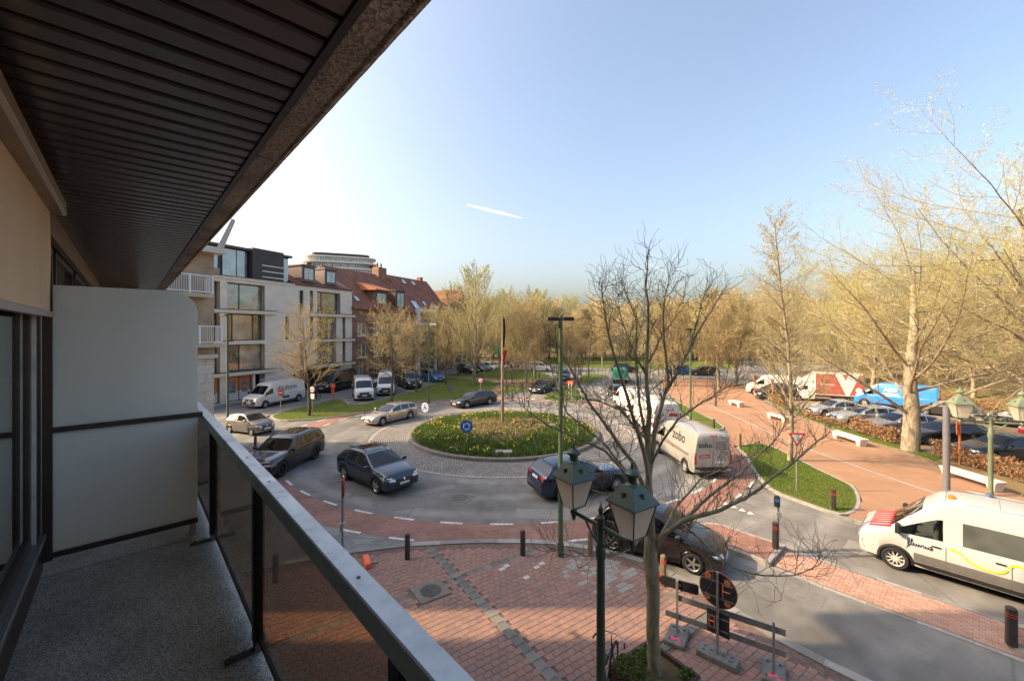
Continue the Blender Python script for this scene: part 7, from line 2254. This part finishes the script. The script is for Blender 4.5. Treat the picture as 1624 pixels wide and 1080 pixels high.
# grey post on the right
p = gp(1501, 786, .08); t = thing('grey_post', 'thick plain grey post behind the bonnet of the utility van', 'post', (p.x, p.y, .08))
MB().lathe([(.13, 0), (.125, 3.9), (.125, 4.1), (.06, 4.12), (.0, 4.13)], 16).build('post', M_GREYP, t, smooth=40); MB().tube([(.05, -.11, 3.75), (.14, -.12, 4.25)], .03, 6).build('bracket', M_GALV, t)
p = gp(1135, 645); t = thing('grey_post', 'dark slim post standing in the red path', 'post', (p.x, p.y, .08))
MB().lathe([(.11, 0), (.10, 1.0), (.07, 1.05), (.06, 3.4), (.0, 3.42)], 12).build('post', plain('dark_post', (.06, .06, .065), .5), t, smooth=40)
for (px, py, lb) in ((741, 596, 'thin dark marker post beside the black parked SUV'), (812, 610, 'thin dark marker post right of the flagpole on the left lawn'), (856, 600, 'thin dark marker post beside the stout pale tree'), (921, 597, 'thin dark marker post on the small lawn between the far arms'), (1000, 590, 'thin dark marker post near the tarpaulin truck')):
    p = gp(px, py); t = thing('bollard', lb, 'bollard', (p.x, p.y, 0), group='thin far marker posts'); MB().lathe([(.07, 0), (.07, .95), (.05, 1.0), (0, 1.01)], 10).build('post', M_BLACKP, t)
# pedestrian signal on the refuge
p = gp(1234, 867, .14); t = thing('traffic_signal', 'small pedestrian signal and box on a slim post on the refuge', 'signal', (p.x, p.y, .14), R(-20))
MB().tube([(0, 0, 0), (0, 0, 1.75)], .035, 8).build('post', M_GREYP, t); hd_ = MB().cbox((-.12, -.08, 1.4), (.05, .08, 1.75), .02).build('signal_head', M_BLACKP, t)
MB().lathe([(0, -.082), (.06, -.082), (.065, -.078)], 14, (-.04, 0, 1.62), axis='y').build('lens', M_BLUE, hd_, fix=False); MB().cbox((-.06, -.07, 1.02), (.09, .07, 1.22), .01).build('push_button_box', M_GALV, t)

# bollards
M_BOLL = plain('bollard_brown', (.035, .028, .026), .6, var=.2, scale=5)
M_BOLW = plain('bollard_wood', (.19, .135, .085), .8, var=.25, scale=6)
def bollard(px, py, label, mat=M_BOLL, h=.82, w=.085, z=.1, sq=False):
    p = gp(px, py, z); t = thing('bollard', label, 'bollard', (p.x, p.y, z), R(-35))
    if sq:
        MB().cbox((-w, -w, 0), (w, w, h), .03).build('post', mat, t)
        for k in range(2): MB().box((-w - .003, -w - .003, h - .22 + .06 * k), (w + .003, w + .003, h - .205 + .06 * k)).build('red_band', M_RED, t)
    else:
        MB().lathe([(w, 0), (w, h - .03), (w * .8, h), (0, h)], 14).build('post', mat, t, smooth=40)
        for k in range(2): MB().lathe([(w + .002, h - .20 + .07 * k), (w + .002, h - .19 + .07 * k)], 14, cap=False).build('red_band', plain('dull_red', (.25, .04, .03), .6), t, fix=False)
bollard(646, 886, 'dark bollard at the kerb, leftmost right of the handrail')
bollard(829, 880, 'dark bollard at the kerb in the middle of the plaza edge')
bollard(936, 881, 'brown wooden bollard between the lamp post and the lantern post', M_BOLW)
bollard(1052, 928, 'square wooden bollard right behind the plaza tree', M_BOLW, .9, .075, sq=True)
bollard(1229, 869, 'dark red banded bollard on the refuge by the signal', M_BOLL, .9, .08, .14, True)
bollard(1322, 808, 'dark bollard at the tip of the right lawn', M_BOLL, .85, .085, .1, True)
bollard(1604, 1022, 'large dark bollard on the nearest refuge at the right edge', M_BOLL, .9, .09, .14, True)
bollard(405, 712, 'dark bollard behind the handrail near the grey hatchback', z=0)
bollard(1132, 682, 'dark bollard behind the greige delivery van', z=.1)
bollard(1173, 708, 'brown bollard at the corner of the right lawn', M_BOLW, .85)
bollard(437, 922, 'dark bollard seen through the smoked glass pane')

# white concrete benches
M_BENCH = plain('white_concrete', (.62, .56, .49), .7, var=.08, scale=3, bump=.15)
def bench(p0, p1, label, w=.55, h=.48):
    d = Vector((p1[0] - p0[0], p1[1] - p0[1], 0)); L = d.length
    t = thing('bench', label, 'bench', (p0[0], p0[1], .09), math.atan2(d.y, d.x))
    m = MB()
    m.add([(0, -w/2, h), (L, -w/2, h), (L, w/2, h), (0, w/2, h), (.12, -w/2 + .03, h - .2), (L - .12, -w/2 + .03, h - .2), (L - .12, w/2 - .03, h - .2), (.12, w/2 - .03, h - .2)], [(0,1,2,3),(7,6,5,4),(0,4,5,1),(1,5,6,2),(2,6,7,3),(3,7,4,0)])
    m.build('seat', M_BENCH, t)
    for (a, b) in ((.06, .5), (L - .5, L - .06)):
        m = MB(); m.add([(a, -w/2+.01, h - .03), (b, -w/2+.01, h - .03), (b, w/2-.01, h - .03), (a, w/2-.01, h - .03), (a + .1, -w/2 + .06, 0), (b - .1, -w/2 + .06, 0), (b - .1, w/2 - .06, 0), (a + .1, w/2 - .06, 0)], [(0,1,2,3),(7,6,5,4),(0,4,5,1),(1,5,6,2),(2,6,7,3),(3,7,4,0)]); m.build('leg', M_BENCH, t)
def gb(a, b, label): p, q_ = gp(*a, .09), gp(*b, .09); bench((p.x, p.y), (q_.x, q_.y), label)
gb((1496, 752), (1590, 782), 'long white concrete bench in front of the beech hedge at the right')
gb((1324, 693), (1372, 709), 'white concrete bench on the path left of the big tree')
gb((1220, 662), (1250, 671), 'white concrete bench behind the slender tree')
gb((1158, 641), (1177, 646), 'small white concrete bench farthest along the red path')

# roadworks: barrier boards and temporary signs on the plaza
M_BOARD = plain('barrier_board', (.30, .28, .26), .6, .1, var=.2, scale=4)
M_BASE = plain('recycled_rubber', (.16, .165, .155), .8, var=.3, scale=8, bump=.3)
M_PINK = plain('pink_spray', (.75, .10, .16), .7)
M_SPRAY = plain('orange_spray', (.60, .20, .08), .7)
b1, b2, b3 = gp(1074, 1012, .1), gp(1138, 1046, .1), gp(1227, 1070, .1)
def foot(par, L, W, h, hollow=True):
    m = MB(); m.cbox((-L/2, -W/2, 0), (L/2, W/2, h), .02); f_ = m.build('foot', M_BASE, par)
    for (x, y) in ((-L*.33, -W*.2), (-L*.33, W*.2), (L*.33, -W*.2), (L*.33, W*.2), (L*.15, 0), (-L*.15, 0)): MB().box((x - .035, y - .022, h + .001), (x + .035, y + .022, h + .004)).build('slot', M_BLACKP, f_)
    return f_
bd = (Vector((b3.x, b3.y)) - Vector((b1.x, b1.y))); bang = math.atan2(bd.y, bd.x); bl = bd.length
br = thing('barrier', 'low grey barrier of two boards on rubber feet at the plaza kerb', 'barrier', (b1.x, b1.y, .1), bang)
for k, x in enumerate((0, bl)):
    po = MB().box((x - .025, -.02, .06), (x + .025, .02, 1.15)).build('post', M_GALV, br)
    m = MB(); m.cbox((x - .23, -.36, 0), (x + .23, .36, .11), .02); f_ = m.build('foot', M_BASE, br)
    for (u, v) in ((-.12, -.22), (.12, -.22), (-.12, .22), (.12, .22), (0, -.13), (0, .13)): MB().box((x + u - .03, v - .04, .111), (x + u + .03, v + .04, .114)).build('slot', M_BLACKP, f_)
    for (u, v, r_) in ((-.06, -.2, .06), (.04, -.16, .05), (.1, -.24, .045)): MB().lathe([(0, .116), (r_, .1145)], 12, (x + u, v, 0)).build('paint_mark', M_PINK, f_, fix=False)
for z in (.52, .98): MB().box((-.28, .02, z - .07), (bl + .22, .045, z + .07)).build('board', M_BOARD, br)
t = thing('road_sign', 'long arrow shaped sign seen from behind on the left barrier post', 'sign', (b1.x - .02, b1.y - .03, .1), bang + R(2))
m = MB(); pts = [(-.48, 1.30), (-.34, 1.18), (.44, 1.18), (.48, 1.22), (.48, 1.38), (.44, 1.42), (-.34, 1.42)]
n = len(pts); m.add([(x, .06, z) for x, z in pts] + [(x, .075, z) for x, z in pts], [tuple(range(n)), tuple(range(2*n-1, n-1, -1))] + [(i, (i+1) % n, n + (i+1) % n, n + i) for i in range(n)])
pl_ = m.build('plate', M_BLACKP, t); MB().box((-.46, .076, 1.19), (.46, .082, 1.41)).build('face', M_RED, pl_); MB().box((-.03, .0, 1.0), (.03, .058, 1.42)).build('clamp', M_GALV, t); MB().lathe([(0, .052), (.035, .052), (.035, .06)], 10, (.06, 0, 1.3), axis='y').build('paint_mark', M_ORANGE, pl_)
def back_letter(par, strokes, x0, z0, k, y, mat):
    for (a, b) in strokes: MB().tube([(x0 + a[0] * k, y, z0 + a[1] * k), (x0 + b[0] * k, y, z0 + b[1] * k)], .017, 5).build('spray_letter', mat, par)
t = thing('road_sign', 'round sign over a square one seen from behind, sprayed with orange letters', 'sign', (b2.x, b2.y, .1), R(-42))
foot(t, .85, .36, .15)
MB().box((-.025, -.025, .1), (.025, .025, 2.0)).build('post', M_GALV, t)
pl_ = MB().lathe([(0, .03), (.40, .03), (.40, .045), (0, .045)], 32, (0, 0, 1.58), axis='y').build('round_plate', plain('sign_back_dark', (.03, .03, .032), .5, var=.3), t)
MB().lathe([(.395, .028), (.41, .03), (.41, .047)], 32, (0, 0, 1.58), axis='y', cap=False).build('rim', plain('faded_red_rim', (.42, .12, .11), .5), pl_, fix=False)
for z in (1.40, 1.76): MB().box((-.33, .012, z - .018), (.33, .03, z + .018)).build('channel', M_GREYP, pl_)
for (x, z, r_) in ((-.22, 1.84, .08), (.20, 1.82, .07), (-.24, 1.36, .08), (.20, 1.34, .07)): MB().lathe([(0, .027), (r_, .0275)], 12, (x, 0, z), axis='y').build('spray_blot', M_SPRAY, pl_, fix=False)
back_letter(pl_, [((0, 0), (0, 1)), ((0, 1), (.62, 1)), ((0, .52), (.5, .52))], .10, 1.44, .30, .024, M_SPRAY)
p2_ = MB().cbox((-.24, .03, .55), (.24, .045, 1.08), .003).build('square_plate', MATS['sign_back_dark'], t)
for z in (.68, .95): MB().box((-.22, .012, z - .016), (.22, .03, z + .016)).build('channel', M_GREYP, p2_)
back_letter(p2_, [((0, 0), (.0, 1)), ((0, 1), (.5, 1)), ((.5, 1), (.5, 0)), ((0, .5), (.5, .5))], -.19, .70, .24, .024, M_SPRAY)

# planter with shrubs round the plaza tree
pp_ = Vector((2.9, 8.55))
pn = thing('planter', 'low brown planter with green shrubs at the foot of the plaza tree', 'planter', (pp_.x, pp_.y, .09), math.atan2(PB.y, PB.x))
m = MB(); o_, i_ = .62, .55
for (a, b) in (((-o_, -o_), (o_, -i_)), ((-o_, i_), (o_, o_)), ((-o_, -i_), (-i_, i_)), ((i_, -i_), (o_, i_))): m.box((a[0], a[1], 0), (b[0], b[1], .62))
m.build('box', plain('corten', (.055, .028, .02), .75, var=.25, scale=5), pn); MB().box((-i_, -i_, .02), (i_, i_, .52)).build('soil', M_SOIL, pn)
pst = MB().box((-.2, -o_ - .012, .18), (.62, -o_ - .002, .60)).build('printed_panel', plain('planter_print', (.16, .17, .18), .4, var=.8, scale=6), pn)
M_SHRUB = leafy('shrub_leaf', [(0, (.045, .09, .018)), (.5, (.10, .17, .035)), (.85, (.19, .24, .06)), (1, (.28, .28, .10))], .5, .25)
def shrub(c, rad, n, name):
    r = np.random.RandomState(int(abs(c[0]) * 97 + n)); d = r.normal(0, 1, (n, 3)); d /= np.linalg.norm(d, axis=1, keepdims=True); d[:, 2] = np.abs(d[:, 2])
    p = np.array(c) + d * (rad * r.uniform(.35, 1.0, n) ** .5)[:, None]
    e1 = r.normal(0, 1, (n, 3)); e1 /= np.linalg.norm(e1, axis=1, keepdims=True); e2 = np.cross(e1, r.normal(0, 1, (n, 3))); e2 /= np.linalg.norm(e2, axis=1, keepdims=True)
    s = r.uniform(.018, .036, n)[:, None]
    v = np.stack([p - e1 * s, p + e2 * s * .5, p + e1 * s, p - e2 * s * .5], 1).reshape(-1, 3)
    o = link(name, np_mesh(name, v, quads=np.arange(n * 4).reshape(-1, 4), mats=[M_SHRUB]), pn)
for (x, y, rr, n) in ((-.38, .35, .34, 1300), (-.5, -.25, .28, 800), (.15, .42, .22, 500), (.5, -.42, .2, 350), (-.1, -.45, .2, 400)): shrub((x, y, .5), rr, n, 'shrub')

# bicycle leaning by the lantern post
bc = thing('bicycle', 'black bicycle parked behind the green lantern post', 'bicycle', (1.95, 8.62, .1), R(62))
M_BIKE = plain('bike_black', (.02, .02, .022), .4, .2)
for x in (-.53, .53):
    w_ = MB(); pts = [(x + .345 * math.cos(a), 0, .345 + .345 * math.sin(a)) for a in np.linspace(0, 2 * math.pi, 33)]; w_.tube(pts, .02, 6, cap=False); wo = w_.build('wheel', M_RUBBER, bc, smooth=60)
    s_ = MB(); [s_.tube([(x, 0, .345), (x + .33 * math.cos(a), 0, .345 + .33 * math.sin(a))], .002, 3) for a in np.linspace(0, 2 * math.pi, 19)[:-1]]; s_.lathe([(.025, -.04), (.025, .04)], 8, (x, 0, .345), axis='y'); s_.build('spokes', M_GALV, wo)
    mg = MB(); mg.tube([(x + .385 * math.cos(a), 0, .345 + .385 * math.sin(a)) for a in np.linspace(R(20), R(160), 12)], .018, 5); mg.build('mudguard', M_BIKE, bc)
fr = MB(); bbp, st_, hd1 = (-.08, 0, .30), (-.22, 0, .78), (.36, 0, .82)
for a, b, r_ in ((bbp, st_, .018), (bbp, (.42, 0, .66), .02), (st_, (.38, 0, .78), .016), (bbp, (-.53, 0, .345), .012), (st_, (-.53, 0, .345), .01), (hd1, (.53, 0, .345), .016), ((.34, 0, .90), (.42, 0, .62), .02)): fr.tube([a, b], r_, 8)
fr.build('frame', M_BIKE, bc); MB().tube([(-.22, 0, .78), (-.26, 0, .95)], .014, 8).build('seat_post', M_GALV, bc); MB().cbox((-.40, -.09, .94), (-.12, .09, 1.0), .03).build('saddle', M_BIKE, bc)
hb = MB(); hb.tube([(.34, 0, .88), (.32, 0, 1.03), (.36, 0, 1.08)], .014, 8); hb.tube([(.20, -.31, 1.05), (.30, -.26, 1.08), (.37, -.1, 1.08), (.37, .1, 1.08), (.30, .26, 1.08), (.20, .31, 1.05)], .013, 8); ho = hb.build('handlebar', M_GALV, bc)
for s in (-1, 1): MB().tube([(.22, s * .30, 1.055), (.10, s * .33, 1.03)], .018, 8).build('grip', M_RUBBER, ho)
MB().lathe([(.09, -.01), (.1, 0), (.09, .01)], 20, (-.08, -.05, .30), axis='y').build('chainring', M_GALV, bc); MB().box((-.5, -.06, .27), (-.0, -.045, .40)).build('chain_guard', M_BIKE, bc)

# fallen orange board and tool at the plaza kerb
p = gp(582, 894, .1); t = thing('orange_board', 'orange plastic board lying at the plaza kerb beside the handrail', 'board', (p.x, p.y, .1), R(-62))
MB().cbox((-.32, -.09, 0), (.32, .09, .16), .02).build('board', plain('signal_orange', (.85, .14, .04), .5), t); MB().tube([(.1, .05, .05), (.2, .32, .06)], .025, 6).build('handle', M_GREYP, t)

# litter bin and bicycles seen far left are hidden; cyclist on the left street
def person_mesh(name, joints, edges, radii, mats, sub=2):
    me = bpy.data.meshes.new(name); me.from_pydata(joints, edges, []); o = bpy.data.objects.new(name, me); COL.objects.link(o)
    sk_ = o.modifiers.new('skin', 'SKIN'); sv = me.skin_vertices[0].data if me.skin_vertices else None
    if sv is None:
        bpy.context.view_layer.objects.active = o; o.select_set(True); bpy.ops.mesh.customdata_skin_add(); sv = me.skin_vertices[0].data
    for i, r_ in enumerate(radii): sv[i].radius = (r_, r_) if not hasattr(r_, '__len__') else r_
    sv[0].use_root = True
    sb_ = o.modifiers.new('sub', 'SUBSURF'); sb_.levels = sub; sb_.render_levels = sub
    dg = bpy.context.evaluated_depsgraph_get(); dg.update()
    out = bpy.data.meshes.new_from_object(o.evaluated_get(dg)); bpy.data.objects.remove(o); out.materials.clear()
    for m_ in mats: out.materials.append(m_)
    out.polygons.foreach_set('use_smooth', [True] * len(out.polygons))
    return out
p = gp(499, 635)
cyb = thing('bicycle', 'dark bicycle ridden by the person with a pale helmet', 'bicycle', (p.x, p.y, 0), math.atan2(-.96, -.27))
for ch_ in list(bc.children):
    o = ch_.copy(); COL.objects.link(o); o.parent = cyb
    for g in ch_.children: g2 = g.copy(); COL.objects.link(g2); g2.parent = o
J = [(-.25, 0, 1.00), (-.20, 0, 1.15), (-.08, 0, 1.42), (-.04, 0, 1.52), (-.25, .11, 1.0), (.08, .12, .82), (-.10, .12, .42), (.02, .12, .36), (-.25, -.11, 1.0), (.16, -.12, .98), (.02, -.12, .58), (.14, -.12, .52), (-.08, .19, 1.40), (.04, .24, 1.20), (.24, .26, 1.10), (-.08, -.19, 1.40), (.04, -.24, 1.20), (.24, -.26, 1.10)]
E = [(0, 1), (1, 2), (2, 3), (0, 4), (4, 5), (5, 6), (6, 7), (0, 8), (8, 9), (9, 10), (10, 11), (2, 12), (12, 13), (13, 14), (2, 15), (15, 16), (16, 17)]
rad = [.15, .14, .15, .06, .10, .075, .05, .045, .10, .075, .05, .045, .07, .05, .035, .07, .05, .035]
M_JEANS = plain('navy_clothes', (.025, .035, .06), .9); M_SKIN = plain('skin', (.50, .30, .22), .6); M_HELM = plain('pale_helmet', (.68, .68, .62), .4)
cy = thing('person', 'person in dark blue clothes and pale helmet riding a bicycle past the black van', 'person', (p.x, p.y, 0), math.atan2(-.96, -.27))
link('body', person_mesh('body', J, E, rad, [M_JEANS]), cy)
hd_ = MB().lathe([(0, -.12), (.05, -.11), (.075, -.05), (.08, .02), (.07, .08), (0, .10)], 14, (0, 0, 1.64)).build('head', M_SKIN, cy, smooth=60)
MB().add([(.07, -.015, 1.62), (.07, .015, 1.62), (.1, 0, 1.61), (.075, 0, 1.655)], [(0, 1, 2), (0, 2, 3), (1, 3, 2), (0, 3, 1)]).build('nose', M_SKIN, hd_); MB().lathe([(.105, .0), (.11, .04), (.09, .11), (.04, .15), (0, .16)], 16, (-.01, 0, 1.66)).build('helmet', M_HELM, hd_, smooth=60)

# contrails high in the sky
q = N('contrail'); v = q.coord('Object')
tr = q.n('ShaderNodeBsdfTransparent'); di = q.n('ShaderNodeBsdfDiffuse'); di.inputs[0].default_value = (.9, .9, .9, 1)
tl = q.n('ShaderNodeBsdfTranslucent'); tl.inputs[0].default_value = (.9, .9, .9, 1); ad = q.n('ShaderNodeAddShader'); q.l(di.outputs[0], ad.inputs[0]); q.l(tl.outputs[0], ad.inputs[1])
lw = q.n('ShaderNodeLayerWeight'); lw.inputs[0].default_value = .35
mx = q.n('ShaderNodeMixShader'); inv = q.n('ShaderNodeMath', operation='SUBTRACT'); inv.inputs[0].default_value = 1.0; q.l(lw.outputs[1], inv.inputs[1])
ml = q.n('ShaderNodeMath', operation='MULTIPLY'); q.l(inv.outputs[0], ml.inputs[0]); q.l(q.ramp(q.noise(v, .02, 4), [(.3, (.02,) * 3), (.7, (.34,) * 3)]), ml.inputs[1])
q.l(ml.outputs[0], mx.inputs[0]); q.l(tr.outputs[0], mx.inputs[1]); q.l(ad.outputs[0], mx.inputs[2]); q.l(mx.outputs[0], q.out.inputs[0]); M_CON = q.m
for (a, b, r_, lb) in (((741, 325), (828, 346), 16, 'short bright contrail in the middle of the sky'), ((430, 322), (478, 332), 7, 'faint thin contrail above the left roofs'), ((1025, 418), (1062, 433), 7, 'faint contrail behind the top of the plaza tree')):
    A, B = at(a[0], a[1], 4200), at(b[0], b[1], 4200); c0 = (A + B) / 2
    m = MB(); P_ = [A.lerp(B, k / 12) - c0 for k in range(13)]; m.tube(P_, [max(1.0, r_ * (.12 + .88 * math.sin(math.pi * min(1, (k / 12) * .8 + .12)))) for k in range(13)], 10)
    o = m.build('contrail', M_CON, smooth=80, loc=tuple(c0)); tag(o, lb, None, kind='structure')
